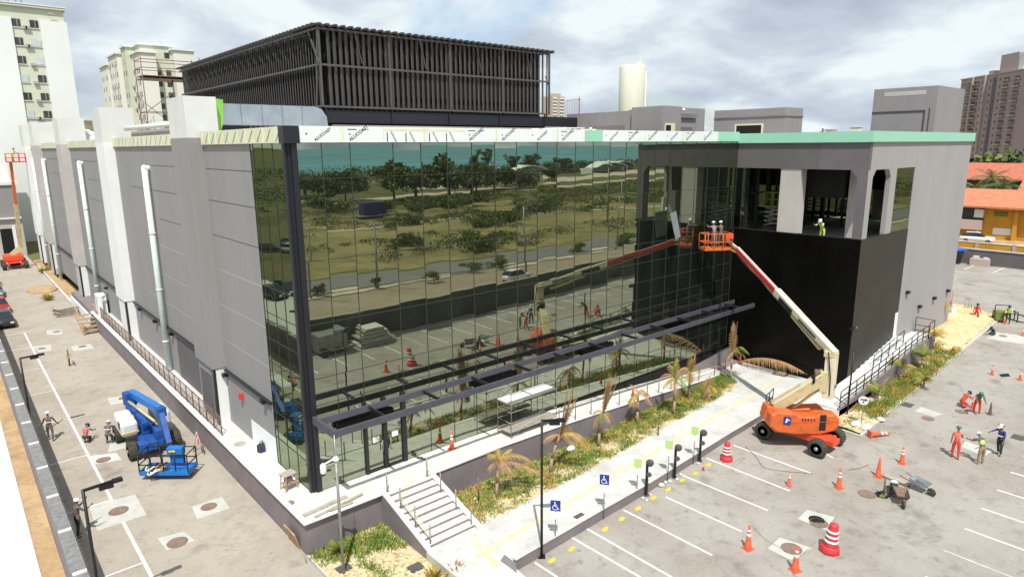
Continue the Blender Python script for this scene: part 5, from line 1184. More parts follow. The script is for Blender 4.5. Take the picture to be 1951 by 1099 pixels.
mb = MB(); mb.beam(LB(6.55, 42.3, 1.9), LB(6.7, 39.6, 1.35), .30, .35); mb.cb(LB(6.85, 40.6, 1.1), (.7, 1.8, .5)); mb.build('riser', 'blue', ll)
mb = MB(); mb.beam(LB(6.75, 42.9, 2.35), LB(7.35, 38.6, 2.45), .36, .40); mb.build('main_boom', 'bluel', ll, bevel=.02)
mb = MB(); mb.cb(LB(6.62, 42.75, 2.1), (.6, .6, .8), R(8)); mb.build('rear_knuckle', 'blue', ll, bevel=.04)
mb = MB(); mb.tube(LB(6.45, 42.2, 2.1), LB(7.05, 38.9, 1.75), .07, n=8); mb.build('lift_cylinder', 'cream', ll)
mb = MB(); mb.beam(LB(6.35, 42.4, 1.75), LB(6.75, 39.3, 1.55), .14, .22); mb.build('link_arm', 'blue', ll)
mb = MB(); mb.beam(LB(7.35, 38.75, 2.5), LB(7.25, 37.0, 1.0), .28, .30); mb.cb(LB(7.35, 38.6, 2.35), (.44, .5, .5), R(5)); mb.build('jib', 'blue', ll, bevel=.02)
bc = Vector(LB(6.72, 35.25, .32)); b2a = R(-41)
def bk2(x, y, z): return bc+Matrix.Rotation(b2a, 3, 'Z') @ Vector((x, y, z))
mb = MB(); mb.cb(bk2(0, 0, .02), (2.5, .98, .10), b2a); 
for s in (-1, 1): mb.cb(bk2(s*.0, s*.48, .12), (2.5, .05, .18), b2a); mb.cb(bk2(s*1.24, 0, .12), (.05, .96, .18), b2a)
mb.build('basket_floor', 'bluel', ll)
mb = MB(); railset(mb, bk2, 1.24, .48, 1.1, .032, nx=4); mb.build('basket_rails', 'blackp', ll)
mb = MB(); mb.cb(bk2(.25, .42, .92), (.80, .38, .42), b2a); mb.cb(bk2(.25, .47, .45), (.7, .2, .5), b2a); mb.build('control_box', 'bluel', ll, bevel=.03)
mb = MB(); mb.cb(bk2(.15, .20, .96), (.34, .02, .10), b2a); mb.build('warning_plate', 'yellow', ll)
rp_ = thing('rope_bundle', 'tangle of ropes, harness and clothes lying in the blue lift basket', 'rope bundle', bl.location); rp_.location = (6.45, 35.35, .40)
rng = random.Random(4)
for m_, k in (('reflw', 4), ('yellow', 3), ('rootb', 2), ('blackp', 3), ('cpurple', 2)):
    mb = MB()
    for _ in range(k):
        c = Vector((rng.uniform(-.3, .3), rng.uniform(-.2, .2), rng.uniform(.05, .35))); r = rng.uniform(.12, .22); pts = [c+Vector((math.cos(t)*r*1.3, math.sin(t)*r*.9, .08*math.sin(t*2+k))) for t in [i*.7 for i in range(10)]]; mb.path(pts, .032, 5)
    mb.build('rope_coil', m_, rp_)

# -------- tall orange lift far down the side lot
fl = thing('boom_lift', 'red-orange boom lift far down the side car park, boom raised straight up', 'boom lift', (6.9, 117.5, 0))
for (x, y) in ((-1.25, -1.6), (1.25, -1.6), (-1.25, 1.6), (1.25, 1.6)): wheel(fl, (x, y, .55), .55, .5, axis='X', side=-1 if x < 0 else 1, lugs=14)
mb = MB(); mb.cb((0, 0, .75), (1.3, 3.6, .5)); mb.cb((0, -1.6, .7), (2.0, .4, .4)); mb.build('chassis', 'redor', fl, bevel=.04); mb = MB(); mb.cb((0, .1, 1.5), (2.3, 2.6, .95)); mb.build('turret_hood', 'redor', fl, bevel=.15)
top = on(28, 300, 1, 114); e1 = Vector((top.x-6.9, -3.0, top.z-.6)); knee = on(40, 470, 1, 117); kn = Vector((knee.x-6.9, -.5, knee.z)); midp = on(30, 390, 1, 115.5); m2 = Vector((midp.x-6.9, -2.0, midp.z))
mb = MB(); mb.beam((-.2, -.5, 1.9), kn, .5, .6); mb.build('riser', 'cream', fl); mb = MB(); mb.beam(kn, m2, .42, .5); mb.build('main_boom', 'cream', fl); mb = MB(); mb.beam(m2, e1+Vector((-.5, 0, 0)), .3, .36); mb.build('inner_boom', 'orange', fl)
mb = MB(); mb.cb(e1+Vector((.1, -.3, 0)), (2.2, .9, .16)); mb.build('basket_floor', 'redor', fl)
mb = MB(); railset(mb, lambda x, y, z: e1+Vector((.1+x, -.3+y, z)), 1.1, .45, 1.1, .05); mb.build('basket_rails', 'redor', fl)

# -------- cars
def car(loc, rz, paint, label, group=None, kind='hatch'):
    t = thing('parked_car', label, 'car', loc, rz, group); Lc, Wc = 4.1, 1.72
    secs = [(-2.05, .45, .62, .74), (-1.98, .30, .80, .80), (-1.5, .26, .86, .86), (-.6, .25, .92, .86), (.9, .25, .95, .86), (1.75, .28, .92, .85), (2.0, .35, .85, .8), (2.06, .45, .7, .74)]
    mb = MB(); vs = []
    for x, z0_, z1_, w_ in secs: vs += [(x, -w_, z0_), (x, w_, z0_), (x, w_, z1_*.8), (x, w_*.9, z1_), (x, -w_*.9, z1_), (x, -w_, z1_*.8)]
    fs = [(0, 1, 2, 3, 4, 5)]; n = len(secs)
    for i in range(n-1):
        for j in range(6): a = i*6+j; b = i*6+(j+1) % 6; fs.append((a, b, b+6, a+6))
    fs.append(tuple(range((n-1)*6, n*6))[::-1]); mb.add(vs, fs, True); mb.build('body', paint, t)
    mb = MB(); prof = [(-.95, .90), (-.35, 1.42), (.2, 1.47), (1.35, 1.42), (1.9, .92)]
    mb.add([(x, s*(.80 if z < 1 else .62), z) for s in (-1, 1) for x, z in prof], [(0, 1, 2, 3, 4), (9, 8, 7, 6, 5), (0, 5, 6, 1), (1, 6, 7, 2), (2, 7, 8, 3), (3, 8, 9, 4), (4, 9, 5, 0)]); mb.build('windows', 'cargl', t)
    mb = MB(); mb.add([(x, s*.60, z+.012) for s in (-1, 1) for x, z in prof[1:4]]+[(x, s*.60, z-.03) for s in (-1, 1) for x, z in prof[1:4]], [(0, 1, 4, 3), (1, 2, 5, 4), (0, 3, 9, 6), (2, 8, 11, 5), (0, 6, 7, 1), (1, 7, 8, 2), (3, 4, 10, 9), (4, 5, 11, 10)]); mb.build('roof', paint, t)
    for x in (-1.3, 1.25):
        for s in (-1, 1): wheel(t, (x, s*.76, .31), .31, .2, axis='Y', side=s, lugs=6)
    for s in (-1, 1):
        mb = MB(); mb.cb((-2.02, s*.6, .62), (.08, .3, .14)); mb.build('headlight', 'reflw', t); mb = MB(); mb.cb((2.03, s*.62, .75), (.06, .22, .16)); mb.build('tail_light', 'red', t)
    return t
car((3.0, 78.6, 0), R(90), 'card', 'dark car with a grey windscreen, nearest of the cars parked by the left boundary wall')
car((3.1, 86.0, 0), R(92), 'carr', 'dark red car between the dark car and the blue-grey one by the left wall')
car((3.3, 95.5, 0), R(88), 'carb', 'blue-grey car behind the dark red one by the left wall')
car((3.4, 103.5, 0), R(88), 'carr', 'bright red vehicle nearest the far boom lift by the left wall')
c = on(1862, 452, 0, 110); car((110, c.y, c.z-.75), R(100), 'carw', 'white car parked in front of the ochre house')
W(yf, 'driveway', 'ochre', 106.25, 115.9, 10, 60, .6, c.z-.76) 
car((54, -9.8, 0), R(170), 'carw', 'white car on the dirt road, seen mirrored in the glass')
for i, (x, y, a, p_) in enumerate([(-18.6, 108, 20, 'card'), (-21, 103, 60, 'carw'), (-5.6, 72.4, 80, 'card'), (-7.6, 73.6, 85, 'card'), (-24, 110, 30, 'carb')]):
    car((x, y, .02), R(a), p_, ['dark car farthest along the dirt, mirrored in the side glass', 'white car on the dirt, mirrored in the side glass', 'dark car near the road, mirrored in the side glass', 'second dark car near the road, mirrored in the side glass', 'blue-grey car on the dirt, mirrored in the side glass'][i])
# scissor lift on the terrace
sl_ = thing('scissor_lift', 'folded scissor lift standing inside the open terrace beside the middle column', 'scissor lift', (45.9, 23.6, ZO-.35))
mb = MB(); mb.cb((0, 0, .35), (.8, 1.8, .35)); mb.build('base', 'blackp', sl_)
for k in range(4):
    mb = MB(); z = .6+k*.32
    for s in (-1, 1): mb.beam((s*.3, -.8, z), (s*.3, .8, z+.3), .06, .05); mb.beam((s*.34, .8, z), (s*.34, -.8, z+.3), .06, .05)
    mb.build('scissor_arms', 'steel2', sl_)
mb = MB(); mb.cb((0, 0, 1.95), (.8, 1.9, .08)); mb.build('platform', 'leafl', sl_)
mb = MB(); railset(mb, lambda x, y, z: Vector((x, y, 1.95+z)), .38, .9, 1.0, .02); mb.build('platform_rails', 'green', sl_)
# ================================================================== PEOPLE
def skin_obj(name, chains, m_, parent, sub=1, root=0):
    """chains: list of point lists [(Vector, radius)...]; points at the same place are merged"""
    me = bpy.data.meshes.new(name); bm = bmesh.new(); lay = bm.verts.layers.skin.verify(); seen = {}
    def vert(p, r):
        k = (round(p.x, 4), round(p.y, 4), round(p.z, 4))
        if k not in seen:
            v = bm.verts.new(p); v[lay].radius = (r, r) if not isinstance(r, tuple) else r; seen[k] = v
            v[lay].use_root = (len(seen) == 1)
        return seen[k]
    for ch in chains:
        vs = [vert(p, r) for p, r in ch]
        for a, b in zip(vs, vs[1:]):
            if a != b and not bm.edges.get((a, b)): bm.edges.new((a, b))
    bm.to_mesh(me); bm.free(); me.materials.append(M[m_]); o = bpy.data.objects.new(name, me); COL.objects.link(o); o.parent = parent
    s = o.modifiers.new('skin', 'SKIN'); s.use_smooth_shade = True; s.branch_smoothing = .4
    if sub: u = o.modifiers.new('sub', 'SUBSURF'); u.levels = sub; u.render_levels = sub
    return o
def rotv(v, ax, a): return Matrix.Rotation(a, 3, ax) @ v
def person(loc, rz, label, top='cgrey', legs=None, helmet='hwhite', vest=None, pose='stand', arms=((10, 12, 15), (-5, 12, 20)), lean=4, legp=((6, 8), (-8, 4)), hip=.90, headp=0, turn=0, scale=1.03, ears=False, z_off=0, stripes=False, group=None):
    """legp: (thigh forward deg, knee bend deg) per side; arms: (shoulder forward deg, out deg, elbow bend deg); local +X is forward"""
    legs = legs or top
    t = thing('person', label, 'person', loc, rz, group); t.scale = (scale,)*3
    V = Vector; pel = V((0, 0, hip)); ln = R(lean)
    up = rotv(V((0, 0, 1)), 'Y', ln); fw = rotv(V((1, 0, 0)), 'Y', ln)
    waist = pel+up*.14; chest = pel+up*.34; neck0 = pel+up*.50; neck = neck0+up*.05+fw*.01
    hd = rotv(up, 'Y', R(headp)); hf = rotv(fw, 'Y', R(headp)); hd_b = neck+hd*.05; hd_c = neck+hd*.14; hd_t = neck+hd*.23
    feet = []; limbs = []; legsk = []; armsk = []; hands = []
    for i, s in enumerate((1, -1)):
        th, kn = legp[i]; h = pel+V((0, s*.095, -.03)); d = rotv(V((0, 0, -1)), 'Y', -R(th)); knee = h+d*.42+V((0, s*.03, 0)); d2 = rotv(d, 'Y', R(kn)); ank = knee+d2*.41
        fd = V((1, s*.12, 0)).normalized(); heel = ank+V((-.04, 0, -.05)); toe = ank+fd*.17+V((0, 0, -.055)); feet.append([(ank, .05), (ank+V((.02, 0, -.045)), .045), (toe-fd*.06, .042), (toe, .030)]); legsk.append([(pel, .135), (h, .098), (h+(knee-h)*.5, .084), (knee, .062), (knee+(ank-knee)*.4, .062), (ank+V((0, 0, .03)), .052)])
        sh = neck0-up*.05+V((0, s*.175, 0)); f_, o_, e_ = arms[i]; d = rotv(V((0, 0, -1)), 'Y', -R(f_)-ln*.3); d = rotv(d, 'X', R(s*o_)); el = sh+d*.28; ax = d.cross(V((0, 0, 1))) if abs(d.z) < .95 else V((0, 1, 0)); d2 = Matrix.Rotation(-R(e_), 3, V((0, 1, 0))) @ d
        d2 = (d2+V((0, -s*.18, 0))*(1 if e_ > 40 else .2)).normalized(); wr = el+d2*.25
        armsk.append([(chest, .135), (neck0-up*.05+V((0, s*.09, 0)), .085), (sh, .062), (el, .046), (wr-d2*.02, .034)])
        side = d2.cross(V((0, s, 0))); side = side.normalized() if side.length > .1 else V((1, 0, 0)); pc = wr+d2*.05; pe = wr+d2*.095; w_ = side.cross(d2).normalized() if False else side
        hch = [[(wr, .028), (pc, .034), (pe, .030)]]
        for q, (o2, L2) in enumerate(((-.028, .062), (-.010, .075), (.009, .078), (.027, .068))):
            b_ = pe+w_*o2; hch.append([(pe, .030), (b_+d2*.012, .0095), (b_+d2*(L2*.55), .0085), (b_+d2*(L2*.85)+V((0, -s*.018, -.004)), .0075)])
        tb = pc+w_*.030; hch.append([(pc, .034), (tb+d2*.01, .0105), (tb+w_*.02+d2*.045, .009)])
        hands.append([(el, .038), (wr, .028)]); limbs += hch
    body = [[(pel, .11), (waist, .105), (chest, .12), (neck0, .065), (neck, .052), (hd_b, .07), (hd_c+hf*.008, .088), (hd_t-hd*.04, .075)], [(hd_c+hf*.008, .088), (hd_c+hf*.10-hd*.01, .018)]]
    for ch in legsk: body.append([(p, r*.8) for p, r in ch])
    for ch, hh in zip(armsk, hands): body.append([(p, r*.8) for p, r in ch[:-1]]+[(hh[1][0], .028)])
    body += limbs
    skin_obj('body', body, 'skin', t)
    skin_obj('jacket', [[(pel-up*.0, (.125, .15)), (waist, .13), (chest, .145), (neck0-up*.03, .09)]]+[[(chest, .145)]+ch[1:] for ch in armsk], top, t)
    skin_obj('trousers', [[(waist-up*.03, .125), (pel, .14)]]+legsk, legs, t)
    for ch in feet: skin_obj('boot', [ch], 'boot', t)
    # helmet with brim, tilted with the head
    rm = Matrix.Rotation(ln+R(headp), 3, 'Y'); mb = MB()
    prof = [(.118, 0), (.120, .03), (.108, .075), (.075, .11), (.03, .125)]; mb.lathe(prof, n=16); vs = []
    for k in range(9):
        a = -R(75)+R(150)*k/8; vs += [(math.cos(a)*.112, math.sin(a)*.112, .006), (math.cos(a)*.112+.055*math.cos(a*.6), math.sin(a)*.128, .0)]
    mb.add(vs, [(2*k, 2*k+1, 2*k+3, 2*k+2) for k in range(8)])
    mb.v = [rm @ (v+V((.005, 0, 0)))+(hd_c+hd*.005) for v in mb.v]; hm = mb.build('helmet', helmet, t)
    mb = MB(); 
    for s in (-1, 1): mb.ell(hd_c+hf*.082+V((0, s*.032, 0))+hd*.005, (.012, .014, .01), 6, 4)
    mb.build('eyes', 'dark', t)
    if ears:
        mb = MB()
        for s in (-1, 1): mb.ell(hd_c+V((0, s*.125, 0))+hd*.06, (.045, .03, .05), 8, 5)
        mb.build('ear_muffs', 'hdark', t)
    if vest: skin_obj('vest', [[(waist-up*.02, .142), (waist+up*.08, .148), (chest, .158), (neck0-up*.06, .115)]], vest, t)
    if stripes:
        mb = MB()
        for (p, r) in ((waist+up*.05, .150),): mb.lathe([(r*1.02, -.018), (r*1.02, .018)], c=(0, 0, 0), n=16); mb.v = [rm @ V((v.x*.95, v.y*1.08, v.z))+p for v in mb.v]
        mb.build('reflective_band', 'reflw', t)
    return t
def face(px, py):    # angle that looks away from the camera at that ground point
    p = P(px, py); return math.atan2(p.y, p.x)
p = P(98, 838); person(p, R(75), 'man in dark overall walking away between the left wall and the lane line', top='cgrey', stripes=True, legp=((14, 10), (-12, 8)), arms=((12, 22, 20), (10, 22, 25)))
p = P(164, 845); person(p, R(60), 'crouching worker with orange and yellow straps beside the white lane line', top='cpurple', legs='hdark', vest='redor', helmet='hblue', hip=.42, lean=38, legp=((95, 135), (70, 125)), arms=((40, 10, 30), (35, 10, 30)), headp=25)
p = P(208, 846); person(p, R(70), 'bent worker in a grey striped shirt beside the wheels of the blue lift', top='cgrey', stripes=True, hip=.62, lean=45, legp=((55, 85), (50, 80)), arms=((45, 8, 20), (40, 8, 20)), headp=10)
p = P(152, 1020); person(p, R(20), 'worker in dark trousers resting an arm on the left wall by the lamp post', top='cgrey', legs='hdark', arms=((60, 15, 70), (35, 20, 80)), lean=6)
p = P(1819, 872); person(p, R(15), 'worker in a pink-red overall and green helmet, leftmost of the three', top='cpink', legs='cred', helmet='hgreen', arms=((0, 8, 10), (25, 8, 50)), lean=8, headp=15)
p = P(1868, 884); person(p, R(60), 'worker in a yellow hi-vis top bending over the patch between the two others', top='cgrey', legs='ctan', vest='hivis', hip=.88, lean=24, arms=((45, 8, 30), (40, 8, 30)), legp=((6, 8), (6, 8)), headp=15)
p = P(1902, 866); person(p, R(155), 'worker in navy with white helmet and ear muffs pointing with an outstretched arm', top='cblue', legs='cdg', arms=((5, 10, 20), (80, 15, 0)), ears=True, stripes=True, headp=10)
p = P(1831, 776); person(p, R(-25), 'worker in red kneeling beside the open manhole next to the standing one', top='cred', helmet='hblue', hip=.42, lean=42, legp=((100, 140), (60, 140)), arms=((45, 10, 20), (40, 10, 20)), headp=15)
p = P(1860, 787); person(p, R(205), 'worker in red trousers and dark-green hat bending over the open manhole', top='cgrey', legs='cred', helmet='hgreen', hip=.86, lean=34, arms=((40, 8, 25), (45, 8, 15)), legp=((8, 10), (-4, 6)), headp=25)
p = P(1858, 614); person(p, R(200), 'worker in a red overall walking beside the hand trolley near the wing end', top='cred', helmet='hdark', legp=((20, 12), (-18, 18)), arms=((25, 10, 40), (-5, 10, 15)), lean=10)
p = P(1919, 617); person(p, R(190), 'worker in a hi-vis jacket and dark blue helmet near the hose machine', top='hivis', legs='cdg', helmet='hblue', lean=12, arms=((30, 8, 40), (25, 8, 40)), headp=20)
p = P(1893, 637); person((p.x, p.y, p.z-.3), R(170), 'crouching worker with a blue helmet low beside the small manhole and the sand', top='hdark', helmet='hblue', hip=.45, lean=45, legp=((95, 140), (95, 140)), arms=((40, 10, 30), (40, 10, 30)))
q = on(1566, 452, 0, XW+.75); person((XW+.75, q.y, ZO-.40), R(180), 'worker in a hi-vis jacket leaning on the black parapet of the open terrace', top='hivis', helmet='hwhite', hip=.82, lean=40, arms=((55, 12, 40), (55, 12, 40)), legp=((5, 5), (5, 5)), headp=-10)
q = on(1568, 247, 0, 52); person((52, q.y, q.z-1.55), R(200), 'worker in yellow and a white helmet whose head shows above the mint roof edge', top='hivis', helmet='hwhite')
bm_ = bl.matrix_basis if False else Matrix.Translation(bl.location)
def wb(x, y, z): return bm_ @ bk(x, y, z)
person(wb(-.1, .05, .19), R(60), 'worker in grey with a white helmet in the orange basket, the one nearer the glass', top='cpurple', legs='cgrey', helmet='hwhite', lean=14, arms=((70, 10, 30), (60, 10, 30)))
person(wb(.42, .1, .19), R(75), 'second worker in the orange basket, in dark clothes on the control side', top='cgrey', legs='cgrey', helmet='hwhite', lean=6, arms=((50, 10, 40), (60, 15, 30)))
fm = Matrix.Translation(fl.location); person(fm @ (e1+Vector((-.1, -.3, .1))), R(20), 'worker in yellow standing in the basket of the far red-orange lift', top='hivis', helmet='hdark', lean=10, arms=((40, 10, 40), (40, 10, 40)))
# ================================================================== SMALL THINGS
def ordw(i): return (['first', 'second', 'third', 'fourth', 'fifth', 'sixth', 'seventh', 'eighth', 'ninth', 'tenth', 'eleventh', 'twelfth', 'thirteenth', 'fourteenth', 'fifteenth', 'sixteenth', 'seventeenth', 'eighteenth', 'nineteenth', 'twentieth', 'twenty-first', 'twenty-second', 'twenty-third', 'twenty-fourth', 'twenty-fifth', 'twenty-sixth', 'twenty-seventh', 'twenty-eighth', 'twenty-ninth', 'thirtieth']+['thirty-'+w for w in ('first', 'second', 'third', 'fourth', 'fifth', 'sixth', 'seventh', 'eighth', 'ninth')])[i]
# ---- cones and barrels
def cone(px, py, label, h=1.0, top='conered', base='conered', group='traffic cones', z=None, rz=None, bands=True, pt=None):
    p = pt if pt is not None else (P(px, py) if z is None else on(px, py, 2, z)); t = thing('traffic_cone', label, 'traffic cone', p, R(random.uniform(-30, 30)) if rz is None else rz, group); s = h
    mb = MB(); mb.cb((0, 0, .03*s), (.33*s, .33*s, .06*s), 0); mb.build('base', base, t, bevel=.01)
    mb = MB(); mb.lathe([(.145*s, .06*s), (.13*s, .10*s), (.092*s, .42*s), (.050*s, .82*s), (.042*s, .96*s), (.02*s, 1.0*s)], n=16); c = mb.build('body', top, t)
    if bands:
        mb = MB(); mb.lathe([(.082*s, .52*s), (.071*s, .64*s)], n=16); mb.build('band', 'reflw', c); mb = MB(); mb.lathe([(.065*s, .71*s), (.055*s, .80*s)], n=16); mb.build('band', 'reflw', c)
    return t
cones = [(1180, 880-35, None)]
cn = [((1425, 1045), 'orange cone with white bands left of the manhole patch at the bottom of the photo', 1.12), ((1515, 1086), 'orange cone nearest the bottom edge, at the corner of the manhole patch', 1.12),
      ((1598, 929), 'orange cone with white bands right of the small pink cone', 1.05), ((1673, 908), 'plain red-orange cone beside the plank leading to the machines', 1.05),
      ((1718, 883), 'orange and yellow-topped cone right of the fallen cone', .98), ((1890, 714), 'cone left of the open pit at the right edge of the car park', .75), ((1943, 724), 'cone right of the open pit at the right edge of the car park', .75), ((1886, 789), 'brownish cone right of the worker bending in red trousers', .78),
      ((1881, 611), 'cone left of the green machine near the hose', .75), ((1913, 616), 'cone right of the green machine near the hose', .78), ((1853, 778), 'orange cone between the two workers in red at the manhole', .8), ((1948, 640), 'red cone cut by the right edge of the photo beside the pale patch', .7)]
for (q, lab, h) in cn: cone(*q, lab, h, base='conered' if 'brown' not in lab else 'rust', top='rust' if 'brown' in lab else 'conered', bands='plain' not in lab and 'brown' not in lab)
cone(1503, 925, 'small pale pink and white faded cone left of the taller orange one', .80, top='cpink', base='cpink')
cone(861, 855, 'orange cone with white bands standing on the podium in front of the glass doors', .98, z=ZP)
q = on(1206, 750, 1, 24.6); cone(0, 0, 'small red cone on the ramp halfway along its rail', .62, top='red', base='red', bands=False, pt=(q.x, 24.6, 1.19))
cone(1410, 692, 'red cone on the plaza before the black wall', .82, top='red', base='red', bands=False, z=ZW+.05)
cone(307, 1112, 'orange cone on the verge outside the left wall, cut by the bottom edge', .95, pt=(1.25, 25.6, 0))
cone(0, 0, 'tiny red and white cone beside the yellow marks next to the walkway kerb', .45, pt=P(1340, 896), top='red')
p = P(1655, 833); fc = cone(0, 0, 'fallen orange cone lying on its side at the corner of the planted bed', 1.3, pt=(p.x, p.y, p.z+.2), bands=True); fc.rotation_euler = (0, R(88), R(-38)); 
def barrel(px, py, label, h=1.05, tilt=0):
    p = P(px, py); t = thing('traffic_barrel', label, 'traffic barrel', p, R(20), 'red traffic barrels'); mb = MB(); mb.lathe([(.36, 0), (.37, .05), (.34, .22), (.28, .27)], n=8); mb.build('base', 'red', t)
    mb = MB(); prof = [(.26, .27)]; z = .27
    for k in range(4): prof += [(.245-.02*k, .33+.19*k), (.215-.02*k, .36+.19*k), (.225-.02*k, .44+.19*k)]
    prof += [(.14, 1.10), (.05, 1.13)]; mb.lathe(prof, n=18); b = mb.build('body', 'red', t)
    for k in range(3): mb = MB(); mb.lathe([(.252-.02*k, .40+.19*k), (.236-.02*k, .49+.19*k)], n=18); mb.build('white_band', 'reflw', b)
    t.scale = (1.0*h, 1.0*h, h); t.rotation_euler = (R(tilt), R(tilt), 0); return t
barrel(1580, 1049, 'leaning red and white traffic barrel with a crushed base by the bottom manhole', 1.12, 3); barrel(1384, 876, 'red and white striped traffic barrel standing beside the walkway kerb', .92)

# ---- street lamps
def lamp(x, y, h, arm, label, rz=0, zb=0, r=.055, L=1.0):
    t = thing('street_lamp', label, 'street lamp', (x, y, zb), rz, 'black car park lamps'); mb = MB(); mb.tube((0, 0, 0), (0, 0, h), r, r*.9, n=8); mb.build('pole', 'blackp', t)
    mb = MB(); mb.cb((0, 0, .02), (.3, .3, .04)); mb.build('base_plate', 'blackp', t)
    mb = MB(); mb.beam((0, 0, h-.03), (L, 0, h+.02), .07, .09); mb.build('arm', 'blackp', t); mb = MB(); mb.cb((L*.62, 0, h-.10), (.42, .24, .14)); mb.cb((L*.95, 0, h-.0), (.3, .22, .10)); mb.build('lamp_head', 'blackp', t)
    return t
lamp(2.2, 24.2, 5.6, 1, 'black lamp post nearest the camera beside the left boundary wall', L=1.05); lamp(2.2, 45.5, 4.95, 1, 'second black lamp post along the left boundary wall, farther from the camera', L=1.05)
p = P(1032, 1060); lamp(p.x, p.y, 6.0, 1, 'black lamp post at the walkway kerb, left of the blue signs', rz=R(-41), L=.8)
p = P(1598, 797); c = on(1610, 700, 1, p.y); t = thing('light_pole', 'thin black pole standing beside the orange lift, in front of the black corner', 'pole', (39.9, 15.1, .2)); mb = MB(); mb.tube((0, 0, 0), (0, 0, 4.2), .05, n=8); mb.build('pole', 'blackp', t)
mb = MB(); mb.cb((0, 0, .02), (.26, .26, .04)); mb.build('base_plate', 'blackp', t)
# camera mast in the front-left bed
p = on(655, 1093, 2, .15); t = thing('camera_mast', 'slim grey mast with a white security camera at the foot of the podium', 'camera mast', (p.x, p.y, .1))
mb = MB(); mb.tube((0, 0, 0), (0, 0, 5.0), .065, .05, n=10); mb.build('pole', 'steel2', t); q = on(618, 870, 1, p.y+.1)
mb = MB(); mb.tube((0, 0, 5.0), (0, 0, 5.9), .012, n=6); mb.build('lightning_rod', 'reflw', t)
ax = Vector((rgt.x, rgt.y, 0)).normalized()
mb = MB(); mb.tube((0, 0, 4.95), ax*-.22+Vector((0, 0, 4.86)), .04, n=8); mb.tube(ax*-.22+Vector((0, 0, 4.86)), ax*-.5+Vector((0, 0, 4.70)), .035, n=8); mb.cb((0, 0, 4.95), (.16, .16, .14)); mb.build('bracket', 'reflw', t)
mb = MB(); c = ax*-.5; mb.lathe([(.04, 4.76), (.11, 4.70), (.12, 4.40), (.10, 4.36)], c=c, n=14); d = mb.build('camera_dome', 'reflw', t); mb = MB(); mb.lathe([(.09, 4.36), (.075, 4.29), (.03, 4.26)], c=c, n=12); mb.build('lens', 'blackp', d)

# ---- signs
def sgn(px, py, ptop, label, kind, wd=.42, ht=.46, grp=None, base_p=None):
    p = P(px, py) if base_p is None else base_p; z = None
    d = Vector((p.x, p.y)).length; h = (CAM_H-p.z)-0; # height from the pixel of the sign's top
    rr = ray(px, ptop); k = d/math.hypot(rr.x, rr.y); zt = CAM.z+rr.z*k-p.z
    t = thing('parking_sign', label, 'sign', p, math.atan2(-p.y, -p.x)+R(-4), grp); mb = MB(); mb.tube((0, 0, 0), (0, 0, zt-.02), .022, n=8); mb.build('post', 'steel2', t)
    return t, zt
def plate(t, zc, wd, ht, m_, x=.03): mb = MB(); mb.box(x, x+.012, -wd/2, wd/2, zc-ht/2, zc+ht/2); return mb.build('plate', m_, t)
def isa(pl, zc, s, m_='reflw', x=.046):
    """wheelchair symbol, facing +X, local +Y is to the viewer's right when mirrored back"""
    mb = MB(); pts = []
    def q(y, z): return (x, y*s, zc+z*s)
    def ring(cy, cz, r0, r1, a0, a1, n=14):
        vs = []; fs = []
        for i in range(n+1):
            a = a0+(a1-a0)*i/n; vs += [q(cy+math.cos(a)*r0, cz+math.sin(a)*r0), q(cy+math.cos(a)*r1, cz+math.sin(a)*r1)]
        mb.add(vs, [(2*i, 2*i+1, 2*i+3, 2*i+2) for i in range(n)])
    def bar(a, b, w_): 
        a, b = Vector(a), Vector(b); d = (b-a).normalized(); n = Vector((-d.y, d.x))*w_/2; mb.add([q(*(a-n)), q(*(b-n)), q(*(b+n)), q(*(a+n))], [(0, 1, 2, 3)])
    ring(-.04, -.14, .20, .26, R(100), R(370)); ring(-.06, .36, 0, .07, 0, R(360)); bar((-.06, .28), (-.04, -.06), .085); bar((-.05, .12), (.14, .12), .06); bar((-.05, -.04), (.16, -.04), .07); bar((.15, -.02), (.26, -.32), .07); bar((.24, -.31), (.34, -.27), .06)
    return mb.build('wheelchair_symbol', m_, pl, keep=True)
for (b, top, lab) in (((1058, 1042), 952, 'blue wheelchair parking sign nearest the black lamp post'), ((1150, 989), 903, 'blue wheelchair parking sign to the right, nearer the first green sign')):
    t, zt = sgn(*b, top, lab, 'isa', grp='blue wheelchair signs'); pl = plate(t, zt-.24, .42, .48, 'signblue'); isa(pl, zt-.25, .46); mb = MB(); mb.box(.03, .04, -.17, .17, zt-.86, zt-.52); mb.build('white_plate', 'reflw', t)
for (b, top, lab) in (((1213, 949), 873, 'green parking sign, first to the right of the blue wheelchair signs'), ((1272, 916), 838, 'green parking sign, the middle one of three'), ((1321, 884), 812, 'green parking sign, farthest right of the three')):
    t, zt = sgn(*b, top, lab, 'senior', grp='green parking signs'); pl = plate(t, zt-.22, .36, .44, 'lime'); mb = MB(); mb.box(.043, .046, -.07, .03, zt-.34, zt-.12); mb.build('pale_symbol', 'hivis', pl); mb = MB(); mb.box(.03, .04, -.15, .15, zt-.82, zt-.5); mb.build('white_plate', 'reflw', t)
p = P(1640, 812); c = on(1644, 762, 0, p.x); t = thing('round_sign', 'round white sign with a dark arrow in the planted bed by the wing', 'sign', (p.x, p.y, p.z)); zt = c.z-p.z; t.rotation_euler = (0, 0, math.atan2(-p.y, -p.x))
mb = MB(); mb.tube((0, 0, 0), (0, 0, zt), .02, n=6); mb.build('post', 'steel2', t); mb = MB(); mb.lathe([(.27, .03), (.27, .045)], c=(0, 0, zt), n=24, axis='X'); mb.build('disc', 'reflw', t)
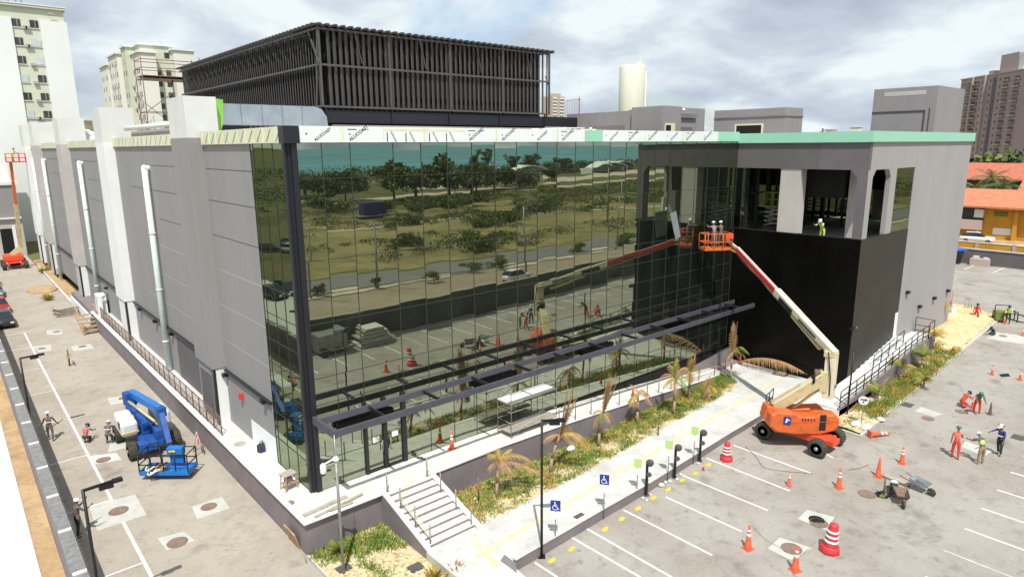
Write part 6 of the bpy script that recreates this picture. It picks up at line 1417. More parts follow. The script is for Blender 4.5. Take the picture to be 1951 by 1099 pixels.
mb = MB(); mb.box(.05, .053, -.16, .10, zt+.02, zt+.09); mb.add([(.053, .08, zt-.03), (.053, .22, zt+.05), (.053, .08, zt+.15)], [(0, 1, 2)]); mb.box(.05, .053, -.04, .04, zt-.14, zt-.04); g_ = mb.build('arrow', 'ink', t)
# black posts with round lamps by the green signs
for (b, top, lab) in (((1231, 943), 877, 'black charging post with two round heads, leftmost of the three by the green signs'), ((1285, 910), 848, 'black charging post with two round heads, middle of the three by the green signs'), ((1333, 878), 820, 'black charging post with two round heads, rightmost of the three by the green signs')):
    p = P(*b); rr = ray(b[0]+3, top); k = math.hypot(p.x, p.y)/math.hypot(rr.x, rr.y); zt = CAM.z+rr.z*k-p.z
    t = thing('charging_post', lab, 'post', p, math.atan2(-p.y, -p.x), 'black charging posts'); mb = MB(); mb.cb((0, 0, zt*.45), (.13, .13, zt*.9)); mb.build('post', 'blackp', t)
    mb = MB(); mb.lathe([(.17, 0), (.19, .03), (.17, .10), (.06, .14)], c=(.02, .12, zt-.08), n=20, axis='X'); mb.build('round_head', 'grate', t); mb = MB(); mb.lathe([(.12, 0), (.13, .03), (.10, .10)], c=(.03, .10, zt*.62), n=16, axis='X'); mb.build('small_head', 'grate', t)
    mb = MB(); mb.cb((0, 0, .02), (.26, .26, .04)); mb.build('base_plate', 'grate', t)

# ---- rails
def railing(name, label, pts, h, par_loc, nb=4, top_r=.028, post_r=.03, sp=None, mids=(.5,), m_='blackp', infill=0, group=None):
    t = thing(name, label, 'railing', par_loc, 0, group); 
    for p in pts: mb = MB(); mb.tube(p, (p[0], p[1], p[2]+h), post_r, n=6); mb.build('post', m_, t, world=True)
    mb = MB()
    for k in (1.0,)+tuple(mids):
        for a, b in zip(pts, pts[1:]): mb.tube((a[0], a[1], a[2]+h*k), (b[0], b[1], b[2]+h*k), top_r, n=6)
    mb.build('rails', m_, t, world=True)
    if infill:
        mb = MB()
        for a, b in zip(pts, pts[1:]):
            for i in range(1, infill): u = i/infill; q = Vector(a).lerp(Vector(b), u); mb.tube(q+Vector((0, 0, .08)), q+Vector((0, 0, h)), .009, n=4)
        mb.build('balusters', m_, t, world=True)
    return t
pts = [(9.62, 34.9+i*1.28, ZP) for i in range(27)]
railing('podium_railing', 'long dark railing along the podium edge beside the side car park', pts, 1.05, (9.62, 52, ZP), mids=(.12,), infill=9, post_r=.032, m_='rust')
rz_ = lambda x: next(za+(zb-za)*(x-xa)/(xb-xa) for (xa, za), (xb, zb) in zip(rtop, rtop[1:]) if xa <= x <= xb)
pts = [(x, 24.03, rz_(x)+.02) for x in (24.1, 25.4, 26.7, 28.0, 29.2, 30.5, 31.9, 33.1, 34.4, 35.6, 37.6, 39.5, 40.9)]
pr_ = railing('ramp_railing', 'rusty dark railing posts along the ramp in front of the glass', pts, .95, (32, 24, 1), mids=(), m_='rust', top_r=.012)
for k in (.33, .62):
    mb = MB()
    for a, b in zip(pts[8:], pts[9:]): mb.tube((a[0], a[1], a[2]+.95*k), (b[0], b[1], b[2]+.95*k), .018, n=5)
    mb.build('low_rails', 'rust', pr_, world=True)
rr_ = lambda x: next(za+(zb-za)*(x-xa)/(xb-xa) for (xa, za), (xb, zb) in zip(rp, rp[1:]) if xa <= x <= xb)
pts = [(39.4+i*1.13, 15.38, rr_(39.4+i*1.13)+.03) for i in range(14)]
railing('side_ramp_railing', 'dark railing with two rails along the side ramp beside the planted bed', pts, 1.0, (46, 15.4, 1), mids=(.62, .3))
pts = [(46.2+i*1.3, 16.15, 1.55+i*.19) for i in range(5)]
railing('step_railing', 'dark handrail standing on the white side steps against the black wall', pts, .95, (48, 16.15, 1.5), mids=(.55,))
pts = [(54.2, 15.38, 2.3), (55.3, 15.4, 2.3), (55.4, 16.7, 2.3)]
railing('landing_railing', 'short dark gate-like railing at the top landing of the side ramp', pts, 1.15, (54.6, 15.9, 2.3), mids=(.5, .15))
p = P(1470, 768); pts = [(36.6, 18.62, ZW), (37.2, 18.72, ZW), (38.0, 18.9, ZW)]
railing('walkway_railing', 'short black railing at the walkway end behind the orange lift', pts, 1.0, (37.2, 18.7, ZW), mids=(.5,))

# ---- tube scaffolds
def scaffold(name, label, o, sx, sy, h, lifts, m_='steel2', plat='woodg', rz=0, r=.028, extra=()):
    t = thing(name, label, 'scaffold', o, rz)
    for x in (0, sx):
        for y in (0, sy): mb = MB(); mb.tube((x, y, 0), (x, y, h), r, n=6); mb.build('standard', m_, t)
    for z in lifts:
        mb = MB()
        for y in (0, sy): mb.tube((0, y, z), (sx, y, z), r*.85, n=5)
        for x in (0, sx): mb.tube((x, 0, z), (x, sy, z), r*.85, n=5)
        mb.build('ledger', m_, t)
    for z, mm in extra: mb = MB(); mb.box(-.05, sx+.05, .04, sy-.04, z, z+.06); mb.build('platform', mm, t)
    mb = MB(); mb.tube((0, 0, .1), (sx, 0, h*.55), r*.7, n=5); mb.tube((sx, sy, .1), (0, sy, h*.55), r*.7, n=5); mb.build('brace', m_, t)
    return t
scaffold('tube_scaffold', 'low galvanised tube scaffold with a pale platform on the podium against the glass', (20.9, 24.35, ZP-.1), 3.3, 1.1, 2.75, (.9, 1.5, 2.0, 2.5), m_='steel2', r=.02, extra=((1.95, 'offwhite'), (.35, 'woodg')))
def rpt(px, py, y): return on(px, py, 1, y)
a = rpt(275, 240, 92); b = rpt(383, 240, 92); z1 = rpt(300, 148, 92).z; z2 = rpt(300, 118, 92).z
t = scaffold('roof_scaffold', 'tall rusty tube scaffold with a plank platform left of the louvred roof enclosure', (a.x, 90, ZG), b.x-a.x, 3.2, z2-ZG+.6, (.6, 4.2, z1-ZG, z1-ZG+.9, z2-ZG), m_='rust', plat='wood', r=.055, extra=((z1-ZG-.35, 'rust'), (z1-ZG-.05, 'pinkl')))
for k in range(4): mb = MB(); x = (b.x-a.x)*(.55+.13*k); mb.tube((x, .2, 1.2), (x+(.8 if k % 2 else -.3), .4, z1-ZG-.4), .09, n=6); mb.build('prop', 'louvref', t)
mb = MB(); mb.beam(((b.x-a.x)*.45, 0, 1.5), ((b.x-a.x)*1.25, -.4, z1-ZG-.2), .1, .12); mb.beam((.2, 0, 4.3), ((b.x-a.x)*.5, 0, 6.6), .08, .08); mb.build('long_brace', 'rust', t)
rng = random.Random(9); t = thing('roof_clutter', 'tangle of rusty rods and pipes on the roof at the foot of the roof scaffold', 'rods', (15, 62, ZG))
for k in range(26): mb = MB(); x, y = rng.uniform(-1.5, 3.5), rng.uniform(-2, 2); mb.tube((x, y, 0), (x+rng.uniform(-1, 1), y+rng.uniform(-.5, .5), rng.uniform(1.0, 2.6)), .03, n=4); mb.build('rod', 'rust', t)
q = Vector((11.56, 36.9, 0)); t = thing('safety_net', 'strip of lime green safety mesh hanging from the first roof block', 'safety net', (q.x, 36.9, ZG)); mb = MB(); vs = []
for k in range(7):
    u = k/6; vs += [(.05-.10*u, 0, 2.35-u*2.1), (.42*(1-u*u)+.02, .05*math.sin(k), 2.30-u*2.05)]
mb.add(vs+[(v[0], v[1]+.02, v[2]) for v in vs], [(2*k, 2*k+1, 2*k+3, 2*k+2) for k in range(6)]+[(14+2*k+2, 14+2*k+3, 14+2*k+1, 14+2*k) for k in range(6)]); mb.build('net', 'limecl', t)
q = on(88, 265, 0, 11.5); tag_ = tag(MB().box(11.2, 11.6, q.y-1.5, q.y+1.5, ZG, q.z+1.2).build('lime_tarp', 'limecl'), 'lime green cloth hanging between two far roof blocks', 'cloth')
q = on(158, 262, 0, 12.5); mb = MB(); mb.ell((12.5, q.y, q.z-.6), (1.6, 3.6, 1.5), 14, 8); tag(mb.build('white_tarp', 'white'), 'white tarpaulin heap on the roof between the roof blocks', 'tarpaulin')

# ---- people's gear and site clutter
pk = on(499, 860, 2, ZP); t = thing('tool_bag', 'dark tool bag standing on the podium near the white base panel', 'bag', pk, R(20)); mb = MB(); mb.cb((0, 0, .22), (.42, .30, .44)); mb.build('bag', 'hdark', t, bevel=.08); mb = MB(); mb.path([(-.12, 0, .42), (-.08, 0, .56), (.08, 0, .56), (.12, 0, .42)], .02, 6); mb.build('handle', 'cdg', t); mb = MB(); mb.cb((.05, -.17, .2), (.22, .08, .2)); mb.build('pocket', 'cblue', t, bevel=.02)
pk = on(551, 930, 2, ZP); t = thing('step_stool', 'small dirty wooden work stool with a bucket-like crate on the podium corner', 'stool', pk, R(10))
for x in (-.25, .25):
    for y in (-.2, .2): mb = MB(); mb.beam((x*1.15, y*1.1, 0), (x*.9, y, .72), .045, .045); mb.build('leg', 'wood', t)
mb = MB(); mb.cb((0, 0, .74), (.62, .5, .05)); mb.build('seat', 'woodg', t); mb = MB(); mb.cb((0, 0, .3), (.52, .42, .04)); mb.build('shelf', 'wood', t); mb = MB(); mb.cb((0, 0, .45), (.30, .26, .24)); mb.build('crate', 'cpurple', t)
for i, (a, b, w_, lab) in enumerate([((578, 982), (660, 945), .22, 'pale plank lying along the podium corner, the widest one'), ((600, 985), (690, 940), .12, 'thin plank beside the widest one on the podium corner'), ((628, 972), (672, 956), .10, 'short stick nearest the podium edge')]):
    pa, pb = on(*a, 2, ZP+.03+i*.03), on(*b, 2, ZP+.03+i*.03); mb = MB(); mb.beam(pa, pb, w_, .05); tag(mb.build('plank', 'woodg'), lab, 'plank', 'planks on the podium corner')
mb = MB(); g1 = on(793, 870, 2, ZP+.01); mb.cb((g1.x, g1.y, ZP+.015), (.7, .12, .03), R(-55)); mb.cb((g1.x+.1, g1.y-.35, ZP+.015), (.5, .12, .03), R(-55)); tag(mb.build('floor_grate', 'grate'), 'dark slotted grates lying on the podium before the glass doors', 'grate')
# timber steps and pallet at the podium end
t = thing('timber_steps', 'rough raw timber steps leaning on the far end of the podium', 'steps', (8.9, 70.5, 0), R(4))
for k in range(5): mb = MB(); mb.cb((.1, -.9+k*.55, .25+k*.27), (1.7, .45, .07)); mb.build('tread', 'wood', t)
for x in (-.7, .85): mb = MB(); mb.beam((x, -1.3, .05), (x, 1.6, 1.5), .1, .18); mb.build('stringer', 'wood', t); mb = MB(); mb.beam((x, -1.2, 1.0), (x, 1.4, 2.3), .07, .1); mb.tube((x, -1.1, .1), (x, -1.1, 1.1), .04, n=5); mb.build('handrail', 'wood', t)
t = thing('pallet_pile', 'pile of grey timber pallets on the side car park near the timber steps', 'pallets', (8.2, 79.5, 0), R(5))
for k in range(5): mb = MB(); mb.cb((0, 0, .1+k*.17), (2.0-(k % 2)*.3, 1.6, .12), R(k*3)); mb.build('pallet', 'woodg', t)
q = on(188, 590, 0, 10.2); t = thing('white_cabinet', 'white cabinet with pipes standing on the podium beside the second downpipe', 'cabinet', (10.1, 70.5, ZP)); mb = MB(); mb.cb((0, 0, .9), (.7, 1.6, 1.8)); mb.build('body', 'white', t, bevel=.03); mb = MB(); mb.path([(0, -1.0, 0), (0, -1.0, 1.6), (.3, -1.2, 1.9)], .06, 8); mb.build('pipe', 'steel2', t); mb = MB(); mb.cb((-.36, 0, .9), (.02, .05, 1.5)); mb.build('door_seam', 'joint', t)
def shrub_tuft(x, y, z, r, n, m_, label, name='shrub', h=.6, group=None, rng=random.Random(31)):
    t = thing(name, label, 'shrub', (x, y, z), 0, group); mb = MB()
    for _ in range(n):
        a = rng.uniform(0, 6.28); el = rng.uniform(.5, 1.4); L_ = h*rng.uniform(.6, 1.2); d = Vector((math.cos(a)*math.cos(el), math.sin(a)*math.cos(el), math.sin(el))); s = Vector((-math.sin(a), math.cos(a), 0))*.03*L_/.5; o = Vector((math.cos(a), math.sin(a), 0))*rng.uniform(0, r*.3)
        m1 = o+d*L_*.6; tip = o+d*L_-Vector((0, 0, L_*.18)); mb.add([o-s, o+s, m1+s*.9, tip, m1-s*.9], [(0, 1, 2, 3, 4)])
    mb.build('leaves', m_, t, keep=True); return t
for i, (px, py, m_) in enumerate([(97, 515, 'green'), (85, 520, 'green'), (92, 572, 'dryy'), (123, 522, 'green')]):
    p = P(px, py); shrub_tuft(p.x, p.y, 0, .6, 60, m_, ['weedy green tuft at the far podium kerb, left', 'weedy green tuft beside the far kerb, farther left', 'heap of yellowish cut branches on the side lot', 'weedy green tuft at the foot of the far downpipe'][i], h=1.0, name='weed')
mb = MB(); mb.ell((5.9+2, 96, 0), (1.6, 2.6, .35), 14, 6); tag(mb.build('dirt_heap', 'ochre'), 'low heap of brown dirt on the far side lot', 'dirt heap')
# survey post on the side lot
p = P(133, 697); t = thing('marker_post', 'short dark post with a yellow band standing on the side lot', 'post', p); mb = MB(); mb.tube((0, 0, 0), (0, 0, 1.35), .06, n=8); mb.build('post', 'rust', t); mb = MB(); mb.cb((0, 0, .72), (.22, .22, .22)); mb.build('yellow_band', 'dryy', t); mb = MB(); mb.cb((.35, .5, .03), (.1, 1.4, .06)); mb.build('foot_bar', 'rust', t)
p = P(372, 862); t = thing('barrier_frame', 'faded rusty folding barrier frame standing beside the podium wall', 'barrier', (8.9, 37.0, 0), R(80))
for x in (-.35, .35): mb = MB(); mb.tube((x, -.25, 0), (x, 0, 1.15), .03, n=5); mb.tube((x, .25, 0), (x, 0, 1.15), .03, n=5); mb.build('leg', 'pinkl', t)
mb = MB(); mb.cb((0, .0, .85), (.8, .04, .4)); mb.build('panel', 'cpink', t)
mb = MB(); mb.cb((0, 0, 0), (.06, 1.1, .75), 0); mb.T = None; o = mb.build('timber_board', 'wood'); o.location = (9.28, 25.2, .38); o.rotation_euler = (0, R(-14), 0); tag(o, 'brown timber board leaning on the podium wall near its corner', 'board')
p = P(410, 822); 
# manholes
for i, (q, r, lab) in enumerate([((398, 965), .36, 'rusty round cover in the pale patch near the podium corner'), ((226, 973), .42, 'rusty round cover on the big pale patch left of the lane line'), ((197, 876), .36, 'rusty round cover right of the lane line, beside the crouching worker'), ((338, 1033), .42, 'rusty round cover on the patch near the bottom of the side lot'), ((235, 758), .3, 'rusty cover behind the blue lift'), ((157, 660), .32, 'rusty cover beside the marker post, to the right'), ((80, 664), .3, 'rusty cover left of the marker post'), ((108, 632), .32, 'rusty cover at the far end of the lane line'), ((417, 770), .34, 'small cover between the blue lift and the podium wall'),
      ((1652, 941), .40, 'round rusty cover left of the planks and machines'), ((1768, 797), .34, 'round rusty cover below the signless pale patch'), ((1832, 784), .34, 'round rusty cover under the kneeling worker'), ((1911, 640), .3, 'thin round cover near the right edge, above the cones'), ((1508, 1045), .42, 'round rusty cover half under the bottom cone')]):
    cover(*q, r=r, label=lab)
for i, (q, lab) in enumerate([((1729, 771), 'square iron grate in the car park above the pale patch'), ((1940, 833), 'square iron grate at the right edge right of the pointing worker')]): cover(*q, r=.36, sq=True, nm='square_grate', m_='grate', label=lab)
cover(552, 958, .20, z=ZP, label='small round cover on the podium corner'); cover(457, 845, .30, z=ZP, label='round cover on the podium between the tool bag and the pier', m_='woodg')
cover(1106, 984, .26, z=ZW, label='dark cover in the walkway above the kerb', m_='grate', sq=True, nm='square_grate')
cover(1560, 996, .40, label='broken round cover lying on the pale patch'); cover(1556, 990, .34, label='dark open hole beside the broken cover', m_='dark')
for i, (q, lab) in enumerate([((655, 1082), 'dark square lid in the sand by the camera mast'), ((792, 1080), 'dark square lid in the sand near the foot of the stairs')]): cover(*q, r=.28, z=.2, sq=True, nm='sand_lid', m_='grate', label=lab)
mb = MB(); p = on(1490, 710, 2, ZW); mb.cb((p.x, p.y, ZW+.015), (1.5, 1.0, .03), R(10)); o = mb.build('access_frame', 'rust'); tag(o, 'rusty square access frame set in the plaza before the black wall', 'access frame'); mb = MB(); mb.cb((p.x, p.y, ZW+.02), (1.0, .65, .03), R(10)); c_ = mb.build('lid', 'pave', o, world=False)
# wheelbarrows, pump, planks in the car park
def barrow(px, py, rz, label, tray):
    p = P(px, py); t = thing('wheelbarrow', label, 'wheelbarrow', p, rz, 'wheelbarrows'); t.scale = (.85,)*3; mb = MB(); mb.add([(-.32, -.25, .35), (.32, -.22, .35), (.32, .22, .35), (-.32, .25, .35), (-.5, -.36, .68), (.5, -.3, .62), (.5, .3, .62), (-.5, .36, .68)], [(3, 2, 1, 0), (0, 1, 5, 4), (1, 2, 6, 5), (2, 3, 7, 6), (3, 0, 4, 7)]); mb.build('tray', tray, t)
    wheel(t, (.62, 0, .22), .22, .10, axis='Y', lugs=10)
    for s in (-1, 1): mb = MB(); mb.path([(.62, s*.08, .22), (.0, s*.24, .38), (-1.0, s*.32, .62)], .025, 6); mb.tube((-.3, s*.26, .4), (-.45, s*.27, 0), .022, n=5); mb.build('handle', 'rust', t)
    return t
barrow(1752, 935, R(-100), 'wheelbarrow with a pale tray, the farther of the two machines in the car park', 'steel'); barrow(1716, 957, R(-150), 'brown wheelbarrow, the nearer one, lying by the open manhole', 'cover')
p = P(1702, 938); t = thing('water_pump', 'small green and white pump between the wheelbarrows and the plank', 'pump', p, R(20)); mb = MB(); mb.cb((0, 0, .25), (.5, .35, .35)); mb.build('engine', 'cdg', t, bevel=.05); mb = MB(); mb.lathe([(.18, 0), (.18, .35), (.1, .4)], c=(.35, 0, .05), n=14); mb.build('tank', 'offwhite', t); mb = MB(); mb.path([(-.4, -.3, .02), (.5, -.3, .02), (.5, .3, .02), (-.4, .3, .02), (-.4, -.3, .02)], .025, 5); mb.build('frame', 'rust', t)
pa, pb = P(1678, 903), P(1732, 926); mb = MB(); mb.beam(pa+Vector((0, 0, .08)), pb+Vector((0, 0, .08)), .40, .06); tag(mb.build('plank', 'woodg'), 'wide dirty board running from the plain cone to the pump', 'plank')
p = P(1683, 945); t = thing('hand_tool', 'yellow-green upright jack standing on the open manhole', 'jack', p); mb = MB(); mb.tube((0, 0, 0), (0, 0, .95), .035, n=6); mb.tube((0, -.2, .95), (0, .2, .95), .025, n=6); mb.build('stem', 'barkd', t); mb = MB(); mb.cb((0, 0, .04), (.5, .2, .08)); mb.build('foot', 'leafl', t)
mb = MB(); p = P(1686, 950); 
tag(quadpatch('manhole_pit', [(1665, 938), (1682, 934), (1700, 942), (1690, 950), (1672, 947)], .009, 'dark'), kind='structure')
tag(quadpatch('open_pit', [(1903, 713), (1921, 711), (1925, 717), (1908, 718)], .009, 'dark'), kind='structure')
# hoses and cables on the ground
def hose(pts, r, m_, label, dz=.03, name='hose'):
    mb = MB(); q = [P(*a)+Vector((0, 0, dz)) for a in pts]; out = []
    for i in range(len(q)-1):
        p0, p1, p2, p3 = q[max(0, i-1)], q[i], q[i+1], q[min(len(q)-1, i+2)]
        for k in range(5):
            t = k/5; out.append(.5*((2*p1)+(p2-p0)*t+(2*p0-5*p1+4*p2-p3)*t*t+(3*p1-p0-3*p2+p3)*t**3))
    out.append(q[-1]); mb.path(out, r, 5); return tag(mb.build(name, m_), label, name)
hose([(1420, 850), (1440, 870), (1455, 890), (1485, 897), (1520, 900), (1548, 903)], .010, 'rust', 'brown cable curving from the lift towards the rusty stains')
hose([(1615, 896), (1638, 892), (1655, 886)], .010, 'rust', 'short dark cable between the two tall cones')
hose([(1432, 1000), (1455, 1025), (1480, 1040), (1505, 1052)], .008, 'wood', 'thin rope from the left cone to the bottom manhole', name='rope')
hose([(1515, 1066), (1535, 1050), (1556, 1030)], .008, 'wood', 'thin rope from the bottom cone to the crushed barrel', name='rope')
hose([(1900, 598), (1918, 606), (1936, 612), (1951, 615), (1958, 609), (1946, 601), (1925, 598)], .07, 'tyre', 'thick black hose looping on the ground at the right edge')
hose([(1655, 838), (1690, 846), (1714, 853)], .008, 'wood', 'thin line running from the fallen cone', name='rope')
hose([(1385, 905), (1400, 880), (1420, 872), (1395, 895), (1410, 905)], .007, 'wood', 'loose straw-like rope by the kerb barrel', name='rope')
# machines at the right edge
p = P(1902, 612); t = thing('drain_machine', 'lime and dark wheeled drain machine between two cones near the hose', 'machine', p, R(30)); mb = MB(); mb.cb((0, 0, .55), (.9, .8, .8)); mb.build('body', 'leafl', t, bevel=.05); mb = MB(); mb.path([(-.4, -.5, .9), (-.4, -.5, 1.55), (-.4, .5, 1.55), (-.4, .5, .9)], .04, 6); mb.build('handle_frame', 'blackp', t); mb = MB(); mb.path([(-.5, -1.2, .1), (-.5, -1.2, 1.0), (-.2, -.4, 1.1)], .05, 6); mb.path([(.5, -1.3, .1), (.5, -1.3, .9), (.3, -.4, .9)], .05, 6); mb.build('side_frame', 'blackp', t)
for s in (-1, 1): wheel(t, (.1, s*.46, .22), .22, .12, axis='Y', side=s, lugs=8)
p = P(1842, 601); t = thing('hand_trolley', 'thin metal hand trolley standing next to the walking worker in red', 'trolley', p, R(70)); mb = MB(); mb.path([(-.3, 0, 0), (-.3, 0, 1.5), (.3, 0, 1.5), (.3, 0, 0)], .03, 6); mb.tube((-.3, 0, .8), (.3, 0, .8), .025, n=6); mb.tube((0, 0, .3), (0, 0, 1.5), .02, n=5); mb.build('frame', 'steel2', t); mb = MB(); mb.cb((0, .25, .06), (.6, .5, .04)); mb.build('foot_plate', 'rust', t)
p = P(1814, 598); t = thing('site_barrier', 'red and white plastic barrier panels leaning against the end corner of the wing', 'barrier', (p.x, p.y+.6, p.z), R(60))
for k in range(3): mb = MB(); mb.cb((0, k*.25-.2, .55+k*.45), (1.1, .06, .5), R(k*6)); mb.build('panel', 'red' if k % 2 == 0 else 'cpink', t)
mb = MB(); mb.tube((-.5, -.1, 0), (-.5, -.1, 2.2), .03, n=5); mb.tube((.5, .2, 0), (.5, .2, 2.3), .03, n=5); mb.build('posts', 'red', t)
p = P(1808, 607); t = thing('cement_sack', 'white sack standing upright against the wing corner above the sand', 'sack', (p.x-1, p.y-.5, p.z+.5)); mb = MB(); mb.ell((0, 0, .45), (.35, .25, .55), 12, 8); mb.build('sack', 'white', t); mb = MB(); mb.cb((0, 0, .1), (.5, .4, .3)); mb.build('base_sack', 'rubble', t, bevel=.08)
c = P(1830, 497); t = thing('blue_umbrella', 'blue tarpaulin shade beside the wing end at the far wall', 'shade', (98.2, c.y, 1.15)); mb = MB(); mb.lathe([(1.6, 1.9), (.1, 2.3)], n=10); mb.build('canopy', 'plasticb', t); mb = MB(); mb.tube((0, 0, 0), (0, 0, 2.2), .05, n=6); mb.build('pole', 'steel2', t)
c = P(1866, 506); t = thing('rubble_skip', 'pale stack of blocks and rubble in front of the far dark wall', 'rubble', (c.x, c.y, c.z)); mb = MB(); mb.cb((0, 0, .45), (1.0, 2.0, .9)); mb.build('blocks', 'pinkl', t); mb = MB(); mb.cb((.1, .5, 1.05), (.5, .6, .3)); mb.build('loose_block', 'rubble', t); mb = MB(); mb.cb((0, -.6, 1.0), (.4, .5, .2)); mb.build('loose_block', 'rubble', t)
t = None
for i, (px, py, s) in enumerate([(1192, 929, .16), (1180, 938, .10), (1200, 921, .18), (1205, 925, .1), (1225, 950, .12), (1232, 954, .10), (1260, 926, .2), (1268, 920, .14), (1276, 918, .14), (1290, 914, .12), (1297, 905, .12), (1240, 943, .09), (1330, 884, .12)]):
    p = P(px, py); mb = MB(); mb.ell((0, 0, s*.4), (s, s*.8, s*.5), 6, 4); o = mb.build('rubble_lump', 'rubble'); o.location = p; o.rotation_euler = (0, 0, i); tag(o, 'small pale lump of concrete rubble at the foot of the walkway kerb', 'rubble', 'rubble lumps along the kerb')
rng = random.Random(15); mb = MB()
for i in range(900):                           # grit and crumbs scattered over the car park
    x = rng.uniform(14, 60); y = rng.uniform(4, 17.2); s = rng.uniform(.01, .035); mb.cb((x, y, gz(x)+s*.3), (s, s*1.3, s*.6), rng.uniform(0, 3))
for i in range(500):
    x = rng.uniform(2.3, 9.2); y = rng.uniform(24, 90); s = rng.uniform(.015, .04); mb.cb((x, y, s*.3), (s, s*1.3, s*.6), rng.uniform(0, 3))
tag(mb.build('grit', 'woodg'), 'fine grit and crumbs scattered over the car park concrete', 'grit', kind='stuff')

# ---- palms of the front bed
GF = 'young palms of the front bed'
def up_fr(n, L, seed, mi=0, spread=14): rng = random.Random(seed); return [(rng.uniform(0, 360), 90-rng.uniform(0, spread), L*rng.uniform(.75, 1.05), .25, mi if rng.random() < .8 else 1) for _ in range(n)]
def til(n, L, seed): rng = random.Random(seed); return [(rng.uniform(-70, -10), rng.uniform(70, 84), L*rng.uniform(.6, 1.05), .3, 0 if rng.random() < .75 else 1) for _ in range(n)]
def bp(px, py):
    z = .2
    for _ in range(8): p = on(px, py, 2, z); z = bedz(p.x, p.y)
    return on(px, py, 2, z)
P_ = [((946, 946), 1.75, (.25, .05), [(-35, 38, 2.6, 2.7, 0), (-46, 2, 2.5, .9, 0), (60, 65, .7, 1, 1), (-10, 30, 2.2, 2.2, 0), (180, 70, .7, 2, 1), (120, 60, .8, 2, 1), (-10, 60, .9, 1.5, 1)], 'dead drooping palm nearest the stairs, its fronds hanging to the right'),
      ((1048, 900), 2.0, (.45, -.25), til(9, 2.7, 1)+[(-30, 25, 2.0, 2.2, 0), (20, 25, 2.0, 1.8, 1), (-60, 35, 1.8, 2.4, 1), (150, 25, 1.2, 2, 0), (-60, 10, 1.1, 2, 0)], 'palm with a tall orange tuft and wide drooping fronds behind the black lamp post'),
      ((1140, 850), 2.0, (.2, -.1), til(9, 2.5, 2)+[(200, 20, .8, 3, 2), (-20, 10, .7, 3, 2)], 'palm with fronds tied into one tall orange plume, third from the stairs'),
      ((1214, 806), 1.9, (0, 0), [(-20, 20, 1.4, 2.4, 0), (10, 30, 1.3, 2.4, 0), (-60, 0, 1.2, 1.8, 0), (90, 60, .8, 1.5, 0), (190, 10, 1.3, 1.6, 1)], 'dead collapsed palm with a bare stem in the middle of the front bed'),
      ((1284, 790), 2.3, (.1, .1), up_fr(4, 1.3, 4, 2, 25)+[(-100, 30, 1.4, 2.6, 2), (-40, 35, 1.4, 2.5, 2), (30, 45, 1.3, 2.3, 0), (100, 45, 1.2, 2.3, 0), (160, 20, 1.2, 2.5, 1), (-10, 65, 1.4, 2.2, 0), (60, 65, 1.5, 2.2, 0)], 'green and brown palm with the fullest head, right half of the front bed'),
      ((1312, 760), 1.9, (0, 0), up_fr(5, 1.2, 5, 0, 25)+[(-30, 40, .9, 2, 2), (60, 40, .9, 2, 0)], 'thin reddish palm just right of the fullest one'),
      ((1392, 722), 2.0, (0, 0), up_fr(8, 2.2, 6, 0, 7)+[(-40, 45, 1.5, 2.4, 2), (-60, 30, 1.3, 2.6, 2), (-20, 50, 1.4, 2.3, 1)], 'palm with a tall dry plume standing before the black wall'),
      ((1350, 760), .9, (0, 0), up_fr(4, .7, 8, 0, 30), 'small dry sapling at the right end of the front bed')]
for i, (b, h, ln_, fr, lab) in enumerate(P_): fr = fr+[(rng.uniform(0, 360), rng.uniform(-35, 15), rng.uniform(.6, 1.1), 1.8, rng.choice((0, 0, 1))) for _ in range(4)]; p = bp(*b); palm(p.x, p.y, p.z, h, fr, lab, GF, lean=ln_, seed=50+i)
for i, (b, lab, h) in enumerate([((912, 956), 'brown stake standing alone in the front bed near the stairs', 1.25), ((1254, 830), 'thin dark stake in the middle of the front bed', .9), ((1372, 716), 'leaning dark stake at the ramp end of the front bed', .9)]):
    p = bp(*b); t = thing('wooden_stake', lab, 'stake', p, 0, 'stakes in the front bed'); mb = MB(); mb.tube((0, 0, -.1), (.25 if i == 2 else 0, 0, h), .04, n=6); mb.build('stake', 'rust', t)
# big dead frond lying against the black wall
q = on(1420, 690, 2, ZW+.1); t = thing('dead_frond', 'big brown dead palm frond arching along the foot of the black wall', 'palm frond', (43.35, 24.3, ZW)); mb = MB(); frond(mb, (0, 0, .25), R(-88), R(30), 5.2, 1.05, wl=.9, n=22, rng=random.Random(3)); mb.build('leaflets', 'dry', t, keep=True)
# shrub_bed plants
GS = 'young palms of the bed beside the wing'
def sp_(px, py):
    z = .3
    for _ in range(8): p = on(px, py, 2, z); z = rbz(p.x, p.y)
    return on(px, py, 2, z)
for i, (b, h, n, mi, lab) in enumerate([((1672, 760), .5, 9, 2, 'low dark green palm in the wing bed, the one nearest the round sign'), ((1716, 722), .9, 12, 2, 'green young palm in the middle of the wing bed'), ((1755, 705), 1.0, 13, 2, 'larger green young palm right of the middle one'), ((1776, 680), 1.6, 9, 1, 'yellow-green young palm with a thin stem by the sand'), ((1697, 712), .7, 7, 0, 'brown dry young palm against the ramp wall'), ((1760, 735), .4, 8, 2, 'low green clump near the kerb of the wing bed'), ((1790, 615), 1.5, 7, 1, 'thin yellowish plant by the wing wall above the sand')]):
    p = sp_(*b); rng = random.Random(80+i); fr = [(rng.uniform(0, 360), rng.uniform(35, 80), rng.uniform(.7, 1.25), 1.8, mi if rng.random() < .75 else 1) for _ in range(n)]; palm(p.x, p.y, p.z, h, fr, lab, GS, seed=90+i, tr_=.06)
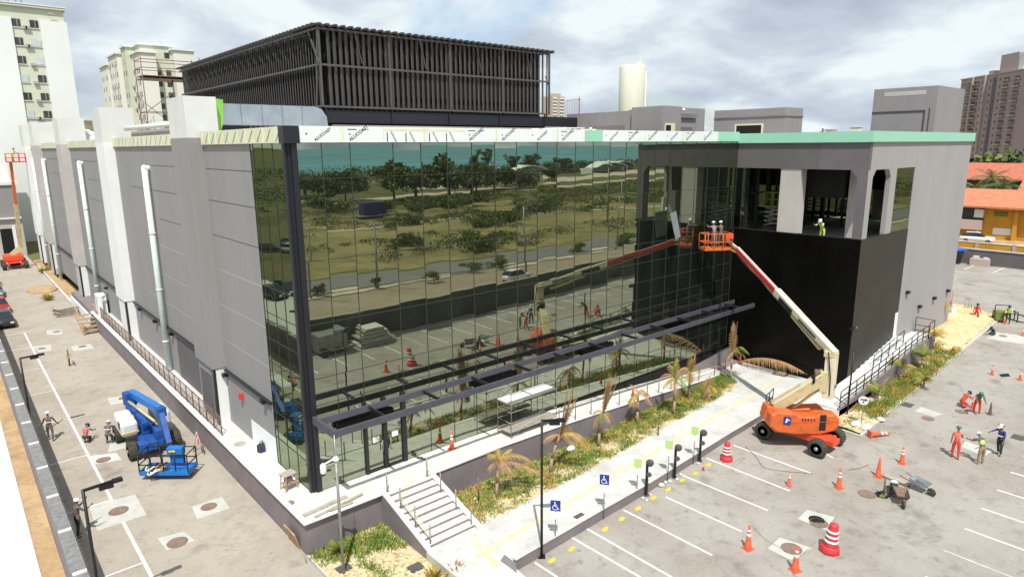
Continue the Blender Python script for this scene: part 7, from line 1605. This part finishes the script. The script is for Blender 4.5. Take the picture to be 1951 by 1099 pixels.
for i, (b, m_, lab) in enumerate([((868, 1093), 'dry', 'orange-brown spiky plant at the bottom edge right of the sand lids'), ((828, 1099), 'dryy', 'yellowish spiky plant at the bottom edge beside the orange one'), ((640, 1050), 'green', 'tall green tuft at the foot of the camera mast')]):
    p = on(*b, 2, .2); shrub_tuft(p.x, p.y, .15, .3, 46, m_, lab, h=.62)
# ---- grass and stones in the beds (uncountable)
def blades(mb, x, y, z, h, n, rng, sp=.12):
    for _ in range(n):
        a = rng.uniform(0, 6.28); o = Vector((x+rng.gauss(0, sp), y+rng.gauss(0, sp), z-.02)); d = Vector((math.cos(a)*.5, math.sin(a)*.5, 1)).normalized()*h*rng.uniform(.5, 1.2); s = Vector((-math.sin(a), math.cos(a), 0))*.024; mb.add([o-s, o+s, o+d], [(0, 1, 2)])
rng = random.Random(77)
def nz(x, y, s=1.0): 
    from mathutils import noise
    return noise.noise(Vector((x*s, y*s, 3.7)))
g1_, g2_, st1 = MB(), MB(), MB()
for i in range(9500):
    x = rng.uniform(15.6, 40.4); y0 = by0(x); y = y0+(23.9-y0)*rng.random(); t_ = (y-y0)/(23.9-y0); d_ = nz(x, y, 1.1)+nz(x, y, 3.0)*.6+(t_-.45)*.9
    if d_ > rng.uniform(-.62, -.05): blades(g1_ if nz(x, y, 2.1) > -.12 else g2_, x, y, bedz(x, y), .20, 6, rng)
for i in range(1500):
    x = rng.uniform(9.5, 12.8); y = rng.uniform(17, 23.8); d_ = nz(x, y, 1.2)+(y-22.1)*.55+(.25 if x > 10.6 else -.2)
    if d_ > rng.uniform(-.1, .2): blades(g1_, x, y, .15, .24, 8, rng)
for i in range(6500):
    x = rng.uniform(38.4, 58); y0 = rk(x)+.05; y1 = 15.2 if x < 54 else 16.8; y = rng.uniform(y0, y1); d_ = nz(x, y, .9)*1.1+.18-(.5 if x < 40.5 else 0)
    if d_ > rng.uniform(-.3, .2): blades(g1_ if nz(x, y, 1.3) > -.05 else g2_, x, y, rbz(x, y), .26, 5, rng, .16)
tag(g1_.build('grass', 'grass', keep=True), 'green grass growing in patches in the planted beds', 'grass', kind='stuff'); tag(g2_.build('grass', 'dryy', keep=True), 'yellowed grass growing in patches in the planted beds', 'grass', kind='stuff')
for i in range(2600):
    x = rng.uniform(15.5, 40.4); y0 = by0(x); y = y0+(23.9-y0)*rng.random()**1.3; s = rng.uniform(.03, .10); st1.cb((x, y, bedz(x, y)+s*.1), (s*1.6, s, s*.5), Matrix.Rotation(rng.uniform(0, 3), 3, 'Z') @ Matrix.Rotation(rng.uniform(-.4, .4), 3, 'X'))
for i in range(900):
    x = rng.uniform(9.5, 12.8); y = rng.uniform(17, 23.6); s = rng.uniform(.02, .08); st1.cb((x, y, fbz(x, y)+s*.1), (s*1.6, s, s*.5), Matrix.Rotation(rng.uniform(0, 3), 3, 'Z') @ Matrix.Rotation(rng.uniform(-.4, .4), 3, 'X'))
for i in range(1500):
    x = rng.uniform(38.4, 69); y = rng.uniform(rk(x)+.05, 15.2 if x < 54 else 16.7); s = rng.uniform(.04, .13); st1.cb((x, y, rbz(x, y)+s*.1+(.1 if x > 57.5 else 0)), (s*1.6, s, s*.5), Matrix.Rotation(rng.uniform(0, 3), 3, 'Z') @ Matrix.Rotation(rng.uniform(-.4, .4), 3, 'X'))
tag(st1.build('mulch', 'stone'), 'pale stones and chips covering the sand of the planted beds', 'stones', kind='stuff')
p = bp(1088, 858); mb = MB(); mb.ell((0, 0, .12), (.32, .2, .16), 10, 6); o = mb.build('white_sack', 'white'); o.location = p; tag(o, 'small white sack lying in the front bed against the ramp wall', 'sack')
p = sp_(1820, 672); mb = MB(); mb.cb((0, 0, .25), (.6, .4, .5)); o = mb.build('yellow_drum', 'dryy', bevel=.1); o.location = p; tag(o, 'yellow-green drum at the kerb where the sand begins', 'drum')
for i, (b, lab) in enumerate([((1630, 808), 'white crumpled sack in the corner of the wing bed'), ((1650, 815), 'white papers scattered beside the crumpled sack'), ((1678, 800), 'white plastic scrap on the kerb of the wing bed')]):
    p = sp_(*b); mb = MB(); mb.ell((0, 0, .06), (.45 if i < 2 else .2, .25, .12), 9, 5); o = mb.build('sack_scrap', 'white'); o.location = p; tag(o, lab, 'sack')
# unique wording for the mirrored trees, in order along the glass
def relabel(group, fmt, key):
    obs = sorted([o for o in bpy.data.objects if o.parent is None and o.get('group') == group], key=key)
    for i, o in enumerate(obs): o['label'] = fmt % ordw(i)
dk0 = lambda o: -math.atan2(o.location.y, o.location.x)
mk = lambda o: math.atan2(51.86-o.location.y, o.location.x)*-1
relabel(GM, '%s dark tree from the left beyond the meadow, seen mirrored in the glass', mk); relabel('bushes of the meadow mirrored in the glass', '%s low green bush from the left, seen mirrored in the glass', mk)
relabel('rubble lumps along the kerb', '%s pale rubble lump from the left at the foot of the walkway kerb', dk0); relabel('poles along the dirt road', '%s grey street pole from the left, mirrored in the glass', mk); relabel('white pavilions by the shore', '%s white arched pavilion from the left, mirrored in the glass', mk)
dk = lambda o: -math.atan2(o.location.y, o.location.x)
relabel(GP, '%s bushy tree from the left in the belt behind the red roofs', dk); relabel(GQ, '%s low palm crown from the left between the red roofs', dk); relabel('shrubs above the orange clay roof', '%s yellow-green small tree from the left just above the orange roof', dk)
SC.view_layers[0].update()

q = on(1272, 410, 1, 25.5); t = thing('glass_sheet', 'loose bluish glass sheet held tilted against the front glass left of the basket', 'glass sheet', (q.x+.55, 25.45, q.z-.75), R(14)); mb = MB(); mb.add([(-.55, 0, .85), (.45, 0, .95), (.75, -.28, -.75), (-.10, -.28, -.85)]+[(-.55, .02, .85), (.45, .02, .95), (.75, -.26, -.75), (-.10, -.26, -.85)], [(0, 1, 2, 3), (7, 6, 5, 4), (0, 4, 5, 1), (1, 5, 6, 2), (2, 6, 7, 3), (3, 7, 4, 0)]); mb.build('sheet', 'steel', t)
